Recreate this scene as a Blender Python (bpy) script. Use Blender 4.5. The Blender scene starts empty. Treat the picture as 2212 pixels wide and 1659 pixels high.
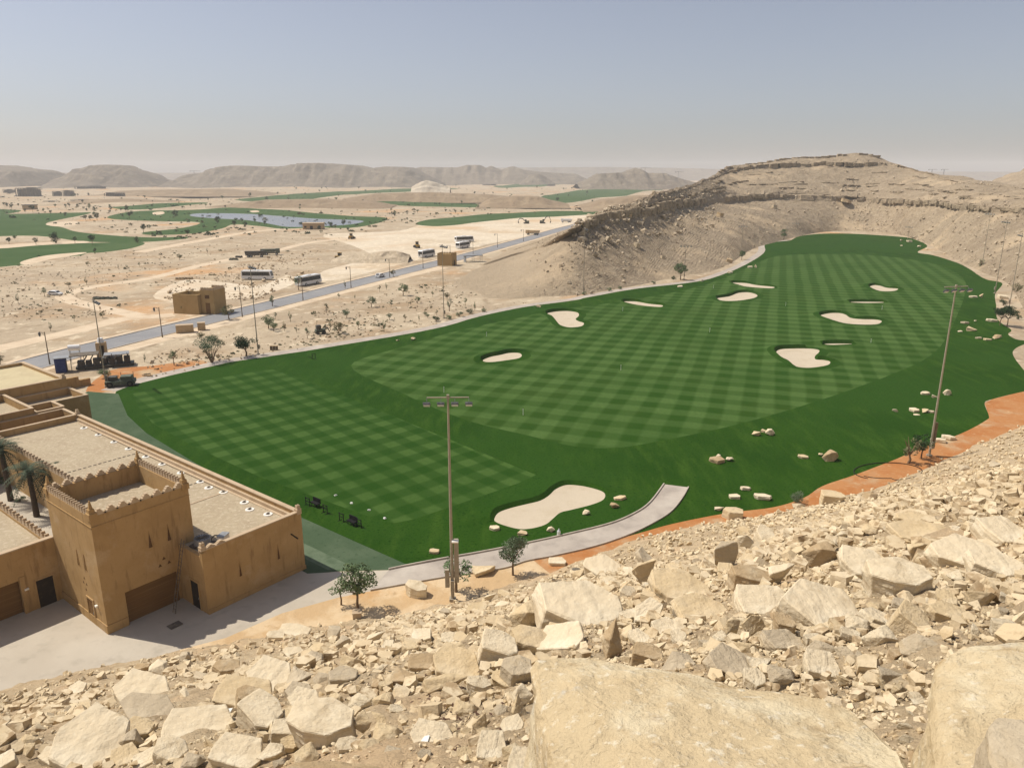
import bpy, bmesh, math, random
import numpy as np
from mathutils import Vector, Matrix, noise, geometry

R = math.radians
random.seed(7)
rng = np.random.default_rng(7)
scn = bpy.context.scene
COL = scn.collection

# ------------------------------------------------------------------ camera
H = 38.0
F = 1619.0
CX, CY = 1106.0, 829.5
PITCH = math.atan(452 / F)
cP, sP = math.cos(PITCH), math.sin(PITCH)
cam_d = bpy.data.cameras.new('camera'); cam = bpy.data.objects.new('camera', cam_d); COL.objects.link(cam)
cam.location = (0, 0, H); cam.rotation_euler = (R(90) - PITCH, 0, 0)
cam_d.sensor_width = 36; cam_d.lens = 36 * F / 2212; cam_d.clip_end = 20000; cam_d.clip_start = 0.1
scn.camera = cam

def ray(px, py):
    u, v = px - CX, py - CY
    return Vector((u, F * cP - v * sP, -F * sP - v * cP))
def at(px, py, z=0.0):                      # where the sight line meets the level z
    d = ray(px, py); t = (z - H) / d.z
    return Vector((d.x * t, d.y * t, z))
def atY(px, py, Y):
    d = ray(px, py); t = Y / d.y
    return Vector((d.x * t, Y, H + d.z * t))
def project(p):
    y = p[1]; z = p[2] - H
    dep = y * cP - z * sP; dn = -y * sP - z * cP
    return CX + F * p[0] / dep, CY + F * dn / dep
def ppm(p):                                  # photo pixels per metre at a point
    return F / (p[1] * cP - (p[2] - H) * sP)
def height_to(base, py):                     # height of a vertical thing on base whose top shows at row py
    lo, hi = 0.0, 80.0
    for _ in range(40):
        m = (lo + hi) / 2
        if project((base[0], base[1], base[2] + m))[1] > py: lo = m
        else: hi = m
    return lo

# ------------------------------------------------------------------ terrain heights
AX = Vector((.9004, .435)); NX = Vector((.435, -.9004))
toe_px = [(-300, 1570), (0, 1490), (250, 1432), (400, 1402), (488, 1388), (610, 1366), (700, 1350), (780, 1336), (850, 1326), (920, 1314), (1000, 1294), (1060, 1274), (1130, 1254), (1250, 1212),
          (1400, 1158), (1500, 1136), (1650, 1114), (1800, 1080), (1900, 1052), (2000, 1012), (2100, 966), (2212, 918), (2400, 850)]
toe_s, toe_q = [], []
for a in toe_px:
    p = at(*a); toe_s.append(p.x * AX.x + p.y * AX.y); toe_q.append(p.x * NX.x + p.y * NX.y)
toe_s = np.array(toe_s); toe_q = np.array(toe_q)
def slope_np(x, y):                          # the rocky slope the photographer stands on
    s = x * AX.x + y * AX.y; q = x * NX.x + y * NX.y
    qt = np.interp(s, toe_s, toe_q)
    d = q - qt
    t = np.clip(d / (-qt), 0, 3); z = 35.0 * t ** 1.07
    z = np.where(d < 0, d * .5, z)
    z = z + .9 * np.exp(-((q + 23) / 9.0) ** 2) * np.clip((d - 12) / 15, 0, 1)
    z = np.where(q > 2, 35 + (z - 35) * .8, z)
    return z
def slope_z(x, y): return float(slope_np(np.array([x]), np.array([y]))[0])
def gz(x, y):                                # the valley floor
    r = math.hypot(x, y)
    a = min(max((r - 420) / 700, 0), 1)
    z = 0.0
    if a > 0:
        z += a * 5.0 * (noise.noise(Vector((x * .006, y * .0035, 3.3)))) + a * 1.5 * noise.noise(Vector((x * .02, y * .012, 1.1)))
    return z
def hit(px, py):                             # first ground a sight line meets: slope or valley
    d = ray(px, py); d = d / d.y
    Y = 2.0
    while Y < 4000:
        x, y, z = d.x * Y, Y, H + d.z * Y
        g = max(slope_z(x, y) if Y < 200 else -9, 0.0)
        if z <= g: return Vector((x, y, g))
        Y *= 1.004
    return at(px, py)

def site(px, py):                            # the level ground (or low bank) a foot stands on at that place
    p = at(px, py, 0.0); zz = max(slope_z(p.x, p.y), 0) if p.length < 200 else 0.0
    if zz > 0:
        for _ in range(6): p = at(px, py, zz); zz = max(min(slope_z(p.x, p.y), 3.0), 0)
    p.z = zz; return p
# ------------------------------------------------------------------ object helpers
def tag(o, label=None, cat=None, group=None, kind=None):
    if label: o['label'] = label
    if cat: o['category'] = cat
    if group: o['group'] = group
    if kind: o['kind'] = kind
    return o
def empty(name, loc, rz=0.0, label=None, cat=None, group=None):
    o = bpy.data.objects.new(name, None); COL.objects.link(o)
    o.location = loc; o.rotation_euler = (0, 0, rz); o.empty_display_size = .2
    return tag(o, label, cat, group)
def link_mesh(name, me, mat, parent=None, loc=None):
    o = bpy.data.objects.new(name, me); COL.objects.link(o)
    if mat is not None:
        if isinstance(mat, (list, tuple)):
            for m in mat: me.materials.append(m)
        else: me.materials.append(mat)
    if parent is not None: o.parent = parent
    if loc is not None: o.location = loc
    return o
def np_mesh(name, V, T, smooth=False):
    """triangles or quads as arrays"""
    me = bpy.data.meshes.new(name)
    V = np.asarray(V, dtype=np.float32); T = np.asarray(T, dtype=np.int32)
    k = T.shape[1]
    me.vertices.add(len(V)); me.vertices.foreach_set('co', V.ravel())
    me.loops.add(T.size); me.loops.foreach_set('vertex_index', T.ravel())
    me.polygons.add(len(T)); me.polygons.foreach_set('loop_start', np.arange(0, T.size, k, dtype=np.int32))
    me.polygons.foreach_set('loop_total', np.full(len(T), k, dtype=np.int32))
    me.polygons.foreach_set('use_smooth', np.full(len(T), smooth, dtype=bool))
    me.update(calc_edges=True); me.validate()
    return me
def copy_tree(o, parent=None):
    c = o.copy(); COL.objects.link(c); c.parent = parent
    for ch in list(o.children): copy_tree(ch, c)
    return c

class MB:
    def __init__(s): s.v = []; s.f = []
    def add(s, v, f):
        n = len(s.v); s.v += [tuple(a) for a in v]; s.f += [tuple(i + n for i in q) for q in f]; return s
    def box(s, c, d, rz=0.0, M=None):
        x, y, z = d[0] / 2, d[1] / 2, d[2] / 2
        pts = [Vector((sx * x, sy * y, sz * z)) for sz in (-1, 1) for sy in (-1, 1) for sx in (-1, 1)]
        m = Matrix.Translation(c) @ (M.to_4x4() if M is not None else Matrix.Rotation(rz, 4, 'Z'))
        return s.add([m @ p for p in pts], [(0, 2, 3, 1), (4, 5, 7, 6), (0, 1, 5, 4), (2, 6, 7, 3), (0, 4, 6, 2), (1, 3, 7, 5)])
    def b2(s, x0, x1, y0, y1, z0, z1):
        return s.box(((x0 + x1) / 2, (y0 + y1) / 2, (z0 + z1) / 2), (x1 - x0, y1 - y0, z1 - z0))
    def tube(s, p0, p1, r0, r1=None, n=8, cap=True):
        r1 = r0 if r1 is None else r1
        p0, p1 = Vector(p0), Vector(p1); d = (p1 - p0).normalized()
        a = d.orthogonal().normalized(); b = d.cross(a)
        v = []
        for p, r in ((p0, r0), (p1, r1)):
            for k in range(n):
                t = 2 * math.pi * k / n; v.append(p + a * (r * math.cos(t)) + b * (r * math.sin(t)))
        f = [(k, (k + 1) % n, n + (k + 1) % n, n + k) for k in range(n)]
        if cap: f += [tuple(range(n - 1, -1, -1)), tuple(range(n, 2 * n))]
        return s.add(v, f)
    def path(s, pts, radii, n=7):
        for i in range(len(pts) - 1): s.tube(pts[i], pts[i + 1], radii[i], radii[i + 1], n, cap=(i == len(pts) - 2))
        return s
    def prism(s, poly, off, flip=False):       # poly: 3-D points of a planar outline, off: extrusion vector
        n = len(poly); off = Vector(off)
        v = [Vector(p) for p in poly] + [Vector(p) + off for p in poly]
        f = [tuple(range(n - 1, -1, -1)), tuple(range(n, 2 * n))] + [(k, (k + 1) % n, n + (k + 1) % n, n + k) for k in range(n)]
        return s.add(v, f)
    def build(s, name, mat, parent=None, loc=None, smooth=False, bevel=0):
        me = bpy.data.meshes.new(name); me.from_pydata(s.v, [], s.f)
        bm = bmesh.new(); bm.from_mesh(me); bmesh.ops.recalc_face_normals(bm, faces=bm.faces)
        if bevel: bmesh.ops.bevel(bm, geom=[e for e in bm.edges if len(e.link_faces) == 2 and e.calc_face_angle(0) > .6], offset=bevel, segments=2, affect='EDGES', profile=.5, clamp_overlap=True)
        bm.to_mesh(me); bm.free()
        if smooth: me.polygons.foreach_set('use_smooth', [True] * len(me.polygons))
        return link_mesh(name, me, mat, parent, loc)

# ------------------------------------------------------------------ materials
MATS = {}
def srgb(r, g, b): return tuple((c / 255 / 12.92 if c <= 10 else ((c / 255 + .055) / 1.055) ** 2.4) for c in (r, g, b)) + (1,)
def mat(name, base, var=(), bump=(), rough=.9, coord='pos', spec=.2, metal=0, extra=None):
    """base colour, var = [(noise scale, colour, lo, hi, detail[, stretch])], bump = [(scale, distance, detail)]"""
    m = bpy.data.materials.new(name); m.use_nodes = True; MATS[name] = m
    nt = m.node_tree; N, L = nt.nodes, nt.links
    P = N['Principled BSDF']; P.inputs['Roughness'].default_value = rough; P.inputs['Metallic'].default_value = metal
    P.inputs['Specular IOR Level'].default_value = spec
    if coord == 'pos': co = N.new('ShaderNodeNewGeometry').outputs['Position']
    else: co = N.new('ShaderNodeTexCoord').outputs['Object']
    b4 = base if len(base) == 4 else tuple(base) + (1,)
    cur = None
    def mix(fac, a, col):
        x = N.new('ShaderNodeMix'); x.data_type = 'RGBA'; L.new(fac, x.inputs[0])
        if a is None: x.inputs[6].default_value = b4
        else: L.new(a, x.inputs[6])
        if hasattr(col, 'node'): L.new(col, x.inputs[7])
        else: x.inputs[7].default_value = col if len(col) == 4 else tuple(col) + (1,)
        return x.outputs[2]
    def nz(scale, detail=4, rgh=.6, stretch=None, kind='noise'):
        c = co
        if stretch is not None:
            mp = N.new('ShaderNodeMapping'); mp.inputs['Scale'].default_value = stretch; L.new(co, mp.inputs[0]); c = mp.outputs[0]
        if kind == 'vor':
            t = N.new('ShaderNodeTexVoronoi'); t.inputs['Scale'].default_value = scale; L.new(c, t.inputs['Vector']); return t.outputs['Distance']
        t = N.new('ShaderNodeTexNoise'); t.inputs['Scale'].default_value = scale; t.inputs['Detail'].default_value = detail
        t.inputs['Roughness'].default_value = rgh; L.new(c, t.inputs['Vector']); return t.outputs['Fac']
    def ramp(f, lo, hi):
        r = N.new('ShaderNodeMapRange'); r.inputs[1].default_value = lo; r.inputs[2].default_value = hi; r.interpolation_type = 'SMOOTHSTEP'
        L.new(f, r.inputs[0]); return r.outputs[0]
    m_ctx = dict(N=N, L=L, co=co, mix=mix, nz=nz, ramp=ramp)
    for v in var:
        f = ramp(nz(v[0], v[4] if len(v) > 4 else 4, .6, v[5] if len(v) > 5 else None), v[2], v[3])
        cur = mix(f, cur, v[1])
    if extra is not None: cur = extra(m_ctx, cur)
    if cur is None: P.inputs['Base Color'].default_value = b4
    else: L.new(cur, P.inputs['Base Color'])
    nrm = None
    for (sc, dist, det) in bump:
        bn = N.new('ShaderNodeBump'); bn.inputs['Distance'].default_value = dist; bn.inputs['Strength'].default_value = 1.0
        L.new(nz(sc, det, .65), bn.inputs['Height'])
        if nrm is not None: L.new(nrm, bn.inputs['Normal'])
        nrm = bn.outputs[0]
    if nrm is not None: L.new(nrm, P.inputs['Normal'])
    return m

def math_node(N, L, op, a, b=None, c=None):
    n = N.new('ShaderNodeMath'); n.operation = op
    for i, x in enumerate((a, b, c)):
        if x is None: continue
        if hasattr(x, 'node'): L.new(x, n.inputs[i])
        else: n.inputs[i].default_value = x
    return n.outputs[0]
def stripes(ang, half_w, ang2, half_w2, light, mid, soft=.5, amount=1.0):
    def ex(c, cur):
        N, L = c['N'], c['L']
        s = N.new('ShaderNodeSeparateXYZ'); L.new(c['co'], s.inputs[0])
        out = []
        for a, w in ((ang, half_w), (ang2, half_w2)):
            wob = math_node(N, L, 'MULTIPLY', c['nz'](.05, 2), 1.2)
            d = math_node(N, L, 'ADD', math_node(N, L, 'MULTIPLY', s.outputs[0], math.cos(a)), math_node(N, L, 'MULTIPLY', s.outputs[1], math.sin(a)))
            d = math_node(N, L, 'ADD', d, wob)
            q = math_node(N, L, 'SINE', math_node(N, L, 'MULTIPLY', d, math.pi / w))
            out.append(c['ramp'](q, -soft, soft))
        both = math_node(N, L, 'ADD', math_node(N, L, 'MULTIPLY', out[0], .5), math_node(N, L, 'MULTIPLY', out[1], .5))
        if mid: both = math_node(N, L, 'ADD', math_node(N, L, 'MULTIPLY', math_node(N, L, 'MULTIPLY', out[0], out[1]), mid), math_node(N, L, 'MULTIPLY', both, 1 - mid))
        fine = c['ramp'](c['nz'](1.6, 5, .7), .25, .7)
        both = math_node(N, L, 'MULTIPLY', both, math_node(N, L, 'ADD', math_node(N, L, 'MULTIPLY', fine, .35), .72))
        wear = c['ramp'](c['nz'](.035, 4), .25, .62)
        both = math_node(N, L, 'MULTIPLY', both, math_node(N, L, 'ADD', math_node(N, L, 'MULTIPLY', wear, .5 * amount), .5 * amount))
        return c['mix'](both, cur, light)
    return ex

def fine_grass(c, cur, col):
    f = c['ramp'](c['nz'](2.2, 5, .7), .35, .75)
    return c['mix'](f, cur, col)

SAND = (.50, .385, .255)
m_ground = mat('desert_soil', (.385, .302, .205), [(.02, (.48, .39, .27), .40, .62, 5), (.045, (.36, .26, .16), .48, .66, 7), (.012, (.52, .30, .14), .54, .68, 5), (.25, (.62, .52, .37), .54, .68, 6), (.16, (.30, .225, .145), .56, .70, 7, (1, .5, 1)), (1.1, (.27, .20, .125), .58, .74, 5)],
               [(.12, 1.2, 6), (1.2, .15, 4)])
m_white = mat('bulldozed_white_soil', (.62, .53, .40), [(.03, (.52, .42, .29), .42, .68, 5), (.3, (.85, .74, .56), .5, .75, 5), (.012, (.55, .38, .22), .5, .75, 4)], [(.2, .6, 6)])
m_track = mat('track_dust', (.62, .50, .355), [(.2, (.52, .40, .27), .4, .7, 5)], [(.5, .1, 4)])
m_orange = mat('orange_soil', (.43, .20, .075), [(.16, (.40, .16, .05), .42, .6, 5), (.12, (.47, .34, .20), .52, .70, 5), (1.3, (.56, .37, .20), .55, .8, 5)], [(.8, .15, 5)])
m_tanbank = mat('sandy_bank', (.52, .36, .195), [(.3, (.62, .47, .29), .42, .62, 5), (.18, (.50, .29, .12), .55, .7, 5), (1.3, (.44, .30, .16), .55, .75, 5)], [(.8, .15, 5)])
m_road = mat('asphalt', (.235, .235, .24), [(.12, (.29, .285, .28), .4, .7, 5), (2.0, (.20, .20, .205), .5, .8, 4)], [], rough=.85)
m_path = mat('path_concrete', (.43, .375, .315), [(.5, (.34, .295, .25), .4, .7, 5), (.15, (.50, .445, .375), .5, .7, 4)], [(3, .01, 3)])
m_pad = mat('pad_concrete', (.45, .395, .315), [(.12, (.50, .445, .36), .4, .65, 5), (.6, (.39, .345, .275), .5, .75, 6), (3.0, (.43, .37, .30), .6, .8, 4)], [(2, .02, 4)])
m_rough = mat('rough_grass', (.0155, .053, .0032), [(.05, (.023, .067, .0045), .4, .65, 4), (.5, (.036, .084, .008), .44, .72, 5, (1, .22, 1)), (.018, (.022, .066, .006), .45, .62, 4), (3.0, (.007, .033, .002), .5, .75, 3)], [(4, .06, 3)], rough=.95, spec=.05)
m_mown_a = mat('mown_grass_near', (.017, .058, .0042), [(.08, (.020, .061, .006), .4, .7, 4), (2.5, (.009, .043, .003), .5, .8, 3)], [(5, .03, 3)], rough=.95, spec=.05,
               extra=stripes(R(40.5), 2.05, R(-47), 2.2, (.053, .106, .021), .35, .4, 1.15))
m_mown_b = mat('mown_grass_range', (.0215, .064, .0055), [(.06, (.030, .069, .008), .4, .7, 4), (2.5, (.014, .048, .0035), .5, .8, 3)], [(5, .03, 3)], rough=.95, spec=.05,
               extra=stripes(R(-19.2), 2.7, R(70.8), 3.0, (.070, .128, .031), None, .45, 1.0))
m_mat = mat('tee_turf', (.065, .10, .055), [(.25, (.085, .12, .07), .45, .65, 4), (2, (.04, .07, .035), .5, .8, 4)], [(6, .02, 3)], rough=.95, spec=.05)
m_mat_l = mat('tee_turf_worn', (.125, .165, .105), [(.3, (.07, .105, .06), .45, .65, 4)], [(6, .02, 3)], rough=.95, spec=.05)
m_green = mat('fairway_grass', (.050, .095, .030), [(.02, (.066, .112, .04), .4, .65, 4), (.15, (.030, .080, .016), .5, .8, 4)], [], rough=.95, spec=.05)
m_sandb = mat('bunker_sand', (.53, .45, .335), [(.35, (.48, .40, .285), .45, .7, 4), (4, (.57, .49, .37), .5, .8, 4)], [(5, .03, 4)])
m_water = mat('pond_water', (.15, .165, .18), [(.01, (.19, .20, .215), .4, .7, 2, (1, .3, 1))], [(.8, .02, 2)], rough=.22, spec=.5)

# ------------------------------------------------------------------ valley floor: one partition of the plane
def smooth_closed(pts, n=6):
    out = []; k = len(pts)
    for i in range(k):
        p0, p1, p2, p3 = pts[i - 1], pts[i], pts[(i + 1) % k], pts[(i + 2) % k]
        for j in range(n):
            t = j / n; out.append(.5 * ((2 * p1) + (p2 - p0) * t + (2 * p0 - 5 * p1 + 4 * p2 - p3) * t * t + (3 * p1 - p0 - 3 * p2 + p3) * t ** 3))
    return out
def smooth_open(pts, n=8):
    out = []
    for i in range(len(pts) - 1):
        p0, p1, p2, p3 = pts[max(i - 1, 0)], pts[i], pts[i + 1], pts[min(i + 2, len(pts) - 1)]
        for j in range(n):
            t = j / n; out.append(.5 * ((2 * p1) + (p2 - p0) * t + (2 * p0 - 5 * p1 + 4 * p2 - p3) * t * t + (3 * p1 - p0 - 3 * p2 + p3) * t ** 3))
    return out + [pts[-1]]
def g2(px, py): p = at(px, py); return Vector((p.x, p.y))
def G(pts): return [g2(*p) for p in pts]
def crop(pts, bx, by, sc): return [(bx + x / sc, by + y / sc) for x, y in pts]
def ribbon(pts, w0, w1=None):
    w1 = w0 if w1 is None else w1
    L_, R_ = [], []
    for i, p in enumerate(pts):
        d = (pts[min(i + 1, len(pts) - 1)] - pts[max(i - 1, 0)]).normalized(); n = Vector((-d.y, d.x))
        w = (w0 + (w1 - w0) * i / (len(pts) - 1)) / 2
        L_.append(p + n * w); R_.append(p - n * w)
    return L_ + R_[::-1]

ANG = R(51.5); E1 = Vector((math.cos(ANG), math.sin(ANG))); E2 = Vector((-math.sin(ANG), math.cos(ANG)))
P0 = Vector((-20.7, 67.4))                                   # near corner of the long building
def BL(a, b): return P0 + E1 * a + E2 * b

lawn_left = [(251, 845), (291, 831), (368, 811), (468, 789), (500, 782), (600, 767), (734, 746), (935, 711), (1035, 684), (1130, 664), (1240, 649), (1273, 638 + 4),
             (1374, 624), (1508, 608), (1575, 588), (1618, 568), (1645, 551), (1653, 541), (1652, 530), (1665, 524), (1708, 519)]
lawn_far = [(1723, 510), (1770, 504.5), (1841, 504), (1935, 510), (1970, 515), (2003, 531), (1982, 545), (2013, 551), (2047, 561), (2075, 571), (2100, 585), (2111, 593), (2131, 604), (2165, 612),
            (2150, 635), (2152, 660), (2155, 690), (2184, 712), (2178, 722), (2195, 733), (2222, 738), (2195, 752), (2188, 765), (2205, 791), (2225, 806), (2300, 820), (2225, 842), (2144, 862), (2127, 871), (2136, 897),
            (2130, 908), (2075, 937), (2002, 963), (1936, 991), (1846, 1026), (1776, 1050), (1738, 1074), (1672, 1095), (1565, 1109), (1451, 1132), (1388, 1149), (1340, 1163)]
ll = smooth_open(G(lawn_left), 6)
lawn = ll + smooth_open(G(lawn_far), 5) + G([(1250, 1170), (1135, 1200), (957, 1225), (878, 1228)]) + [BL(6.2, -8.4), BL(3, 20), BL(4, 56)]
path_up = [(840, 1231), (875, 1223.5), (957.6, 1207.7), (1040, 1193.5), (1144, 1173), (1230, 1154), (1318, 1132), (1369, 1111), (1404, 1087), (1435.5, 1046)]
path_lo = [(1486, 1052.6), (1470, 1079.5), (1445, 1108), (1404, 1133), (1356, 1155.5), (1287, 1179), (1198, 1200), (1135, 1212), (1084, 1228), (957.6, 1247), (850, 1266), (800, 1275)]
concrete_path = smooth_open(G(path_up), 6) + smooth_open(G(path_lo), 6)
pad = G([(900, 1257), (732, 1290), (610, 1324), (488, 1377), (390, 1403), (200, 1460), (0, 1520), (-300, 1600), (-700, 1500)]) + [BL(-60, 30), BL(-60, 90), BL(3, 90)] + [BL(0, 66), BL(.5, -6)] + G([(840, 1231)])
tee = [BL(-.5, -1.2), BL(1.6, -2.95), BL(5.3, -7.1), BL(6.9, -8.9), BL(6.9, 20), BL(8.4, 37.3), BL(10.1, 52.9), BL(12.4, 63.9), BL(17.4, 78), BL(14.7, 84), BL(9, 80), BL(6, 72), BL(4, 64), BL(-.5, 64)]
tee_worn = [BL(1.2, -2), BL(3.2, -4), BL(3.2, 22), BL(1.2, 22)]
M1 = G([(286, 850), (420, 826), (545, 803), (589, 798), (640, 815), (760, 862), (1158, 1027), (1120, 1045), (900, 1120), (850, 1130), (780, 1110), (560, 1030), (420, 965), (330, 915), (300, 880)])
M2 = smooth_closed(G([(758, 790), (870, 850), (1000, 905), (1130, 938), (1230, 962), (1310, 968), (1400, 957), (1600, 915), (1800, 855), (1960, 795), (2020, 760), (2050, 720), (2068, 680), (2083, 640), (2083, 605), (2040, 577),
                       (1960, 560), (1850, 550), (1700, 551), (1640, 566), (1590, 590), (1500, 622), (1350, 650), (1200, 672), (1000, 712), (860, 752)]), 5)
bunk_px = [
    crop([(690, 945), (720, 905), (800, 875), (900, 850), (1000, 825), (1060, 790), (1110, 745), (1180, 718), (1270, 722), (1360, 740), (1430, 765), (1445, 795), (1420, 825), (1340, 855), (1220, 885), (1140, 905), (1090, 945), (1040, 985), (960, 1010), (870, 1018), (780, 1000), (700, 970)], 850, 820, 3.16),
    crop([(130, 650), (180, 630), (240, 618), (300, 605), (360, 605), (380, 620), (360, 638), (280, 652), (200, 662), (145, 662)], 1000, 560, 2.989),
    crop([(545, 350), (600, 338), (680, 335), (740, 345), (748, 365), (728, 385), (745, 400), (780, 412), (765, 432), (690, 440), (630, 425), (605, 400), (580, 370)], 1000, 560, 2.989),
    crop([(1645, 252), (1720, 240), (1780, 218), (1850, 215), (1900, 232), (1880, 250), (1800, 265), (1720, 270), (1660, 265)], 1000, 560, 2.989),
    crop([(1040, 274), (1120, 274), (1200, 288), (1285, 297), (1275, 308), (1180, 302), (1100, 290)], 1000, 560, 2.989),
    crop([(1735, 154), (1820, 154), (1900, 168), (2005, 179), (1990, 188), (1880, 182), (1800, 172)], 1000, 560, 2.989),
    crop([(995, 288), (1030, 273), (1080, 278), (1130, 293), (1215, 300), (1190, 316), (1110, 320), (1030, 308)], 1600, 540, 3.579),
    crop([(615, 510), (680, 490), (760, 488), (810, 500), (850, 525), (930, 535), (1040, 538), (1090, 550), (1060, 572), (960, 577), (820, 568), (690, 540)], 1600, 540, 3.579),
    crop([(275, 790), (310, 768), (400, 762), (520, 762), (600, 772), (605, 790), (575, 820), (580, 845), (640, 850), (690, 862), (680, 885), (620, 900), (520, 910), (430, 900), (370, 865), (310, 830)], 1600, 540, 3.579),
    crop([(845, 404), (930, 401), (1095, 403), (1085, 408), (960, 410)], 1600, 540, 3.579),
    crop([(648, 728), (700, 724), (800, 724), (860, 726), (780, 731), (700, 733)], 1600, 540, 3.579),
]
bunk_lbl = ['large peanut-shaped sand bunker beside the curved concrete path', 'small oval sand bunker on the left part of the striped range, nearest the far path',
            'notched pale sand bunker close below the footpath where the bare hillside starts', 'pale sand bunker shaped like a comma below the tree on the hill foot',
            'thin sliver of sand bunker between the notched bunker and the hill foot', 'thin sliver of sand bunker close to the bend of the far footpath',
            'small sand bunker farthest up the striped range towards the rocky hill', 'long slipper-shaped sand bunker in the middle of the right half of the range',
            'large sand bunker with a grass notch in its right side', 'faint strip of sand bunker behind a low grass lip, above the slipper-shaped bunker', 'faint strip of sand bunker behind a grass lip, just above the notched large bunker']
bunkers = [smooth_closed(G(b), 5) for b in bunk_px]
road_c = [g2(-260, 905), g2(-100, 840), g2(130, 770), g2(350, 715), g2(600, 655), g2(830, 597), g2(1000, 555), g2(1130, 519)]
road_c.append(road_c[-1] + Vector((36, 110))); road_c.append(road_c[-1] + Vector((70, 190))); road_c.append(road_c[-1] + Vector((200, 300)))
road_c = smooth_open(road_c, 8)
road = ribbon(road_c, 9.5)
verge_r = ribbon(road_c, 14)
T1 = ribbon(smooth_open(G([(-150, 788), (0, 752), (150, 718), (262, 690), (330, 684), (376, 680)]), 6), 6)
T2 = ribbon(smooth_open(G([(300, 682), (215, 665), (155, 650), (142, 637), (200, 620), (330, 600), (450, 570), (600, 541), (690, 521), (900, 500)]), 6), 5.5)
T3 = ribbon(smooth_open(G([(180, 790), (244, 761), (400, 720), (600, 668), (740, 631), (880, 596), (960, 578)]), 6), 5)
T4 = ribbon(smooth_open(G([(300, 545), (430, 520), (560, 498), (700, 492)]), 6), 8)
white_area = smooth_closed(G([(700, 506), (860, 499), (930, 482), (1080, 472), (1290, 462), (1270, 482), (1190, 500), (1130, 512), (1000, 540), (900, 562), (760, 598), (690, 606), (700, 585), (800, 555), (760, 530)]), 4)
white_b = smooth_closed(G([(330, 640), (400, 605), (500, 612), (560, 618), (620, 595), (640, 610), (560, 640), (480, 648), (475, 660), (400, 655)]), 4)
orange_a = smooth_closed(G([(185, 845), (240, 800), (330, 790), (430, 778), (440, 790), (330, 818), (260, 842)]), 4)
orange_b = G([(900, 1257), (957.6, 1245), (1084, 1226), (1135, 1210), (1198, 1198), (1287, 1177), (1356, 1153), (1388, 1147), (1451, 1130), (1565, 1107), (1672, 1093), (1738, 1072), (1776, 1048), (1846, 1024), (1936, 989), (2002, 961), (2075, 935), (2130, 906),
              (2136, 897), (2127, 871), (2144, 862), (2225, 842), (2420, 790), (2700, 900), (2212, 1010), (1900, 1100), (1650, 1180), (1400, 1240), (1100, 1330), (700, 1420), (400, 1480), (390, 1403), (488, 1377), (610, 1324), (732, 1290)])
bank_poly = G([(900, 1256), (957.6, 1244), (1084, 1225), (1150, 1208), (1190, 1240), (1100, 1345), (700, 1430), (400, 1490), (388, 1400), (488, 1375), (610, 1322), (732, 1288)])
bank_r = smooth_closed(G([(2155, 868), (2225, 848), (2420, 792), (2500, 860), (2225, 893), (2165, 886)]), 4)
pond = smooth_closed(G([(410, 465), (440, 462.5), (570, 465), (640, 471), (740, 475.5), (786, 479), (755, 486), (690, 489), (620, 490), (575, 482), (520, 475), (430, 470)]), 4)
greens_px = [
    [(-80, 470), (0, 467), (150, 464), (198, 463), (140, 474), (100, 483), (135, 492), (165, 502), (240, 509), (330, 513), (400, 511), (395, 516), (300, 523), (180, 522), (80, 511), (-80, 508)],
    [(230, 471), (300, 459), (420, 456), (500, 452), (620, 457), (740, 467), (833, 472), (812, 484), (755, 493), (690, 492), (610, 494), (560, 488), (505, 485), (480, 493), (420, 504), (330, 508), (310, 502), (395, 492), (430, 481), (330, 477)],
    [(-80, 541), (0, 536), (90, 529), (200, 525), (308, 523), (290, 535), (225, 545), (190, 547), (170, 553), (100, 556), (60, 570), (20, 575), (-80, 580)],
    crop([(590, 430), (700, 402), (1000, 375), (1400, 350), (1770, 345), (1740, 372), (1400, 388), (1250, 395), (1000, 420), (850, 440), (700, 446)], 700, 340, 2.989),
    crop([(300, 290), (450, 275), (600, 270), (860, 285), (1040, 305), (1000, 320), (700, 320), (430, 315)], 700, 340, 2.989),
    crop([(1370, 270), (1500, 232), (1700, 214), (2000, 208), (2190, 213), (2000, 235), (1800, 262), (1550, 290), (1420, 284)], 700, 340, 2.989),
    [(510, 430), (600, 424), (700, 416), (900, 408), (1000, 409), (860, 417), (740, 424), (640, 432), (540, 435)],
    [(-80, 455), (0, 453), (45, 456), (20, 466), (-80, 468)],
    crop([(1100, 190), (1400, 172), (1720, 170), (1500, 182), (1250, 196)], 700, 340, 2.989),
    [(240, 452), (330, 444), (450, 439), (380, 449), (300, 456)],
]
greens = [smooth_closed(G(g), 4) for g in greens_px]
sand_spots = [smooth_closed(G(g), 4) for g in ([(100, 484), (160, 478), (165, 486), (120, 490)], [(45, 566), (100, 552), (180, 545), (178, 549), (110, 560), (60, 572)], [(330, 462), (350, 460), (355, 463), (335, 465)], [(540, 458), (556, 457), (560, 460), (545, 461)], [(0, 530), (100, 524), (180, 521), (185, 525), (90, 530), (0, 537)])]

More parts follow.
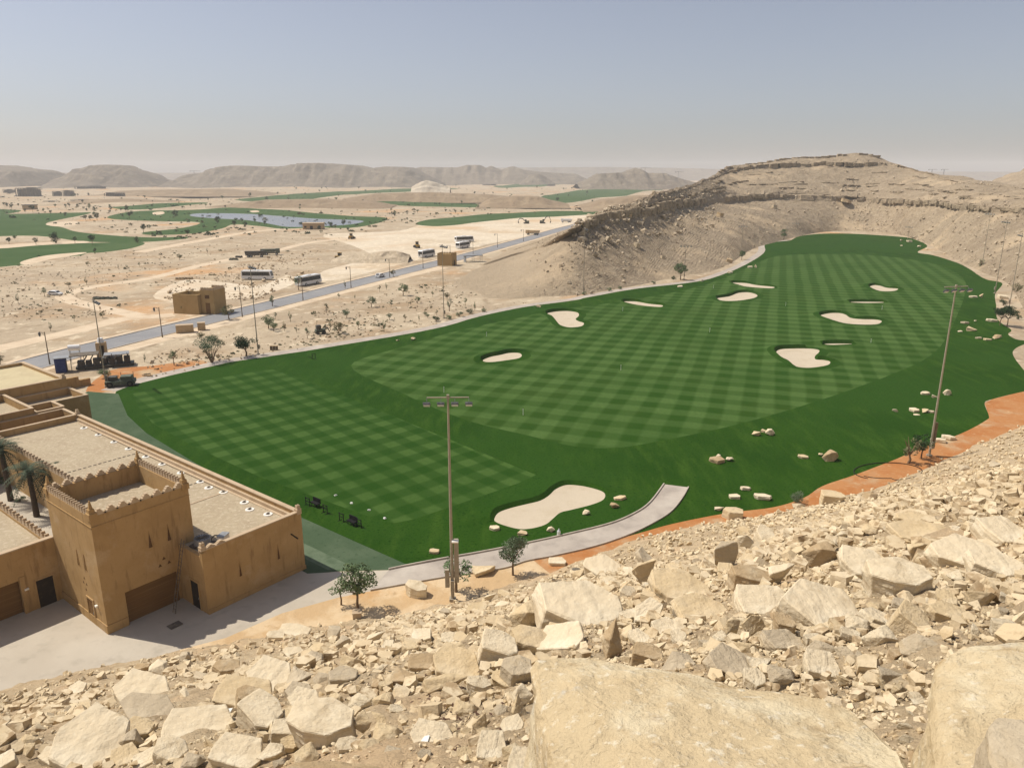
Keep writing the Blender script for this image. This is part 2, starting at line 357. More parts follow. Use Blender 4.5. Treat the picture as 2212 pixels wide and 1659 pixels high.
REG = []                                                    # (name, polygon), later wins
def reg(n, poly): REG.append((n, poly))
reg('white', white_area); reg('white', white_b); reg('orange', orange_a); reg('orange', orange_b); reg('bank', bank_poly)
for t in (T1, T2, T3, T4): reg('track', t)
reg('verge', verge_r); reg('road', road)
for k, g in enumerate(greens): reg('green', g)
for g in sand_spots: reg('spot', g)
reg('pond', pond)
pathL = [p + (lambda d: Vector((-d.y, d.x)))((ll[min(i + 1, len(ll) - 1)] - ll[max(i - 1, 0)]).normalized()) * 3.4 for i, p in enumerate(ll)]
reg('path', ll + pathL[::-1])
reg('lawn', lawn)
reg('pad', pad)
reg('tee', tee); reg('worn', tee_worn)
reg('mown_a', M1); reg('mown_b', M2)
reg('pad', G([(640, 1240), (728, 1235), (850, 1231), (878, 1222), (960, 1206), (960, 1248), (900, 1257), (732, 1290), (610, 1324)]))
reg('path2', concrete_path)
def offset(poly, d):
    n = len(poly); area = sum(poly[i].x * poly[(i + 1) % n].y - poly[(i + 1) % n].x * poly[i].y for i in range(n)); sg = 1 if area > 0 else -1
    out = []
    for i in range(n):
        t = (poly[(i + 1) % n] - poly[i - 1]).normalized(); out.append(poly[i] + Vector((t.y, -t.x)) * (sg * d))
    return out
for k, b in enumerate(bunkers): reg('lawn', offset(b, 1.1 if k in (4, 5, 9, 10) else 2.0 if k else 1.2))
for k, b in enumerate(bunkers): reg('bunker%d' % k, b)
cv, ce, cf = [], [], []
def add_poly(poly):
    n0 = len(cv); k = len(poly); cv.extend(poly); ce.extend((n0 + i, n0 + (i + 1) % k) for i in range(k))
for n, p in REG: add_poly(p)
for b in bunkers:
    for d in (.5, 1.6, 3.4, 6):
        for p in offset(b, d)[::(1 if d < 1 else 2)]: cv.append(p + Vector((random.uniform(-.02, .02), random.uniform(-.02, .02))))
    for d in (-1.0, -2.5):
        for p in offset(b, d)[::3]: cv.append(p)
# free points, spaced with the distance
Y = 25.0; row = 0
while Y < 7000:
    du = 26 if Y > 380 else 34
    for k, u in enumerate(np.arange(-1750, 1751, du)):
        uu = u + (du / 2 if row % 2 else 0) + random.uniform(-.2, .2) * du
        cv.append(Vector((uu / 1600 * (Y + 20), Y * (1 + random.uniform(-.004, .004)))))
    Y *= 1.02 if Y > 60 else 1.05; row += 1
for x, y in ((-8000, -400), (8000, -400), (8000, 7600), (-8000, 7600), (-8000, 3000), (8000, 3000), (0, 7600), (-3000, 7500), (3000, 7500), (0, -400), (-300, -100), (300, -100)): cv.append(Vector((x, y)))
res = geometry.delaunay_2d_cdt(cv, ce, cf, 0, 1e-4)
ov, of = res[0], res[2]
print('cdt', len(ov), len(of))
X = np.array([v.x for v in ov]); Yv = np.array([v.y for v in ov])
Z = np.array([gz(v.x, v.y) + .06 * noise.noise(Vector((v.x * .15, v.y * .15, 0))) for v in ov])
# ground keeps level around the lawn; bunkers are hollows with a lip on their far side
for bi, b in enumerate(bunkers):
    lip = .42 if bi == 0 else .72
    P = np.array([[p.x, p.y] for p in b]); c = P.mean(0); rad = np.abs(P - c).max() + 9
    idx = np.where((np.abs(X - c[0]) < rad) & (np.abs(Yv - c[1]) < rad))[0]
    A = P; Bp = np.roll(P, -1, 0); Q = np.stack([X[idx], Yv[idx]], 1)
    d = Bp - A; t = np.clip(((Q[:, None] - A) * d).sum(2) / (d * d).sum(1), 0, 1)
    near = A + t[..., None] * d; dist2 = ((Q[:, None] - near) ** 2).sum(2); j = dist2.argmin(1); dist = np.sqrt(dist2[np.arange(len(idx)), j])
    inside = np.zeros(len(idx), bool)
    for k in range(len(A)):
        x1, y1 = A[k]; x2, y2 = Bp[k]
        cond = ((y1 > Q[:, 1]) != (y2 > Q[:, 1])) & (Q[:, 0] < (x2 - x1) * (Q[:, 1] - y1) / (y2 - y1 + 1e-12) + x1)
        inside ^= cond
    sg = np.sign((A[:, 0] * Bp[:, 1] - Bp[:, 0] * A[:, 1]).sum())
    nrm = np.stack([d[:, 1], -d[:, 0]], 1) * sg; nrm /= np.linalg.norm(nrm, axis=1)[:, None] + 1e-9
    w = np.clip((nrm[j] * np.array([-.45, .89])).sum(1) * 1.1 + .25, 0, 1)
    zi = -.02 - .10 * np.clip(dist / 3, 0, 1) + 0 * w
    zo = np.where(dist < .52, -.02 + (dist / .5) * (.04 + 1.05 * lip * w), (.02 + 1.05 * lip * w) * np.clip(1 - (dist - .5) / 6.5, 0, 1) ** 1.5)
    on = dist < .005
    zn = np.where(on, -.02 + 0 * w, np.where(inside, zi, zo))
    m = inside | (dist < 7); Z[idx[m]] = zn[m]
buckets = {}
TRI = np.array([f for f in of if len(f) == 3]); cenx, ceny = X[TRI].mean(1), Yv[TRI].mean(1); own = np.full(len(TRI), -1)
for ri, (n, poly) in enumerate(REG):
    A = np.array([[p.x, p.y] for p in poly]); lo, hi = A.min(0), A.max(0)
    ii = np.where((cenx > lo[0]) & (cenx < hi[0]) & (ceny > lo[1]) & (ceny < hi[1]))[0]; wn = np.zeros(len(ii), int)
    for (x1, y1), (x2, y2) in zip(A, np.roll(A, -1, 0)):     # winding number
        side = (x2 - x1) * (ceny[ii] - y1) - (cenx[ii] - x1) * (y2 - y1)
        wn += ((y1 <= ceny[ii]) & (y2 > ceny[ii]) & (side > 0)).astype(int) - ((y1 > ceny[ii]) & (y2 <= ceny[ii]) & (side < 0)).astype(int)
    own[ii[wn != 0]] = ri
for n in set(['ground'] + [r[0] for r in REG]):
    ids = [k for k, r in enumerate(REG) if r[0] == n] if n != 'ground' else [-1]
    buckets[n] = TRI[np.isin(own, ids)]
LIFT = {'road': .05, 'path': .05, 'path2': .05, 'pad': .04}
def region(name, obj_name, mt, label=None, cat=None, kind='structure', group=None, smooth=True):
    fs = buckets[name]; u, inv = np.unique(fs.ravel(), return_inverse=True)
    V = np.stack([X[u], Yv[u], Z[u]], 1); T = inv.reshape(-1, 3)
    e = V[T]; cr = np.cross(e[:, 1] - e[:, 0], e[:, 2] - e[:, 0])[:, 2]; T[cr < 0] = T[cr < 0][:, ::-1]
    o = link_mesh(obj_name, np_mesh(obj_name, V, T, smooth), mt); tag(o, label, cat, group, kind); return o
region('ground', 'desert_ground', m_ground); region('white', 'bulldozed_ground', m_white); region('orange', 'orange_ground', m_orange); region('bank', 'sandy_bank_ground', m_tanbank)
region('track', 'dirt_track', m_track); region('verge', 'road_verge', m_track); region('road', 'road', m_road); region('green', 'fairway', m_green); region('spot', 'sand_ground', m_track)
region('pond', 'pond_water', m_water); region('path', 'footpath', m_path); region('lawn', 'lawn', m_rough, smooth=False); region('pad', 'concrete_yard_pavement', m_pad); region('tee', 'tee_lawn', m_mat); region('worn', 'worn_tee_lawn', m_mat_l)
region('mown_a', 'mown_lawn', m_mown_a); region('mown_b', 'striped_lawn', m_mown_b); region('path2', 'concrete_path', m_path)
for k in range(len(bunkers)):
    region('bunker%d' % k, 'sand_bunker', m_sandb, bunk_lbl[k], 'bunker', 'thing', 'sand bunkers in the range')
# kerbs along the concrete path
def kerb(px_pts, name, side):
    pts = smooth_open(G(px_pts), 6); mb = MB()
    for i in range(len(pts) - 1):
        d = (pts[i + 1] - pts[i]); n = Vector((-d.y, d.x)).normalized() * side * .14
        a, b = pts[i], pts[i + 1]
        mb.prism([(a.x, a.y, -.1), (b.x, b.y, -.1), (b.x + n.x, b.y + n.y, -.1), (a.x + n.x, a.y + n.y, -.1)], (0, 0, .26))
    o = mb.build(name, m_kerb); tag(o, kind='structure')
m_kerb = mat('kerb_concrete', (.48, .42, .35), [(1, (.38, .33, .28), .4, .7, 4)])
kerb(path_up, 'path_kerb', 1); kerb(path_lo, 'path_kerb', 1)
for side in (1, -1):
    mb = MB(); w = 4.75 * side
    for i in range(len(road_c) - 1):
        a, b = road_c[i], road_c[i + 1]; d = (b - a).normalized(); n = Vector((-d.y, d.x))
        q = [a + n * w, b + n * w, b + n * (w + .25 * side), a + n * (w + .25 * side)]
        mb.prism([(p.x, p.y, gz(p.x, p.y) - .2) for p in q], (0, 0, .33))
    tag(mb.build('road_kerb', m_kerb), kind='structure')
#PART2
# ------------------------------------------------------------------ sky, sun, air
w = bpy.data.worlds.new('World'); scn.world = w; w.use_nodes = True
nt = w.node_tree; bg = nt.nodes['Background']
sky = nt.nodes.new('ShaderNodeTexSky'); sky.sky_type = 'NISHITA'; sky.sun_disc = False
SUN = Vector((-.963, .27, 0)).normalized(); ELEV = R(56)
sky.sun_elevation = ELEV; sky.sun_rotation = math.atan2(SUN.x, SUN.y)
sky.air_density = 1.0; sky.dust_density = 2.2; sky.ozone_density = 1.6; sky.altitude = 600
hs = nt.nodes.new('ShaderNodeHueSaturation'); hs.inputs['Saturation'].default_value = .60; hs.inputs['Value'].default_value = 1.0
nt.links.new(sky.outputs[0], hs.inputs['Color']); tn = nt.nodes.new('ShaderNodeMix'); tn.data_type = 'RGBA'; tn.blend_type = 'MULTIPLY'; tn.inputs[0].default_value = 1; tn.inputs[7].default_value = (1.015, .99, 1.03, 1); nt.links.new(hs.outputs[0], tn.inputs[6]); nt.links.new(tn.outputs[2], bg.inputs['Color'])
bg.inputs['Strength'].default_value = .108
sd = bpy.data.lights.new('sun', 'SUN'); sd.energy = 5.0; sd.angle = R(.53); sd.color = (1, .93, .82)
so = bpy.data.objects.new('sun', sd); COL.objects.link(so)
tosun = Vector((SUN.x * math.cos(ELEV), SUN.y * math.cos(ELEV), math.sin(ELEV)))
so.rotation_euler = tosun.to_track_quat('Z', 'Y').to_euler(); so.location = (-100, 0, 200)
scn.view_settings.view_transform = 'Standard'; scn.view_settings.look = 'None'; scn.view_settings.exposure = -.12; scn.view_settings.gamma = 1
scn.cycles.use_denoising = True
scn.cycles.max_bounces = 5; scn.cycles.diffuse_bounces = 2; scn.cycles.volume_bounces = 2; scn.cycles.transparent_max_bounces = 8
hz = MB().b2(-7900, 7900, -380, 7500, -5, 150).build('haze', None)
hm = bpy.data.materials.new('haze_air'); hm.use_nodes = True
hm.node_tree.nodes.remove(hm.node_tree.nodes['Principled BSDF'])
pv = hm.node_tree.nodes.new('ShaderNodeVolumePrincipled'); pv.inputs['Color'].default_value = (.95, .97, 1.0, 1); pv.inputs['Density'].default_value = .00014; pv.inputs['Anisotropy'].default_value = .0
hm.node_tree.links.new(pv.outputs[0], hm.node_tree.nodes['Material Output'].inputs['Volume'])
hz.data.materials.append(hm); tag(hz, kind='stuff')

# ------------------------------------------------------------------ the rocky slope underfoot
m_slope = mat('scree_soil', (.50, .385, .24), [(.5, (.37, .27, .16), .42, .68, 6), (2.5, (.58, .47, .31), .50, .7, 6), (.12, (.58, .42, .25), .5, .7, 4), (9, (.40, .30, .19), .56, .76, 5)],
              [(1.6, .35, 8), (9, .06, 6)])
# limestone: bedding lines, pale crust, iron stains
def cracks(c, cur):                            # thin dark fractures
    N, L = c['N'], c['L']
    d = math_node(N, L, 'ABSOLUTE', math_node(N, L, 'SUBTRACT', c['nz'](.55, 7, .62), .5)); f = c['ramp'](d, .006, .001)
    d2 = math_node(N, L, 'ABSOLUTE', math_node(N, L, 'SUBTRACT', c['nz'](1.3, 6, .6, (.5, 1, 1.6)), .47)); f2 = c['ramp'](d2, .005, .001)
    return c['mix'](math_node(N, L, 'MULTIPLY', math_node(N, L, 'MULTIPLY', math_node(N, L, 'MAXIMUM', f, f2), c['ramp'](c['nz'](.45, 2), .48, .62)), .6), cur, (.16, .11, .06))
def strata(c, cur):
    f = c['ramp'](c['nz'](3.0, 5, .6, (.35, .35, 3.2)), .50, .68)
    cur = c['mix'](f, cur, (.50, .40, .26))
    f2 = c['ramp'](c['nz'](2.2, 6, .7), .60, .72)
    return c['mix'](f2, cur, (.40, .285, .15))
def rock_mat(name, base, light, dark):
    return mat(name, base, [(1.2, light, .40, .66, 6), (5, dark, .55, .78, 6), (22, light, .55, .8, 4)], [(2.2, .10, 9), (8, .022, 8), (28, .006, 5)], coord='obj', extra=strata, rough=.95, spec=.1)
m_rock_pale = rock_mat('pale_limestone', (.65, .54, .37), (.75, .66, .49), (.52, .41, .26))
m_rock_tan = rock_mat('tan_limestone', (.58, .45, .27), (.68, .56, .375), (.45, .33, .18))
m_boulder = mat('yellow_limestone', (.60, .475, .29), [(.7, (.70, .595, .40), .45, .58, 8), (1.7, (.56, .51, .41), .60, .70, 7), (1.1, (.44, .315, .165), .54, .66, 8), (9, (.74, .65, .48), .56, .68, 6), (3.5, (.48, .365, .215), .60, .72, 8)], [(.8, .15, 9), (4.5, .075, 8), (16, .018, 7)], coord='obj', extra=cracks, rough=.95, spec=.1)
m_rock_grey = rock_mat('weathered_limestone', (.47, .385, .265), (.58, .49, .35), (.34, .27, .175))
m_rock_brown = rock_mat('stained_shaded_limestone', (.40, .29, .165), (.52, .40, .25), (.27, .19, .11))  # this and the tan tone are darkened, with rock shade put into the colour
TONE = {'pale': m_rock_pale, 'tan': m_rock_tan, 'grey': m_rock_grey, 'brown': m_rock_brown}
m_rubble = mat('angular_rubble', (.58, .46, .29), [(.7, (.66, .545, .37), .42, .62, 5), (2.0, (.38, .275, .16), .50, .62, 4)], [(4, .05, 6)], rough=.95, spec=.1)
m_gravel = mat('loose_stones', (.65, .535, .355), [(.9, (.54, .41, .24), .42, .62, 4), (3.5, (.74, .63, .44), .5, .72, 4), (6, (.42, .32, .20), .6, .78, 3)], [(12, .03, 4)], rough=.95, spec=.1)

na = 620; rads = [1.2]
while rads[-1] < 420: rads.append(rads[-1] * 1.019)
rads = np.array(rads); ang = np.linspace(R(-75), R(92), na)   # from straight ahead, positive to the right
aa, rr = np.meshgrid(ang, rads); sx, sy = rr * np.sin(aa), rr * np.cos(aa)
# upslope behind the camera is left to the plane continuing
sz = slope_np(sx, sy)
nzv = np.array([noise.fractal(Vector((x * .35, y * .35, 2)), .7, 2.1, 5) * min(.28, .02 + r * .02) + noise.fractal(Vector((x * 2.2, y * 2.2, 5)), .7, 2, 3) * .05
                for x, y, r in zip(sx.ravel(), sy.ravel(), rr.ravel())]).reshape(sx.shape)
sV = np.stack([sx, sy, sz + nzv], 2).reshape(-1, 3)
i = np.arange(na * (len(rads) - 1)).reshape(len(rads) - 1, na)[:, :-1].ravel()
sT = np.stack([i, i + na, i + na + 1, i + 1], 1)
zq = sV[sT][:, :, 2]; keep = (zq.max(1) > -2.0)
slope_o = link_mesh('hillside', np_mesh('hillside', sV, sT[keep], True), m_slope); tag(slope_o, kind='structure')

# ------------------------------------------------------------------ rocks
def rock_bm(seed, dims, npts=13, detail=2, rough=.05, sq=.55, pts=None):
    r = random.Random(seed); bm = bmesh.new()
    if pts is None and sq > .6:                # bedded limestone: an irregular plate with steep broken sides
        pts = []; k0 = r.uniform(0, 6.28); nn = npts // 2
        for k in range(nn):
            a = k0 + 6.283 * (k + r.uniform(-.28, .28)) / nn; q = 1 / max(abs(math.cos(a)), abs(math.sin(a))) ** .75 * r.uniform(.78, 1.0) * .5
            zt = .5 * r.uniform(.86, 1.0); k2 = r.uniform(.82, 1.06)
            pts.append(Vector((math.cos(a) * q * dims[0], math.sin(a) * q * dims[1], zt * dims[2])))
            pts.append(Vector((math.cos(a) * q * k2 * dims[0], math.sin(a) * q * k2 * dims[1], -.5 * dims[2] * r.uniform(.8, 1))))
            if r.random() < .4: pts.append(Vector((math.cos(a) * q * 1.08 * dims[0], math.sin(a) * q * 1.08 * dims[1], r.uniform(-.2, .2) * dims[2])))
    elif pts is None:
        pts = []
        for k in range(npts):
            v = Vector((r.gauss(0, 1), r.gauss(0, 1), r.gauss(0, 1))).normalized()
            mx = max(abs(v.x), abs(v.y), abs(v.z)); v = v.lerp(v / mx, sq) * r.uniform(.86, 1)
            pts.append(Vector((v.x * dims[0] / 2, v.y * dims[1] / 2, v.z * dims[2] / 2)))
    for p in pts: bm.verts.new(p)
    res = bmesh.ops.convex_hull(bm, input=bm.verts)
    bmesh.ops.delete(bm, geom=list({g for g in res['geom_interior'] + res['geom_unused'] if isinstance(g, bmesh.types.BMVert)}), context='VERTS')
    bmesh.ops.dissolve_limit(bm, angle_limit=R(9), verts=bm.verts, edges=bm.edges)
    size = (dims[0] * dims[1] * dims[2]) ** (1 / 3)
    if detail >= 2: bmesh.ops.bevel(bm, geom=list(bm.edges), offset=size * .022, segments=1, affect='EDGES', clamp_overlap=True)
    bmesh.ops.triangulate(bm, faces=bm.faces)
    if detail >= 2:
        tgt = size * (.14 if detail == 2 else .085 if detail == 3 else .05)
        for it in range(5):
            es = [e for e in bm.edges if e.calc_length() > tgt]
            if not es or len(bm.verts) > 9000: break
            bmesh.ops.subdivide_edges(bm, edges=es, cuts=1); bmesh.ops.triangulate(bm, faces=[f for f in bm.faces if len(f.verts) > 3])
        bm.normal_update()
        off = Vector((seed * 3.17, seed * 1.3, 0)); s1 = 1.6 / size; mv = []
        for v in bm.verts:
            q = v.co * s1 + off
            d = noise.fractal(q, .8, 2.1, 6) * rough * size
            # flaking along bedding planes
            st = noise.noise(Vector((q.x * .6, q.y * .6, q.z * 7))) * rough * .5 * size * (1 - abs(v.normal.z))
            mv.append(v.co + v.normal * (d + st))
        for v, c in zip(bm.verts, mv): v.co = c
    return bm
def bm_mesh(bm, name):
    me = bpy.data.meshes.new(name); bm.to_mesh(me); bm.free(); return me

def rock_from_pts(name, seed, pts, mt, detail, rough):
    c = sum(pts, Vector()) / len(pts)
    lp = [p - c for p in pts]
    xs = [max(abs(p[k]) for p in lp) * 2 for k in range(3)]
    bm = rock_bm(seed, xs, detail=detail, rough=rough, pts=lp)
    return link_mesh(name, bm_mesh(bm, name), mt, None, c)

# shapes: slab, block, wedge, upright, chunk
SH = {'slab': (1, .75, .30), 'block': (1, .8, .72), 'wedge': (1, .7, .6), 'upright': (.62, .5, 1.0), 'chunk': (1, .85, .7), 'flat': (1, .8, .22)}
PROTO = {}
def proto(shape, tone, k, detail):
    key = (shape, k, detail)
    if key not in PROTO:
        d = SH[shape]
        bm = rock_bm(abs(hash(shape)) % 1000 if False else sum(map(ord, shape)) * 7 + k * 131, d, npts={'slab': 13, 'flat': 13, 'block': 14, 'wedge': 8, 'upright': 11, 'chunk': 12}[shape], detail=detail, rough={2: .03, 3: .032, 1: 0}[detail],
                     sq={'slab': .8, 'block': .85, 'flat': .7}.get(shape, .4))
        PROTO[key] = bm_mesh(bm, 'rock')
    k2 = key + (tone,)
    if k2 not in PROTO:
        me = PROTO[key].copy(); me.materials.append(TONE[tone]); PROTO[k2] = me
    return PROTO[k2]
ALLROCKS = []
def place_rock(px, py, wpx, hpx, shape, tone, k, label, group, rz=None, tilt=None, detail=3, lawn=False):
    """(px,py) is the middle of the rock in the photo, wpx x hpx its size there"""
    flat = lawn or ' orange ' in label or 'grass' in label
    base = at(px, py + hpx * .42, .0) if lawn else site(px, py + hpx * .42) if flat else hit(px, py + hpx * .45)
    sc = ppm(base) / (1.0 if flat else 1.10); W = wpx / sc; Hh = hpx / sc
    if lawn and shape == 'block': shape = 'chunk'
    d = SH[shape]
    o = bpy.data.objects.new('rock', proto(shape, tone, k, detail)); COL.objects.link(o)
    S = W / d[0] * .98
    if shape == 'upright': S = max(Hh / 1.0, W / .75)
    # depth foreshortened: seen from above at a slant, height = dz*cos + dy*sin
    sl = math.atan2(H - base.z, base.length)
    vis = d[2] * S * math.cos(sl) + d[1] * S * math.sin(sl) * .9
    zs = max(.8, min(1.2 if flat else 1.9, Hh / vis))
    r = random.Random(int(px * 13 + py * 7))
    o.scale = (S, S * zs, S * zs)
    rz = r.uniform(-25, 25) + 180 * r.randint(0, 1) if rz is None else rz
    tilt = (r.uniform(-9, 9), r.uniform(-9, 9)) if tilt is None else tilt
    if not lawn: tilt = (abs(tilt[0]) * .7 + 4, tilt[1] + 2)
    o.rotation_euler = (R(tilt[0]), R(tilt[1]), R(rz))
    hgt = d[2] * S * zs
    o.location = base + Vector((0, d[1] * S * zs * .32, hgt * (.34 if not lawn else .32)))
    if not lawn: o.location.z = max(slope_z(o.location.x, o.location.y), 0) + hgt * (.25 if flat else .33)
    tag(o, label, 'rock', group); ALLROCKS.append((px, py, wpx, o)); return o

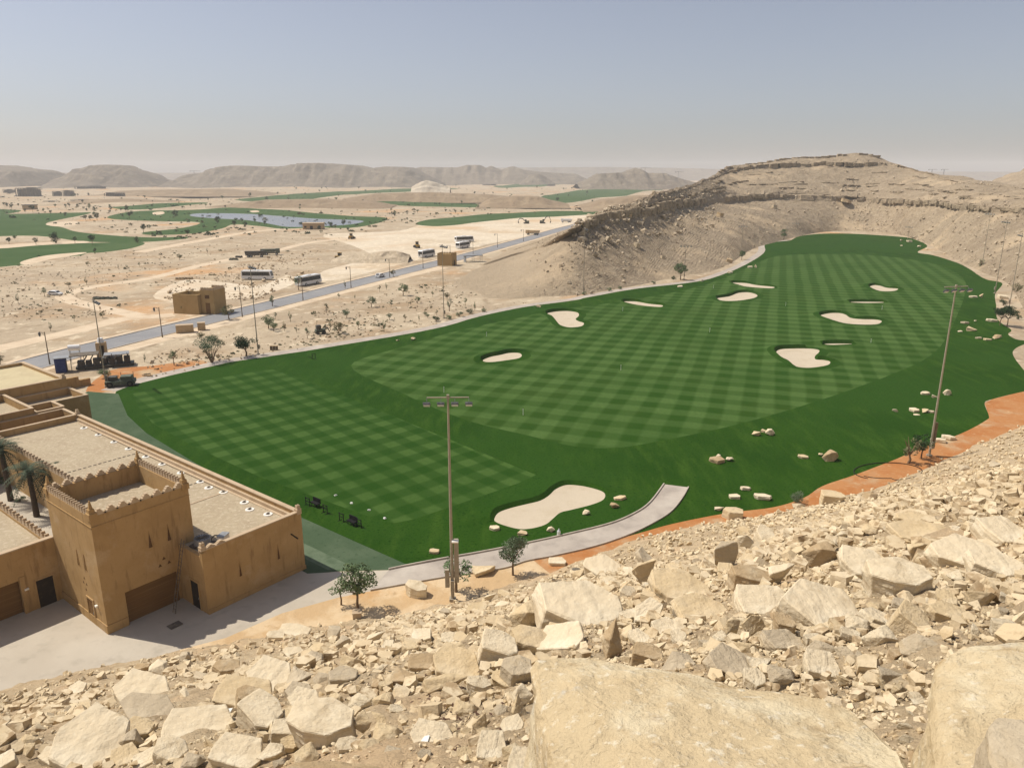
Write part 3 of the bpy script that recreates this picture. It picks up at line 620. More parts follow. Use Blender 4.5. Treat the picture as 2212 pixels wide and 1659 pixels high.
def c1(x, y, w_, h_): return (1100 + x / 1.9785, 1100 + y / 1.9785, w_ / 1.9785, h_ / 1.9785)
def c2(x, y, w_, h_): return (x / 1.9235, 1250 + y / 1.9235, w_ / 1.9235, h_ / 1.9235)
RK = [  # crop, x, y, w, h, shape, tone, rz, tilt, label
 (1, 310, 400, 390, 230, 'slab', 'pale', 14, (-8, 6), 'largest pale slab behind the foreground boulder, its top face flat and bright'),
 (1, 468, 522, 165, 225, 'upright', 'brown', 30, (4, 14), 'dark brown upright rock standing against the back edge of the foreground boulder'),
 (1, 235, 545, 230, 125, 'slab', 'pale', -20, (-4, -18), 'leaning pale slab between the largest slab and the foreground boulder'),
 (1, 735, 320, 260, 135, 'slab', 'tan', 8, (-14, 4), 'pitted tan slab casting a deep shadow under its front edge'),
 (1, 405, 228, 170, 110, 'slab', 'pale', -5, (-16, 3), 'square pale slab on the skyline of the scree nearest the concrete path'),
 (1, 580, 190, 130, 110, 'wedge', 'grey', 60, (10, -22), 'wedge with a dark hollow right face on the skyline of the scree'),
 (1, 600, 250, 140, 170, 'wedge', 'tan', -30, (-10, -20), 'tall tan wedge just below the hollow wedge on the scree skyline'),
 (1, 925, 175, 150, 175, 'upright', 'grey', 20, (-6, 12), 'pointed grey fin of rock standing upright on the scree skyline'),
 (1, 1012, 125, 85, 135, 'upright', 'pale', -10, (-4, 4), 'rounded upright pale rock close to the right of the pointed grey fin'),
 (1, 1095, 102, 85, 105, 'block', 'pale', 5, (-22, 2), 'pale square block tipped over a dark hollow, right of the pointed fin'),
 (1, 1690, 290, 255, 195, 'block', 'pale', -6, (-10, -3), 'large box-shaped block with a bright top and layered front, right of centre'),
 (1, 1780, 170, 140, 120, 'wedge', 'tan', 15, (0, 16), 'tan wedge directly behind the layered box-shaped block'),
 (1, 1350, 205, 180, 65, 'chunk', 'brown', 5, (0, 2), 'long low brown rock in the small stones behind the layered block'),
 (1, 1545, 225, 230, 120, 'slab', 'pale', -12, (-14, 6), 'smooth pale slab sloping left, touching the layered block'),
 (1, 2000, 175, 320, 150, 'slab', 'pale', 4, (-10, 0), 'broad pale slab at the right end of the scree, behind the layered block'),
 (1, 2120, 230, 230, 105, 'slab', 'pale', -8, (-8, 2), 'pale thick-fronted slab cut by the frame before the broad right slab'),
 (1, 1790, 98, 280, 60, 'flat', 'tan', 6, (-8, 0), 'long thin tan ledge high on the right of the scree'),
 (1, 2150, 85, 210, 120, 'slab', 'pale', 8, (-10, 4), 'big pale slab at the right picture edge, above the broad right slab'),
 (1, 1535, 22, 90, 55, 'chunk', 'brown', 30, (0, 8), 'small dark brown chunk alone on the fine stones near the orange soil'),
 (1, 1760, 42, 180, 55, 'slab', 'tan', -4, (-4, 3), 'low tan slab with a shaded right end, high on the right scree'),
 (1, 1045, 305, 180, 105, 'block', 'brown', 6, (-4, 8), 'brown angular block in the middle of the scree, left of a pale wedge'),
 (1, 1195, 265, 180, 130, 'wedge', 'pale', 20, (-18, 6), 'pale low wedge with a sharp top in the middle of the scree'),
 (1, 1110, 390, 280, 125, 'slab', 'pale', -3, (-12, 4), 'pale table-like slab with a dark thick front, middle of the scree'),
 (1, 1375, 400, 340, 175, 'flat', 'pale', 10, (-14, 6), 'very wide flat slab lying almost flush with the scree, left of the layered block'),
 (1, 1500, 478, 125, 95, 'chunk', 'pale', -10, (-20, 4), 'pale rounded chunk just in front of the very wide flat slab'),
 (1, 1592, 460, 115, 75, 'slab', 'pale', 25, (-6, 10), 'small pale slab leaning on the rounded chunk, below the layered block'),
 (1, 1722, 472, 155, 155, 'block', 'tan', -25, (-6, 18), 'upright tan block with a slanted bright face under the layered block'),
 (1, 1610, 552, 185, 135, 'chunk', 'pale', 10, (-8, 8), 'domed pale rock in front of the upright tan block'),
 (1, 1785, 592, 190, 95, 'chunk', 'grey', -12, (0, 4), 'low grey-brown rock touching the left edge of the right-hand boulder'),
 (1, 950, 497, 95, 125, 'upright', 'tan', 15, (0, 4), 'narrow tan rock standing left of two crossed slabs mid scree'),
 (1, 1050, 482, 115, 115, 'wedge', 'tan', -35, (-8, 24), 'tan slab leaning steeply right under the table-like slab'),
 (1, 1182, 492, 90, 115, 'block', 'brown', 4, (0, -4), 'brown square-topped block standing under the right end of the table-like slab'),
 (1, 1180, 560, 200, 75, 'slab', 'grey', 16, (-8, 10), 'long grey slab dipping right, in front of the square-topped brown block'),
 (1, 1020, 580, 165, 105, 'wedge', 'tan', 0, (0, 0), 'gable-shaped tan rock in front of the leaning tan slab'),
 (1, 960, 652, 225, 125, 'slab', 'grey', 22, (-16, 10), 'large grey slab tilted right, just above the foreground boulder'),
 (1, 728, 655, 165, 95, 'chunk', 'grey', 0, (-6, 4), 'grey-brown chunk resting behind the crest of the foreground boulder'),
 (1, 1080, 640, 115, 75, 'chunk', 'pale', 10, (-6, 4), 'pale chunk touching the right side of the large tilted grey slab'),
 (1, 1350, 662, 155, 85, 'slab', 'pale', -14, (-10, 6), 'pale flat rock halfway between the domed rock and the foreground boulder'),
 (1, 1345, 590, 135, 95, 'chunk', 'grey', 8, (-6, 2), 'grey chunk right of the long dipping slab'),
 (1, 1170, 702, 145, 95, 'chunk', 'grey', 4, (-8, 4), 'pale grey rock behind the right shoulder of the foreground boulder'),
 (1, 1060, 722, 95, 65, 'slab', 'pale', -8, (-6, 0), 'small pale slab right beside the crest of the foreground boulder'),
 (1, 592, 622, 150, 105, 'block', 'brown', -6, (-4, 0), 'dark shaded block in the gap behind the upright brown rock'),
 (1, 75, 440, 160, 160, 'chunk', 'tan', 20, (-6, 10), 'big tan lump to the left of the largest pale slab'),
 (1, 80, 560, 160, 135, 'block', 'tan', -14, (-6, 6), 'blocky tan rock below the big tan lump, left of the leaning slab'),
 (1, 205, 500, 100, 75, 'chunk', 'tan', 0, (0, 0), 'small tan rock wedged under the left corner of the largest slab'),
 (1, 600, 430, 115, 115, 'slab', 'pale', -50, (-10, 10), 'pale plate standing on edge right of the upright brown rock'),
 (1, 690, 500, 150, 65, 'flat', 'pale', 4, (-8, 0), 'thin pale flake on the scree right of the plate standing on edge'),
 (1, 835, 410, 230, 105, 'flat', 'tan', 10, (-12, 2), 'wide tan sheet of rock level with the scree left of the table-like slab'),
 (1, 2030, 362, 165, 85, 'wedge', 'tan', 15, (-10, 6), 'low tan wedge right of the layered block'),
 (1, 1900, 432, 175, 75, 'slab', 'tan', 10, (-6, 6), 'tan slab lying in the fine stones between the upright tan block and the frame'),
 (1, 345, 60, 0, 0, None, None, 0, None, None),
 (1, 60, 830, 75, 170, 'upright', 'tan', 20, (0, -6), 'narrow tan splinter along the left face of the foreground boulder'),
 (1, 70, 1090, 170, 90, 'slab', 'pale', -12, (-6, 4), 'pale slab at the bottom edge beside the left face of the foreground boulder'),
 (1, 30, 690, 130, 130, 'block', 'grey', 12, (-4, 0), 'grey block touching the upper left corner of the foreground boulder'),
 (1, 20, 925, 110, 75, 'slab', 'pale', -20, (-6, -10), 'pale slab half way down the left face of the foreground boulder'),
 (2, 1340, 600, 290, 215, 'block', 'pale', -4, (-8, -2), 'largest pale block left of the foreground boulder, with a shaded undercut front'),
 (2, 1070, 570, 225, 135, 'block', 'pale', -24, (-6, 10), 'pale block with a shaded right end, left of the largest pale block'),
 (2, 800, 612, 320, 140, 'slab', 'pale', 8, (-6, 4), 'long whaleback slab in the lower left scree'),
 (2, 330, 680, 340, 205, 'slab', 'pale', -22, (-8, 12), 'huge tilted pale slab in the bottom left corner of the scree'),
 (2, 605, 540, 280, 120, 'slab', 'grey', -16, (-4, 8), 'long grey slab with a pointed shaded right end, left scree'),
 (2, 560, 455, 265, 150, 'slab', 'pale', -14, (-12, 6), 'pale slab embedded high on the left scree, with a bright upper rim'),
 (2, 565, 630, 140, 95, 'block', 'tan', 0, (0, 6), 'squat tan block leaning on the whaleback slab'),
 (2, 522, 672, 110, 110, 'chunk', 'grey', 20, (0, 0), 'grey rounded rock in the shade of the squat tan block'),
 (2, 930, 370, 105, 98, 'block', 'brown', 24, (0, 6), 'brown cube-shaped rock sitting alone on the left scree'),
 (2, 580, 360, 80, 85, 'wedge', 'brown', -40, (0, -10), 'brown wedge on the rim of the scree closest to the concrete yard'),
 (2, 1100, 400, 210, 140, 'slab', 'pale', -20, (-10, 6), 'pale slab broken along its right side, above the centre left scree'),
 (2, 1240, 385, 110, 135, 'chunk', 'grey', 0, (0, 10), 'grey craggy rock on the right end of the broken pale slab'),
 (2, 1000, 490, 270, 75, 'slab', 'tan', -8, (-10, 6), 'thin tan slab running left of the block with the dark cut face'),
 (2, 1030, 502, 130, 80, 'block', 'brown', -12, (0, 8), 'block with a dark cut face at the end of the thin tan slab'),
 (2, 1220, 300, 105, 60, 'slab', 'pale', -10, (-4, 6), 'pale slab near the upper rim of the left scree, below the potted tree'),
 (2, 1290, 320, 105, 80, 'chunk', 'grey', 0, (0, 8), 'dark-shadowed chunk right behind the pale slab below the potted tree'),
 (2, 1220, 215, 150, 60, 'slab', 'pale', -12, (-4, 4), 'pale flat rock on the rim of the scree at the orange bank'),
 (2, 1140, 245, 85, 55, 'block', 'pale', 0, (-4, 4), 'small pale block left of the flat rock on the rim at the orange bank'),
 (2, 1460, 330, 115, 90, 'wedge', 'tan', 0, (0, 8), 'gable-shaped rock with a sunlit left side above the row of chunks'),
 (2, 1422, 410, 135, 95, 'block', 'grey', 12, (0, 4), 'grey square-faced block just below the gable-shaped rock'),
 (2, 1232, 470, 125, 75, 'slab', 'grey', -12, (-4, 4), 'grey slab above the shaded-end pale block'),
 (2, 1690, 400, 150, 90, 'chunk', 'brown', -10, (0, 6), 'dark craggy rock in the centre of the left scree'),
 (2, 1765, 345, 165, 70, 'slab', 'brown', 5, (0, 4), 'long dark overhanging rock behind the dark craggy rock'),
 (2, 1890, 350, 230, 120, 'slab', 'tan', -20, (-4, 10), 'broad tan slab rising right, behind the pyramid-shaped rock'),
 (2, 1850, 430, 220, 115, 'wedge', 'tan', 0, (-4, 0), 'flat pyramid-shaped tan rock left of the foreground boulder'),
 (2, 1990, 440, 105, 80, 'block', 'pale', 4, (0, 6), 'pale block right of the pyramid-shaped rock'),
 (2, 2060, 285, 180, 165, 'block', 'pale', 10, (-8, 8), 'bright bulky rock under the mast, upper middle of the scree'),
 (2, 2165, 235, 100, 115, 'chunk', 'pale', 0, (0, 4), 'pale lump to the upper right of the bright bulky rock'),
 (2, 2175, 165, 85, 70, 'chunk', 'brown', -12, (0, 0), 'small brown rock on the rim between mast and round tree'),
 (2, 2110, 410, 140, 75, 'slab', 'tan', 0, (-4, 4), 'tan slab right of the pale block beside the pyramid-shaped rock'),
 (2, 2170, 480, 80, 150, 'upright', 'pale', 10, (0, 4), 'tall pale splinter just left of the foreground boulder corner'),
 (2, 2010, 600, 115, 155, 'upright', 'tan', -14, (0, 10), 'pointed tan rock standing alone left of the foreground boulder'),
 (2, 2040, 700, 135, 95, 'slab', 'pale', -6, (-4, 4), 'pale slab in front of the pointed standing tan rock'),
 (2, 1790, 660, 210, 95, 'slab', 'pale', -10, (-4, 4), 'long broken pale slab at the lower centre of the scree'),
 (2, 1600, 640, 145, 125, 'chunk', 'tan', 8, (0, 4), 'cracked tan rock right of the largest pale block'),
 (2, 1512, 590, 65, 145, 'upright', 'tan', 0, (0, 0), 'narrow tan rock pressed against the right end of the largest pale block'),
 (2, 1640, 550, 65, 62, 'block', 'pale', 24, (0, 8), 'small pale cube between dry leaves, upper right of the largest pale block'),
 (2, 1590, 505, 115, 90, 'chunk', 'tan', 0, (0, 4), 'tan chunk behind the small pale cube'),
 (2, 1495, 500, 110, 80, 'chunk', 'pale', 0, (0, 4), 'pale chunk on the upper right shoulder of the largest pale block'),
 (2, 1930, 540, 125, 75, 'chunk', 'tan', 0, (0, 4), 'tan chunk above the pointed standing tan rock'),
 (2, 1250, 505, 145, 90, 'slab', 'pale', -16, (-4, 4), 'pale slab above the largest pale block, partly behind it'),
 (2, 1180, 632, 140, 105, 'block', 'pale', 18, (-4, 0), 'pale block against the left end of the largest pale block'),
 (2, 970, 720, 240, 105, 'slab', 'pale', -12, (-4, 6), 'pale slab at the bottom edge in front of the block with the shaded right end'),
 (2, 690, 722, 150, 125, 'block', 'pale', -22, (0, 8), 'pale block at the bottom edge left of the middle'),
 (2, 790, 755, 110, 95, 'chunk', 'grey', 0, (0, 0), 'grey rock at the bottom edge beside the pale left block'),
 (2, 215, 735, 150, 70, 'slab', 'pale', 0, (-4, 0), 'low pale slab at the foot of the huge tilted slab'),
 (2, 300, 772, 70, 60, 'chunk', 'tan', 0, (0, 0), 'small tan stone under the huge tilted slab'),
 (2, 1440, 700, 100, 85, 'block', 'pale', 0, (-4, 0), 'pale block just below the largest pale block'),
 (2, 1530, 705, 85, 75, 'block', 'tan', 10, (0, 0), 'tan block to the right below the largest pale block'),
 (2, 1640, 735, 130, 75, 'chunk', 'grey', 0, (0, 0), 'grey low rock near the bottom edge left of the brown boulder top'),
 (2, 1120, 720, 120, 75, 'chunk', 'pale', 0, (0, 0), 'pale chunk at the bottom below the block against the largest pale one'),
 (2, 10, 592, 85, 78, 'chunk', 'brown', 0, (0, 0), 'brown rock cut by the left picture edge, higher of two'),
 (2, 8, 712, 60, 60, 'chunk', 'brown', 0, (0, 0), 'brown stone cut by the left picture edge, lower of two'),
 (2, 310, 450, 80, 55, 'slab', 'pale', -24, (0, 0), 'small pale slab on the earthy bank at far left'),
 (2, 2165, 765, 120, 75, 'chunk', 'pale', 0, (0, 0), 'pale stone at the bottom edge just left of the foreground boulder'),
 (2, 1730, 40, 105, 88, 'block', 'pale', -12, (0, 6), 'pale boulder standing alone on the orange bank, left of the mast'),
 (2, 2010, -45, 120, 75, 'chunk', 'tan', 20, (0, 6), 'brown-sided boulder on the orange bank between mast and round tree'),
 (1, 205, 222, 92, 40, 'slab', 'pale', 0, (0, 0), 'small pale boulder on the orange bank right of the round tree'),
 (1, 960, 25, 90, 44, 'block', 'tan', -6, (0, 0), 'tan boulder on the boundary of grass and orange soil'),
 (1, 1130, 42, 62, 30, 'slab', 'pale', 0, (0, 0), 'low pale rock where the fine stones meet the orange soil'),
 (1, 1152, 15, 38, 48, 'upright', 'tan', 0, (0, 0), 'little tan rock standing at the edge of the orange soil'),
 (1, 1385, -42, 125, 58, 'block', 'tan', 4, (0, 0), 'pale yellow block on the orange soil beside the round clipped shrub'),
 (1, 1503, -30, 55, 48, 'wedge', 'pale', 0, (0, 0), 'small pale pointed rock right of the yellow block on the orange soil'),
 (1, 1240, -18, 60, 32, 'wedge', 'pale', 0, (0, 0), 'flat pale rock in front of the round clipped shrub'),
 (1, 1950, -180, 56, 36, 'chunk', 'grey', 0, (0, 0), 'grey rock high on the right fine scree, left of a similar one'),
 (1, 2080, -195, 60, 38, 'chunk', 'grey', 0, (0, 0), 'grey rock high on the right fine scree, right of a similar one'),
 (1, 2185, -55, 90, 90, 'chunk', 'brown', 0, (0, 4), 'brown angular rock cut by the right picture edge above the slabs'),
]
for n_, (cr_, x, y, w_, h_, shp, tone, rz, tl, lab) in enumerate(RK):
    if not shp: continue
    px, py, pw, ph = (c1 if cr_ == 1 else c2)(x, y, w_, h_)
    place_rock(px, py, pw, ph, shp, tone, n_ % 5, lab, 'rocks of the scree slope', rz, tl, 3)

def hull_px(lst, k=.80): return [atY(px, py, yy * k) for px, py, yy in lst]
# the two boulders right in front of the camera
pts = hull_px([(1138, 1420, 8.6), (1166, 1402, 8.7), (1260, 1399, 8.8), (1375, 1432, 8.6), (1480, 1466, 8.2), (1560, 1490, 8.0), (1690, 1512, 7.6), (1830, 1530, 7.2), (1905, 1568, 6.7), (1960, 1620, 6.2), (1990, 1690, 5.6),
               (1210, 1760, 5.9), (1180, 1650, 6.5), (1155, 1540, 7.4), (1600, 1780, 5.2), (1900, 1760, 5.2)])
low = [Vector((p.x + (.25 if p.x > 1.5 else -.05), p.y - .2, p.z - 2.4)) for p in pts[::2]]
b1 = rock_from_pts('boulder', 5, pts + low, m_boulder, 4, .035)
tag(b1, 'enormous yellowish boulder filling the bottom of the picture right of centre', 'boulder', 'boulders in front of the camera')
pts = hull_px([(1998, 1440, 6.9), (2050, 1396, 7.0), (2100, 1386, 7.1), (2250, 1384, 6.9), (2450, 1400, 6.4), (1990, 1520, 6.3), (2010, 1620, 5.6), (2030, 1720, 5.0), (2250, 1780, 4.6), (2500, 1700, 4.7)])
low = [Vector((p.x + .1, p.y - .1, p.z - 2.2)) for p in pts[::2]]
b2 = rock_from_pts('boulder', 11, pts + low, m_boulder, 4, .04)
tag(b2, 'large crusty boulder in the bottom right corner, cut by the frame', 'boulder', 'boulders in front of the camera')
pts = hull_px([(2130, 1560, 4.9), (2150, 1540, 5.0), (2230, 1550, 4.9), (2300, 1600, 4.6), (2140, 1640, 4.6), (2200, 1740, 4.2), (2300, 1740, 4.1)])
low = [Vector((p.x, p.y, p.z - 1.2)) for p in pts[::2]]
b3 = rock_from_pts('boulder', 17, pts + low, m_rock_grey, 3, .04)
tag(b3, 'grey slab leaning on the crusty boulder at the bottom right corner', 'boulder', 'boulders in front of the camera')
pts = hull_px([(590, 1668, 6.3), (640, 1648, 6.6), (720, 1638, 6.7), (800, 1644, 6.6), (850, 1662, 6.3), (700, 1760, 5.6), (850, 1740, 5.6), (600, 1740, 5.7)])
low = [Vector((p.x, p.y, p.z - .9)) for p in pts[::2]]
b4 = rock_from_pts('boulder', 23, pts + low, m_rock_brown, 3, .03)
tag(b4, 'brownish boulder whose rounded top only just rises over the bottom edge, left of centre', 'boulder', 'boulders in front of the camera')

# middle-sized loose rocks between the big ones
MID = []
def zone(px, py):
    if py < 1300 and px > 1500: return 'small loose rock among the fine stones above the layered box-shaped block'
    if px > 1650: return 'small loose rock scattered right of the foreground boulder'
    if px > 1130: return 'small loose rock wedged between the slabs behind the foreground boulder'
    if px > 620: return 'small loose rock in the jumble left of the foreground boulder'
    return 'small loose rock on the earthy scree below the concrete yard'
r_ = random.Random(31); n_mid = 0; tries = 0
while n_mid < 118 and tries < 5000:
    tries += 1
    px = r_.uniform(-10, 2220); py = r_.uniform(1120, 1655)
    top = np.interp(px, [a for a, b in toe_px], [b for a, b in toe_px])
    if py < top + 14: continue
    if px < 620 and r_.random() < .55: continue
    s_ = r_.uniform(30, 62) * (.75 + .35 * (py - 1120) / 530)
    if any(abs(px - a) < (s_ + w0) * .33 and abs(py - b) < (s_ + w0) * .2 for a, b, w0, _ in ALLROCKS): continue
    if 1150 < px < 1960 and py > 1400 + max(0, (px - 1375) * .22) - 10: continue
    if px > 1985 and py > 1370: continue
    place_rock(px, py, s_, s_ * r_.uniform(.5, .85), r_.choice(['chunk', 'chunk', 'slab', 'block', 'wedge']), r_.choice(['pale', 'pale', 'tan', 'grey', 'tan']), r_.randint(0, 4), zone(px, py), 'small loose rocks of the scree', r_.uniform(0, 360), None, 2)
    n_mid += 1

# stones too many to count: one object
def small_hull(seed, npts=9):
    bm = rock_bm(seed, (1, .85, .82), npts, 1, 0, .35); bmesh.ops.triangulate(bm, faces=bm.faces); bm.verts.ensure_lookup_table()
    V = np.array([v.co[:] for v in bm.verts]); T = np.array([[v.index for v in f.verts] for f in bm.faces]); bm.free(); return V, T
HULLS = [small_hull(900 + k, 8 + k % 5) for k in range(10)]
def clear_of_rocks(gx, gy, f):                 # stones do not sit on top of the big rocks
    keep = np.ones(len(gx), bool)
    for _, _, _, o in ALLROCKS:
        if o.location.length > 90 or o.location.y > 75: continue
        keep &= (gx - o.location.x) ** 2 + (gy - o.location.y) ** 2 > (o.scale[0] * .5 * f) ** 2
    return keep
HULLS2 = []
for k in range(12):
    bm_ = rock_bm(700 + k * 3, (1, .8, .55 + .05 * (k % 6)), 11, 1, 0, .85 if k % 3 else .4); bm_.verts.index_update(); HULLS2.append((np.array([v.co[:] for v in bm_.verts]), np.array([[v.index for v in f.verts] for f in bm_.faces]))); bm_.free()
def stones(name, P, S, mt, kind='stuff', sink=.2, HULLS=HULLS):
    VV, TT, n0 = [], [], 0
    which = rng.integers(0, len(HULLS), len(P))
    for k, (V, T) in enumerate(HULLS):
        ii = np.where(which == k)[0]
        if not len(ii): continue
        a = rng.uniform(0, 2 * math.pi, len(ii)); b = rng.normal(0, .35, len(ii)); ca, sa, cb, sb = np.cos(a), np.sin(a), np.cos(b), np.sin(b)
        x, y, z = V[:, 0], V[:, 1], V[:, 2] * 1.0
        y2 = y * cb[:, None] - z * sb[:, None]; z2 = y * sb[:, None] + z * cb[:, None]
        X_ = x * ca[:, None] - y2 * sa[:, None]; Y_ = x * sa[:, None] + y2 * ca[:, None]
        W = np.stack([X_, Y_, z2], 2) * S[ii][:, None, None] + P[ii][:, None, :]; W[:, :, 2] += S[ii][:, None] * sink
        VV.append(W.reshape(-1, 3)); TT.append((T[None] + (np.arange(len(ii)) * len(V))[:, None, None] + n0).reshape(-1, 3)); n0 += len(ii) * len(V)
    o = link_mesh(name, np_mesh(name, np.concatenate(VV), np.concatenate(TT)), mt); tag(o, kind=kind); return o
N = 90000
lr = rng.uniform(np.log(4.5), np.log(160), N); rr_ = np.exp(lr); a_ = rng.uniform(R(-42), R(44), N)
gx, gy = rr_ * np.sin(a_), rr_ * np.cos(a_)
q_ = gx * NX.x + gy * NX.y; s_ = gx * AX.x + gy * AX.y; d_ = q_ - np.interp(s_, toe_s, toe_q)
patch = np.array([noise.noise(Vector((x * .22, y * .22, 9))) for x, y in zip(gx, gy)])
right = np.clip((gx / (gy + 1) + .2) * 1.5, 0, 1)
ok = (d_ > rng.uniform(-1, 2.5, N)) & (rng.uniform(0, 1, N) < .22 + .55 * right + .5 * patch)
ok &= clear_of_rocks(gx, gy, .85); gx, gy, rr_, right = gx[ok], gy[ok], rr_[ok], right[ok]
size = rr_ * np.exp(rng.normal(0, .55, len(gx))) * .0046; size = np.clip(size, .015, .6)
gz_ = slope_np(gx, gy) + np.array([noise.fractal(Vector((x * .35, y * .35, 2)), .7, 2.1, 5) * min(.28, .02 + r * .02) for x, y, r in zip(gx, gy, rr_)])
stones('scree_gravel', np.stack([gx, gy, gz_], 1), size, m_gravel)
print('gravel', len(gx))
N = 12000
rr_ = np.exp(rng.uniform(np.log(5.5), np.log(55), N)); a_ = rng.uniform(R(-40), R(42), N); gx, gy = rr_ * np.sin(a_), rr_ * np.cos(a_)
q_ = gx * NX.x + gy * NX.y; s_ = gx * AX.x + gy * AX.y; d_ = q_ - np.interp(s_, toe_s, toe_q)
patch = np.array([noise.noise(Vector((x * .18, y * .18, 4))) for x, y in zip(gx, gy)])
ok = clear_of_rocks(gx, gy, 1.0) & (d_ > 3) & (rng.uniform(0, 1, N) < .35 + .7 * patch + .35 * (gx / gy > -.25))
gx, gy, rr_ = gx[ok], gy[ok], rr_[ok]
stones('scree_rubble', np.stack([gx, gy, slope_np(gx, gy)], 1), np.clip(rr_ * np.exp(rng.normal(0, .4, len(gx))) * .0140, .05, .8), m_rubble, sink=.12, HULLS=HULLS2)
# dry leaves blown into the gaps
N = 9000; rr_ = np.exp(rng.uniform(np.log(5.5), np.log(18), N)); a_ = rng.uniform(R(-22), R(12), N); gx, gy = rr_ * np.sin(a_), rr_ * np.cos(a_)
patch = np.array([noise.noise(Vector((x * .5, y * .5, 14))) for x, y in zip(gx, gy)]); ok = rng.uniform(0, 1, N) < patch * 1.6 - .1; gx, gy = gx[ok], gy[ok]
c_ = np.stack([gx, gy, slope_np(gx, gy) + rng.uniform(.03, .12, len(gx))], 1); a1 = rng.normal(0, 1, c_.shape) * (1, 1, .4); b1_ = rng.normal(0, 1, c_.shape) * (1, 1, .4); a1 /= np.linalg.norm(a1, axis=1)[:, None]; b1_ /= np.linalg.norm(b1_, axis=1)[:, None]
V_ = np.stack([c_ - a1 * .05, c_ + b1_ * .025, c_ + a1 * .05, c_ - b1_ * .025], 1).reshape(-1, 3)
tag(link_mesh('dry_leaves', np_mesh('dry_leaves', V_, np.arange(len(V_)).reshape(-1, 4)), mat('dead_leaf', (.085, .045, .03), [(4, (.13, .075, .045), .45, .65, 3)])), kind='stuff')
# ------------------------------------------------------------------ the rocky hill behind the range
def steep(c, cur):
    N, L = c['N'], c['L']
    g = N.new('ShaderNodeNewGeometry'); s = N.new('ShaderNodeSeparateXYZ'); L.new(g.outputs['True Normal'], s.inputs[0])
    f = c['ramp'](s.outputs[2], .55, .28)
    cur = c['mix'](f, cur, (.32, .25, .17))
    sp = N.new('ShaderNodeSeparateXYZ'); L.new(c['co'], sp.inputs[0])                # the sandy fan at the hill's left foot
    fan = math_node(N, L, 'ADD', sp.outputs[0], math_node(N, L, 'MULTIPLY', c['nz'](.06, 3), 22))
    return c['mix'](math_node(N, L, 'MULTIPLY', c['ramp'](fan, 34, 12), .8), cur, (.43, .338, .228))
m_hill = mat('hill_scree', (.36, .282, .19), [(.05, (.30, .232, .155), .42, .64, 6), (.25, (.44, .355, .245), .50, .70, 6), (.7, (.26, .195, .13), .50, .66, 7), (.03, (.50, .385, .25), .5, .68, 5, (1, 1, .4))],
             [(.5, .8, 8), (2.0, .2, 5)], extra=steep)
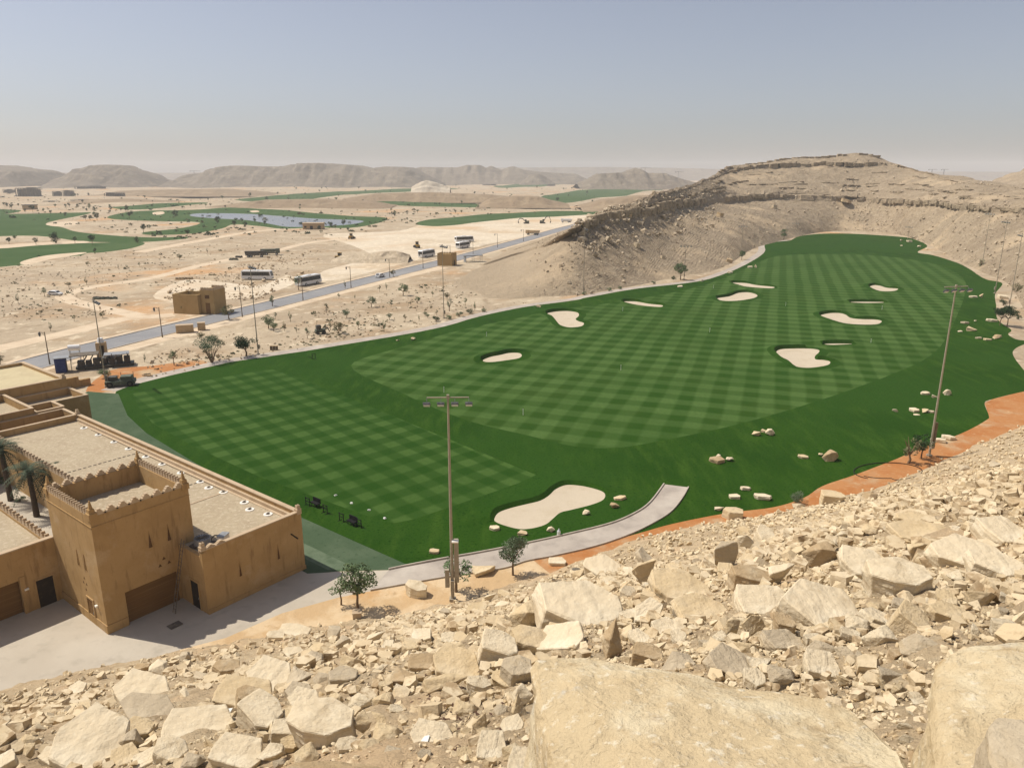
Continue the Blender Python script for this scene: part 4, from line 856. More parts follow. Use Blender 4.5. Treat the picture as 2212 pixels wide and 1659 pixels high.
ST = [
 dict(F0=(955, 622, 0), F2=(1020, 585, 1.5), F3=(1045, 570, 2), F4=(1062, 560, 2.5), F5=(1080, 550, 2.5), F6=(1090, 545, 2.5), F7=(1105, 535, 2), F8=(1125, 524, 0)),
 dict(F0=(1030, 655, 0), F2=(1140, 545, 5), F3=(1148, 535, 6.5), F4=(1155, 528, 7), F5=(1160, 524, 7), F6=(1165, 521, 7), F7=(1172, 516, 6), F8=(1150, 519, 0)),
 dict(F0=(1150, 645, 0), F2=(1225, 512, 14.5), F3=(1223, 502, 17), F4=(1225, 498, 17.5), F5=(1230, 494, 17.5), F6=(1235, 491, 17), F7=(1240, 489, 16), F8=(1215, 505, 0)),
 dict(F0=(1245, 640, 0), F2=(1298, 480, -314), F3=(1293, 465, -316), F4=(1303, 460, -322), F5=(1315, 455, -332), F6=(1322, 452, -338), F7=(1332, 447, -350), F8=(1330, 470, 0)),
 dict(F0=(1340, 627, 0), F2=(1396, 466, -368), F3=(1390, 448, -370), F4=(1400, 438, -382), F5=(1412, 427, -400), F6=(1416, 424, -405), F7=(1425, 417, -425), F8=(1425, 470, 0)),
 dict(F0=(1450, 608, 0), F2=(1495, 447, -470), F3=(1491, 431, -472), F4=(1497, 418, -488), F5=(1505, 402, -520), F6=(1508, 399, -525), F7=(1518, 390, -555), F8=(1530, 450, 0)),
 dict(F0=(1562, 583, 0), F2=(1595, 436, -552), F3=(1591, 421, -555), F4=(1592, 409, -570), F5=(1580, 374, -625), F6=(1580, 370, -627), F7=(1585, 358, -645), F8=(1600, 440, 0)),
 dict(F0=(1640, 535, 0), F2=(1682, 434, -575), F3=(1682, 420, -578), F4=(1680, 406, -592), F5=(1665, 363, -645), F6=(1665, 353, -647), F7=(1690, 345, -670), F8=(1700, 440, 0)),
 dict(F0=(1775, 501, 0), F2=(1792, 437, -578), F3=(1792, 424, -581), F4=(1792, 410, -597), F5=(1782, 361, -650), F6=(1782, 351, -652), F7=(1785, 337, -680), F8=(1800, 430, 0)),
 dict(F0=(1865, 499, 0), F2=(1862, 440, -578), F3=(1861, 427, -581), F4=(1864, 412, -597), F5=(1868, 361, -650), F6=(1868, 352, -652), F7=(1876, 333.5, -680), F8=(1900, 420, 0)),
 dict(F0=(1945, 507, 0), F2=(1930, 445, -545), F3=(1930, 430, -548), F4=(1935, 415, -565), F5=(1945, 364, -640), F6=(1946, 358, -642), F7=(1932, 352, -670), F8=(2000, 420, 0)),
 dict(F0=(2000, 527, 0), F2=(2036, 449, -478), F3=(2035, 435, -481), F4=(2040, 421, -500), F5=(2030, 386, -570), F6=(2028, 382, -573), F7=(2005, 374, -640), F8=(2080, 420, 0)),
 dict(F0=(2060, 560, 0), F2=(2095, 456, -420), F3=(2094, 440, -423), F4=(2100, 424, -440), F5=(2085, 396, -520), F6=(2083, 393, -523), F7=(2062, 379, -620), F8=(2150, 420, 0)),
 dict(F0=(2120, 590, 0), F2=(2150, 462, -385), F3=(2148, 449, -388), F4=(2155, 430, -405), F5=(2150, 404, -480), F6=(2148, 402, -483), F7=(2130, 392, -560), F8=(2250, 420, 0)),
 dict(F0=(2175, 615, 0), F2=(2204, 466, -360), F3=(2200, 454, -363), F4=(2210, 434, -380), F5=(2215, 410, -450), F6=(2215, 408, -453), F7=(2200, 402, -520), F8=(2350, 420, 0)),
 dict(F0=(2200, 660, 0), F2=(2300, 470, -320), F3=(2300, 458, -323), F4=(2310, 440, -335), F5=(2330, 418, -400), F6=(2330, 416, -403), F7=(2340, 410, -470), F8=(2500, 420, 0)),
 dict(F0=(2230, 745, 0), F2=(2480, 490, -270), F3=(2480, 478, -272), F4=(2500, 455, -285), F5=(2520, 425, -340), F6=(2520, 422, -343), F7=(2540, 415, -400), F8=(2700, 430, 0)),
 dict(F0=(2300, 850, 0), F2=(2700, 540, -220), F3=(2700, 528, -222), F4=(2730, 490, -235), F5=(2760, 440, -280), F6=(2760, 437, -283), F7=(2800, 425, -340), F8=(3000, 440, 0)),
 dict(F0=(2420, 960, 0), F2=(2950, 620, -180), F3=(2950, 608, -182), F4=(2980, 550, -195), F5=(3000, 460, -240), F6=(3000, 457, -243), F7=(3050, 445, -300), F8=(3300, 450, 0)),
]
FK = ['F0', 'F2', 'F3', 'F4', 'F5', 'F6', 'F7', 'F8']
def fpt(t): return at(t[0], t[1], t[2]) if t[2] >= 0 else atY(t[0], t[1], -t[2])
ctrl = {k: [fpt(s[k]) for s in ST] for k in FK}
for i_, p in enumerate(ctrl['F8']): p.z = -3; 
for i_ in range(3, len(ST)):                                 # the back side falls away behind the summit
    f7 = ctrl['F7'][i_]; d = Vector((f7.x, f7.y, 0)).normalized(); ctrl['F8'][i_] = Vector((f7.x, f7.y, 0)) + d * 90 + Vector((0, 0, -4))
for p in ctrl['F0']: p.z = -.7
NS = 46
curves = {k: smooth_open(v, NS) for k, v in ctrl.items()}
ncol = len(curves['F0'])
RN = [58, 9, 12, 46, 7, 18, 22]
cols = []
for j in range(ncol):
    c = []
    P = [curves[k][j] for k in FK]
    for a in range(7):
        for t in range(RN[a]):
            u = t / RN[a]; p = P[a].lerp(P[a + 1], u)
            if a == 0: p.z = P[0].z + (P[1].z - P[0].z) * (u ** 1.06)
            c.append((p, a, u))
    c.append((P[7], 7, 0)); cols.append(c)
nrow = len(cols[0]); hv = np.zeros((ncol, nrow, 3))
for j in range(ncol):
    d_out = Vector((curves['F0'][j].x - curves['F3'][j].x, curves['F0'][j].y - curves['F3'][j].y, 0)); L_ = d_out.length; d_out = d_out.normalized() if L_ > 1 else Vector((0, -1, 0))
    fade = min(1, max(0, (j / NS - .6) / 2.0))
    jn = j * 26 / NS
    for i_, (p, a, u) in enumerate(cols[j]):
        q = p.copy()
        edge = min(1, i_ / 10)
        amp = (.25 + .75 * fade)
        n1 = noise.fractal(Vector((p.x * .028, p.y * .028, 1)), .9, 2.1, 3); n2 = noise.fractal(Vector((p.x * .16, p.y * .16, 4)), .8, 2.1, 4)
        gul = noise.ridged_multi_fractal(Vector((p.x * .05, p.y * .05, 7)), .9, 2.2, 3, 1.0, 2.0) - 1.0
        q.z += edge * amp * (1.3 * n1 + .45 * n2 * (1 if a in (0, 2, 3, 5) else .5) + .12 * gul * (a in (0, 3)))
        if a in (0, 2, 3, 5): q.z += edge * amp * .22 * noise.noise(Vector((p.x * .3, p.y * .3, 2)))
        if a in (1, 2, 4, 5):                                 # ledges break into blocks, bulging out and gapping
            bl = noise.cell(Vector((jn * .11, 0, a))) ; bl2 = noise.cell(Vector((jn * .23 + 5, i_ * .28, a * 3)))
            brk = noise.noise(Vector((jn * .045, 3.3, a * 1.7)))
            top = (u if a in (1, 4) else max(0, 1 - u * 2.2))
            out = ((bl - .35) * 2.3 + (bl2 - .5) * 1.1 + (1.2 if brk > -.12 else -1.8)) * top * fade
            q += d_out * out
            if a in (1, 4) and brk < -.12: q.z -= .8 * top
        if a in (3, 5):                                        # faint beds on the upper slope
            bed = math.sin(p.z * 2.6 + 2 * n1); q += d_out * (.55 * max(0, bed) * fade * max(0, noise.noise(Vector((p.x * .03, p.y * .03, 9))) + .25))
        hv[j, i_] = q[:]
idx = np.arange(ncol * nrow).reshape(ncol, nrow)
T = np.stack([idx[:-1, :-1], idx[1:, :-1], idx[1:, 1:], idx[:-1, 1:]], 2).reshape(-1, 4)
hill = link_mesh('rocky_hill', np_mesh('rocky_hill', hv.reshape(-1, 3), T, False), m_hill); tag(hill, kind='structure')
print('hill', ncol, nrow)
# the broken rock ledges: blocks side by side along each bed
m_ledge = mat('ledge_rock', (.39, .31, .21), [(.35, (.25, .195, .13), .42, .62, 6), (1.2, (.44, .355, .245), .5, .7, 6), (.8, (.21, .16, .105), .54, .7, 5, (.4, .4, 4))], [(.8, .5, 7), (3, .1, 5)])
def ledge(row0, row1, j0, j1, hmul, gap, seed):
    r = random.Random(seed); mb = MB(); j = float(j0)
    while j < j1:
        ji = int(j); a = Vector(hv[ji, row0]); b = Vector(hv[ji, row1]); n_ = Vector(hv[min(ji + 3, ncol - 1), row1]) - Vector(hv[max(ji - 3, 0), row1]); step = max(.35, n_.length / 6)
        wd = r.choice((2.5, 3.5, 5, 7, 9)) * r.uniform(.8, 1.2)
        g = noise.noise(Vector((ji * .034, seed, 0)))
        if g > gap:
            hh = (b.z - a.z) * r.uniform(.75, 1.15) * hmul + .6; dp = r.uniform(2.5, 5.5); bm = rock_bm(seed * 991 + ji, (wd, dp, hh), 15, 2, .035, .9)
            M = Matrix.Translation((a + b) / 2 + Vector((0, 0, r.uniform(-.3, .4)))) @ Matrix.Rotation(math.atan2(n_.y, n_.x) + r.uniform(-.12, .12), 4, 'Z') @ Matrix.Rotation(r.uniform(-.08, .08), 4, 'X')
            vs = [M @ v.co for v in bm.verts]; bm.verts.index_update(); mb.add(vs, [[v.index for v in f.verts] for f in bm.faces]); bm.free()
        j += max(1, wd * .86 / step)
    me = bpy.data.meshes.new('rock_ledge'); me.from_pydata(mb.v, [], mb.f); tag(link_mesh('rock_ledge', me, m_ledge), kind='structure')
RC0, RC1, RU0, RU1 = 58, 67, 58 + 9 + 12 + 46, 58 + 9 + 12 + 46 + 7
ledge(RC0, RC1, int(2.55 * NS), int(5.2 * NS), 1.05, -.9, 1)
ledge(RC0 + 1, RC1, int(5.2 * NS), int(15 * NS), .62, -.18, 2)
ledge(RU0, RU1, int(6.0 * NS), int(9.6 * NS), .9, -.3, 3)
ledge(RU1 + 12, RU1 + 18, int(5.6 * NS), int(9.3 * NS), .8, -.2, 6)
ledge(RC1 + 8, RC1 + 14, int(4.2 * NS), int(13 * NS), .45, .05, 4)
ledge(RC1 + 18, RC1 + 21, int(4.5 * NS), int(15 * NS), .4, .02, 7)
ledge(RC1 + 24, RC1 + 26, int(5 * NS), int(14 * NS), .4, .1, 8)
ledge(RC1 + 44, RC1 + 46, int(5.5 * NS), int(11 * NS), .3, .12, 9)
ledge(RC1 + 30, RC1 + 32, int(3.6 * NS), int(12 * NS), .35, .16, 5)
# fallen blocks on the hill: too many to count
hp, hs_ = [], []
while len(hp) < 9500:
    j = rng.integers(50, ncol - 20); i_ = int(rng.uniform(2, 140)); p = hv[j, i_]
    px, py = project(p)
    dens = .22
    t = i_ / 58
    if i_ < 58: dens += .55 * max(0, noise.noise(Vector((p[0] * .025, p[1] * .025, 5))) + .1) * t
    if 1240 < px < 1560 and i_ < 58: dens += .55 * t ** 2 * (1 - abs(px - 1390) / 200)
    if 1850 < px < 2000 and i_ < 58: dens += .25
    if i_ >= 79: dens *= .35
    if px < 1240: dens *= max(0, (px - 1130) / 150)
    if rng.uniform() > dens: continue
    hp.append(p + rng.normal(0, .6, 3) * (1, 1, 0)); hs_.append(min(4.2, .42 * math.exp(rng.normal(0, .65)) * (1 + .8 * (t > .55 and 1240 < px < 1560))))
m_talus = mat('fallen_blocks', (.45, .365, .255), [(.6, (.56, .465, .335), .45, .65, 5), (1.5, (.34, .265, .18), .52, .72, 5)], [(2.0, .15, 5)])
stones('hill_talus', np.array(hp), np.array(hs_), m_talus)
# named landmark blocks on the hill
for (px, py, wp, lab) in [(1360, 472, 16, 'pale block lying just below the dark cliff of the hill'), (1375, 536, 18, 'pale block half way down the hill above the tall thin mast'), (1555, 467, 18, 'pale shattered block under the right end of the dark cliff'),
                          (1433, 560, 14, 'grey block low on the hillside left of the path bend'), (1578, 566, 16, 'brown block at the hill foot beside the footpath bend'), (1670, 450, 15, 'pale block below the middle ledge of the hill'),
                          (1825, 441, 30, 'long dark slab sticking out below the middle ledge of the hill')]:
    best = None
    for j in range(20, ncol - 20, 3):
        for i_ in range(4, 75, 2):
            x, y = project(hv[j, i_]); d = abs(x - px) + abs(y - py)
            if best is None or d < best[0]: best = (d, hv[j, i_])
    p = Vector(best[1]); s_ = wp / ppm(p)
    o = bpy.data.objects.new('rock', proto('block' if 'slab' not in lab else 'slab', 'grey' if 'dark' not in lab and 'brown' not in lab else 'brown', 1, 2)); COL.objects.link(o)
    o.location = p + Vector((0, 0, s_ * .2)); o.scale = (s_, s_, s_ * .8); o.rotation_euler = (.2, .1, px % 3); tag(o, lab, 'rock', 'blocks on the hillside')

# ------------------------------------------------------------------ far hills, each a mound of its own
m_far = mat('far_hill_rock', (.19, .155, .115), [(.012, (.15, .12, .09), .42, .62, 5), (.04, (.25, .205, .15), .5, .7, 5), (.02, (.26, .215, .16), .55, .7, 5, (1, 1, 6))], [(.05, 6, 6)])
def far_hill(name, sil, Yd, depth, mt=m_far, flat=.35, base=-6, rough=1.0, step=3.0, seed=0):
    xs = np.arange(sil[0][0], sil[-1][0] + .1, step); ys = np.interp(xs, [p[0] for p in sil], [p[1] for p in sil]); nr = 34
    V = np.zeros((len(xs), nr, 3))
    for a, (px, py) in enumerate(zip(xs, ys)):
        for b in range(nr):
            t = b / (nr - 1) * 2 - 1                          # -1 front toe, 0 crest, 1 back toe
            n = noise.fractal(Vector((px * .035 + seed, t * 1.2, seed)), .8, 2.1, 4)
            Yp = Yd + depth * (t + .22 * n * (1 - abs(t)))
            crest = atY(px, py, Yd).z
            h = min(1, (1 - abs(t)) / (1 - flat)); prof = h ** 1.15
            if .45 < h < .62: prof = prof + .10 * math.sin((h - .45) / .17 * math.pi)
            g = noise.ridged_multi_fractal(Vector((px * .09 + seed, t * .8, seed)), .8, 2.1, 4, 1, 2) - 1.0
            z = base + (crest - base) * (prof + .03 * rough * g * h * (1 - h) * 4)
            z += rough * (crest - base) * .018 * noise.noise(Vector((px * .3, 5, seed))) * h
            x = (px - CX) / (F * cP) * Yd * (1 + .12 * t * depth / Yd)
            V[a, b] = (x, Yp, z)
    ix = np.arange(len(xs) * nr).reshape(len(xs), nr); T = np.stack([ix[:-1, :-1], ix[1:, :-1], ix[1:, 1:], ix[:-1, 1:]], 2).reshape(-1, 4)
    o = link_mesh(name, np_mesh(name, V.reshape(-1, 3), T, True), mt); tag(o, kind='structure')
far_hill('hills', [(-160, 372), (-60, 359), (0, 357), (70, 357), (85, 360), (120, 366), (150, 368), (162, 372), (176, 388), (190, 402)], 2600, 420, seed=1)
far_hill('hills', [(210, 402), (228, 390), (245, 376), (255, 366), (275, 358), (310, 356.5), (335, 358), (360, 369), (384, 383), (400, 394), (416, 402)], 2500, 330, seed=2, flat=.2)
far_hill('hills', [(458, 402), (474, 380), (520, 371), (555, 362), (580, 359), (620, 361), (660, 361), (700, 355), (740, 354), (790, 357), (830, 366), (860, 361), (900, 362), (920, 372), (950, 388), (965, 400)], 2750, 420, seed=3)
far_hill('hills', [(880, 395), (905, 368), (930, 362), (1000, 363), (1020, 358), (1045, 358), (1055, 364), (1065, 359), (1085, 368), (1100, 362), (1110, 360), (1125, 367), (1160, 372), (1230, 376), (1260, 392)], 3300, 420, seed=4)
far_hill('hills', [(-500, 373), (160, 373), (300, 374), (480, 374), (800, 366), (1130, 363), (1300, 362), (1420, 364), (1500, 366), (1560, 370), (1700, 371), (2100, 372), (2700, 373)], 5600, 700, seed=5, step=8, rough=.5)
far_hill('hills', [(1235, 398), (1262, 386), (1275, 376), (1300, 374.5), (1330, 373), (1345, 366), (1352, 363.5), (1362, 367), (1372, 374), (1410, 375), (1430, 383), (1465, 394), (1480, 400)], 2150, 230, seed=6, flat=.2)
far_hill('hills', [(1120, 398), (1136, 384), (1144, 377), (1160, 376), (1170, 380), (1185, 392), (1195, 398)], 2900, 120, seed=7)
far_hill('hills', [(2075, 402), (2110, 390), (2140, 374), (2165, 361), (2190, 351), (2230, 342), (2300, 338), (2380, 345), (2480, 372), (2600, 400)], 820, 120, m_hill, seed=8, flat=.25, base=0)
m_spoil = mat('white_spoil', (.60, .52, .40), [(.05, (.50, .42, .31), .45, .7, 5)], [(.08, 2, 5)])
far_hill('spoil_mound', [(904, 405), (914, 398), (924, 393), (935, 390), (943, 392), (952, 394), (964, 399), (984, 405)], 1560, 26, m_spoil, seed=9, flat=.1, base=0)
far_hill('gravel_mound', [(737, 560), (752, 553), (790, 550), (815, 547), (840, 543), (865, 542), (880, 545), (896, 552)], 345, 12, m_talus, seed=10, flat=.1, base=-1, step=2)
far_hill('earth_mound', [(255, 610), (265, 605), (275, 604), (284, 610)], 285, 4, m_hill, seed=12, flat=.1, base=-.5, step=1)
# banks among the far greens
m_bank = mat('eroded_bank', (.28, .205, .13), [(.05, (.37, .28, .18), .48, .70, 5), (.2, (.22, .16, .10), .5, .7, 5)], [(.2, 1, 5)])
far_hill('earth_bank', [(770, 428), (830, 419), (940, 416), (1060, 421), (1100, 425), (1140, 430)], 1130, 60, m_bank, seed=13, base=0)
far_hill('earth_bank', [(1035, 446), (1060, 430), (1110, 424), (1160, 425), (1185, 433), (1220, 441)], 960, 60, m_bank, seed=14, base=0)
far_hill('earth_bank', [(1240, 446), (1290, 432), (1360, 424), (1430, 420), (1480, 420)], 880, 70, m_bank, seed=15, base=0)
far_hill('earth_bank', [(260, 428), (330, 412), (420, 410), (520, 409), (600, 416), (640, 424)], 1500, 130, m_bank, seed=16, base=0)
far_hill('earth_bank', [(500, 446), (600, 433), (720, 431), (820, 436), (870, 446)], 930, 70, m_bank, seed=17, base=0)
far_hill('earth_bank', [(180, 442), (240, 432), (330, 430), (440, 436), (500, 442)], 1080, 60, m_bank, seed=18, base=0)
# ------------------------------------------------------------------ the mud-plastered clubhouse
m_wall = mat('mud_plaster', (.425, .278, .128), [(.5, (.38, .243, .108), .42, .66, 6), (.18, (.465, .308, .15), .48, .7, 5), (1.2, (.30, .19, .09), .52, .70, 7, (1.6, 1.6, .28)), (.35, (.46, .32, .175), .54, .68, 6), (6, (.34, .22, .102), .55, .8, 4)], [(3, .02, 6), (14, .008, 4)], rough=.95, spec=.1)
m_cope = mat('pale_coping', (.50, .385, .26), [(1.0, (.44, .33, .215), .42, .7, 5)], [(4, .01, 4)], rough=.95)
m_roof = mat('roof_gravel', (.42, .345, .235), [(.35, (.38, .305, .205), .42, .66, 5), (2.2, (.50, .42, .30), .48, .66, 6), (5, (.28, .225, .15), .56, .70, 6)], [(12, .03, 4)], rough=.95)
m_roof_y = mat('roof_matting', (.52, .44, .27), [(.4, (.47, .39, .24), .42, .66, 5), (3, (.57, .49, .31), .5, .75, 5, (1, .2, 1))], [(6, .01, 4)])
m_dark = mat('dark_door', (.030, .022, .016), [(2, (.05, .035, .025), .5, .7, 4)], rough=.7)
m_gar = mat('brown_shutter', (.17, .092, .034), [(.6, (.17, .095, .036), .42, .66, 5), (1.2, (.23, .135, .055), .5, .7, 4, (.1, .1, 6))], rough=.8)
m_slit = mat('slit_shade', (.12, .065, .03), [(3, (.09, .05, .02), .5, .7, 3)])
m_wht = mat('white_curb', (.80, .77, .70), [(3, (.68, .64, .56), .5, .72, 4)])
m_metal = mat('grey_metal', (.30, .31, .32), [(1.5, (.22, .225, .23), .45, .7, 4)], rough=.55, metal=.4)
m_joint = mat('joint_strip', (.12, .10, .08), [(3, (.20, .17, .13), .45, .65, 4)])
def bpiece(name, mb, mt, parent, **k): return mb.build(name, mt, parent, **k)
def root_at(name, label, cat): return empty(name, (P0.x, P0.y, 0), ANG, label, cat)   # local x runs along the front, y back along the long side

def wavy(mb, x0, y0, x1, y1, z, n, th=.34, h=.42, ends=True, base=.25):
    """parapet crown: stepped teeth along a wall top"""
    a, b = Vector((x0, y0, 0)), Vector((x1, y1, 0)); L = (b - a).length; d = (b - a) / L; w = L / n; nrm = Vector((-d.y, d.x, 0)) * th
    pts = [(0, -base)]
    for k in range(n):
        o = k * w
        for f, hh in ((.0, 0), (.10, 0), (.10, .33), (.22, .38), (.24, .66), (.34, .72), (.38, 1.0), (.62, 1.0), (.66, .72), (.76, .66), (.78, .38), (.90, .33), (.90, 0)):
            pts.append((o + f * w, hh * h))
    pts += [(L, 0), (L, -base)]
    mb.prism([a + d * s - nrm / 2 + Vector((0, 0, z + t)) for s, t in pts], nrm)
def teeth(mb, x0, y0, x1, y1, z, n, th=.30, h=.5, base=.05):
    a, b = Vector((x0, y0, 0)), Vector((x1, y1, 0)); L = (b - a).length; d = (b - a) / L; w = L / n; rz = math.atan2(d.y, d.x)
    mb.box((a + b) / 2 + Vector((0, 0, z - base / 2)), (L, th, base), rz)
    for k in range(n):
        c = a + d * ((k + .5) * w)
        mb.box(c + Vector((0, 0, z + h * .2)), (w * .72, th, h * .4), rz); mb.box(c + Vector((0, 0, z + h * .55)), (w * .46, th, h * .3), rz); mb.box(c + Vector((0, 0, z + h * .84)), (w * .22, th, h * .28), rz)
def finial(mb, x, y, z, h=1.15, s=.62):
    mb.add([Vector((x + sx * s / 2 * k, y + sy * s / 2 * k, z + zz)) for zz, k in ((-.3, 1), (.25, 1), (.3, .72), (.62, .66), (.66, .42), (h, .12)) for sx, sy in ((-1, -1), (1, -1), (1, 1), (-1, 1))],
            [(4 * r + k, 4 * r + (k + 1) % 4, 4 * r + 4 + (k + 1) % 4, 4 * r + 4 + k) for r in range(5) for k in range(4)] + [(3, 2, 1, 0), (20, 21, 22, 23)])
def slit(parent, o, ux, z0, z1, w0, label=None):
    """tapering slit: a dark recess panel with plaster jambs, o = foot point on the wall, ux = along the wall"""
    ux = Vector(ux); n = ux.cross(Vector((0, 0, 1)))
    mb = MB(); p = Vector(o)
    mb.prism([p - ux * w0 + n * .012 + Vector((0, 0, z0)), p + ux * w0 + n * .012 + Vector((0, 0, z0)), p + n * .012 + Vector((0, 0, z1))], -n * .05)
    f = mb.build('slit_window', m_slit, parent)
    fr = MB()
    for s in (-1, 1):
        fr.prism([p + ux * (s * w0) + Vector((0, 0, z0)), p + ux * (s * (w0 + .06)) + Vector((0, 0, z0)), p + Vector((0, 0, z1 + .12)), p + Vector((0, 0, z1))], n * .05)
    fr.build('frame', m_wall, f)

HB, HT = 6.2, 10.9
# --- long range building
rb = root_at('range_building', 'long flat-roofed mud-coloured building lining the near left edge of the lawn', 'building')
W0, LN = -10.45, 50.0
mb = MB()
mb.b2(W0, 0, 0, .35, -.5, HB); mb.b2(-.35, 0, .35, LN, -.5, HB + .002); mb.b2(W0, W0 + .35, .35, LN, -.5, HB - .55); mb.b2(W0 + .35, -.35, LN - .35, LN, -.5, HB + .004)
mb.b2(W0, W0 + .6, -.06, .0, -.5, .45); mb.b2(W0 + .6, .06, -.06, 0, -.5, .4); 
bpiece('wall', mb, m_wall, rb)
bpiece('roof', MB().b2(W0 + .35, -.35, .35, LN - .35, HB - 1.1, HB - .75), m_roof, rb)
mb = MB(); mb.b2(W0 - .04, .04, -.04, .40, HB + .006, HB + .11); mb.b2(-.42, .05, .40, LN, HB + .008, HB + .12); mb.b2(W0, -.42, LN - .42, LN + .04, HB + .008, HB + .115)
cp = bpiece('coping', mb, m_cope, rb)
mb = MB(); mb.b2(-.62, -.36, .36, LN - .36, HB - .74, HB - .38); mb.b2(-.95, -.64, .5, LN - 2, HB - .74, HB - .70)
bpiece('gutter_ledge', mb, m_cope, rb)
mb = MB(); finial(mb, -.2, .2, HB + .1, .55, .5); finial(mb, W0 + .25, .25, HB + .1, .45, .5); finial(mb, -.2, LN - .2, HB + .1, .6, .5); bpiece('corner_finial', mb, m_cope, rb)
mb = MB(); wavy(mb, W0 + .5, .18, W0 + 2.4, .18, HB + .1, 2, .34, .25); bpiece('parapet', mb, m_cope, rb)
mb = MB(); teeth(mb, W0 + .17, 13.2, W0 + .17, LN, HB - .5, 42, .34, .62); bpiece('parapet', mb, m_cope, rb)
mb = MB(); mb.b2(W0 + .35, W0 + .5, 13, LN, HB - .75, HB - .55); bpiece('ledge', mb, m_cope, rb)
for s, x in ((0, -7.0), (1, -2.9)): slit(rb, (x, 0, 0), (1, 0, 0), 2.3, 3.75, .14)
d_ = bpiece('door', MB().b2(W0 - .02, W0 + .03, 1.25, 2.55, 0, 2.65), m_dark, rb)
mb = MB(); mb.b2(W0 - .06, W0, 1.05, 1.25, 0, 2.85); mb.b2(W0 - .06, W0, 2.55, 2.75, 0, 2.85); mb.b2(W0 - .06, W0, 1.25, 2.55, 2.65, 2.85); bpiece('frame', mb, m_wall, d_)
bpiece('handle', MB().b2(W0 - .07, W0 - .02, 1.38, 1.43, 1.0, 1.2), m_metal, d_)
mb = MB(); mb.tube((-1.3, .02, HB - 1.9), (-1.3, -1.05, HB - 2.05), .07); bpiece('water_spout', mb, m_dark, rb)
# skylight rings with a little pipe each
ring_px = [(632, 570), (722, 618), (822, 668), (905, 718), (1030, 770), (1135, 822), (1250, 885), (1375, 948), (1425, 992), (1525, 1022), (1668, 1092), (1705, 1140), (1830, 1172)]
for cx_, cy_ in ring_px:
    p = at(cx_ / 3.16, 740 + cy_ / 3.16, HB - .74); l = Vector((p.x - P0.x, p.y - P0.y)); a, b = l.dot(E1), l.dot(E2)
    a = min(a, -1.3)
    mb = MB(); n = 14; pr = [(.46, 0), (.44, .07), (.24, .09), (.2, .02)]; vs, fs = [], []
    for k in range(n):
        t = 2 * math.pi * k / n
        vs += [(a + r * math.cos(t), b + r * math.sin(t) * 1.05, HB - .75 + z) for r, z in pr]
    for k in range(n):
        for q in range(3): fs.append((4 * k + q, 4 * ((k + 1) % n) + q, 4 * ((k + 1) % n) + q + 1, 4 * k + q + 1))
    mb.add(vs, fs); ring = bpiece('roof_drain', mb, m_wht, rb)
    mb = MB(); mb.tube((a, b, HB - .8), (a, b, HB - .55), .11, .11, 8); mb.box((a + .1, b + .05, HB - .60), (.3, .06, .05), .5); bpiece('pipe_cap', mb, m_joint, ring)
for y, wdt in ((30.5, .12), (16.3, .12), (11.6, .2)):
    mb = MB()
    for k in range(16): mb.b2(W0 + .6 + k * .56, W0 + .6 + k * .56 + (.34 if wdt < .2 else .555), y, y + wdt, HB - .748, HB - .70)
    bpiece('roof_joint', mb, m_joint if wdt < .2 else m_cope, rb)
mb = MB(); mb.tube((-1.05, 11.6, HB - .62), (-1.05, 44, HB - .62), .05); bpiece('roof_pipe', mb, m_cope, rb)
# --- gate tower
tw = root_at('gate_tower', 'square mud tower with wavy battlements and a garage door, front left', 'tower')
x0, x1, y0, y1 = -17.4, -8.9, 4.0, 13.0
g0, g1, gh = -15.6, W0 - .35, 3.15
mb = MB()
mb.b2(x0, g0, y0, y0 + .5, -.5, HT); mb.b2(g0, x1, y0, y0 + .5, gh, HT); mb.b2(g0, x1, y0 + .5, y0 + .8, -.5, HT - 2); 
mb.b2(x0, x0 + .45, y0 + .5, y1, -.5, HT + .002); mb.b2(x1 - .45, x1, y0 + .5, y1, -.5, HT + .003); mb.b2(x0 + .45, x1 - .45, y1 - .45, y1, -.5, HT + .004)
mb.b2(x0 - .08, x0, y0 - .08, y1, -.5, .8); mb.b2(x0, g0 - .1, y0 - .08, y0, -.5, .8)
bpiece('wall', mb, m_wall, tw)
mb = MB(); zb = HT - .95
mb.b2(x0 - .05, x1 + .05, y0 - .05, y0, zb, zb + .07); mb.b2(x0 - .05, x0, y0, y1, zb, zb + .072); bpiece('string_course', mb, m_wall, tw)
bpiece('roof', MB().b2(x0 + .45, x1 - .45, y0 + .5, y1 - .45, HT - 2.2, HT - 1.75), m_roof, tw)
gd = MB(); gd.b2(g0, g1, y0 + .36, y0 + .48, 0, gh)
for k in range(9): gd.b2(g0, g1, y0 + .345, y0 + .36, k * .35 + .02, k * .35 + .05)
bpiece('garage_door', gd, m_gar, tw)
for (a, b, c, d, n) in ((x0 + .3, y0 + .17, x1 - .3, y0 + .17, 8), (x0 + .3, y1 - .2, x1 - .3, y1 - .2, 8)):
    mb = MB(); wavy(mb, a, b, c, d, HT, n, .34, .5, base=.02); bpiece('parapet', mb, m_cope, tw)
for (a, b, c, d, n) in ((x0 + .2, y0 + .4, x0 + .2, y1 - .4, 17), (x1 - .2, y0 + .4, x1 - .2, y1 - .4, 17)):
    mb = MB(); teeth(mb, a, b, c, d, HT, n, .36, .55); bpiece('parapet', mb, m_cope, tw)
for (a, b) in ((x0 + .25, y0 + .25), (x1 - .25, y0 + .25), (x0 + .25, y1 - .25), (x1 - .25, y1 - .25)):
    mb = MB(); finial(mb, a, b, HT, 1.35, .68); bpiece('corner_finial', mb, m_wall, tw)
for x in (-12.9, -11.2): slit(tw, (x, y0, 0), (1, 0, 0), 6.35, 7.85, .17)
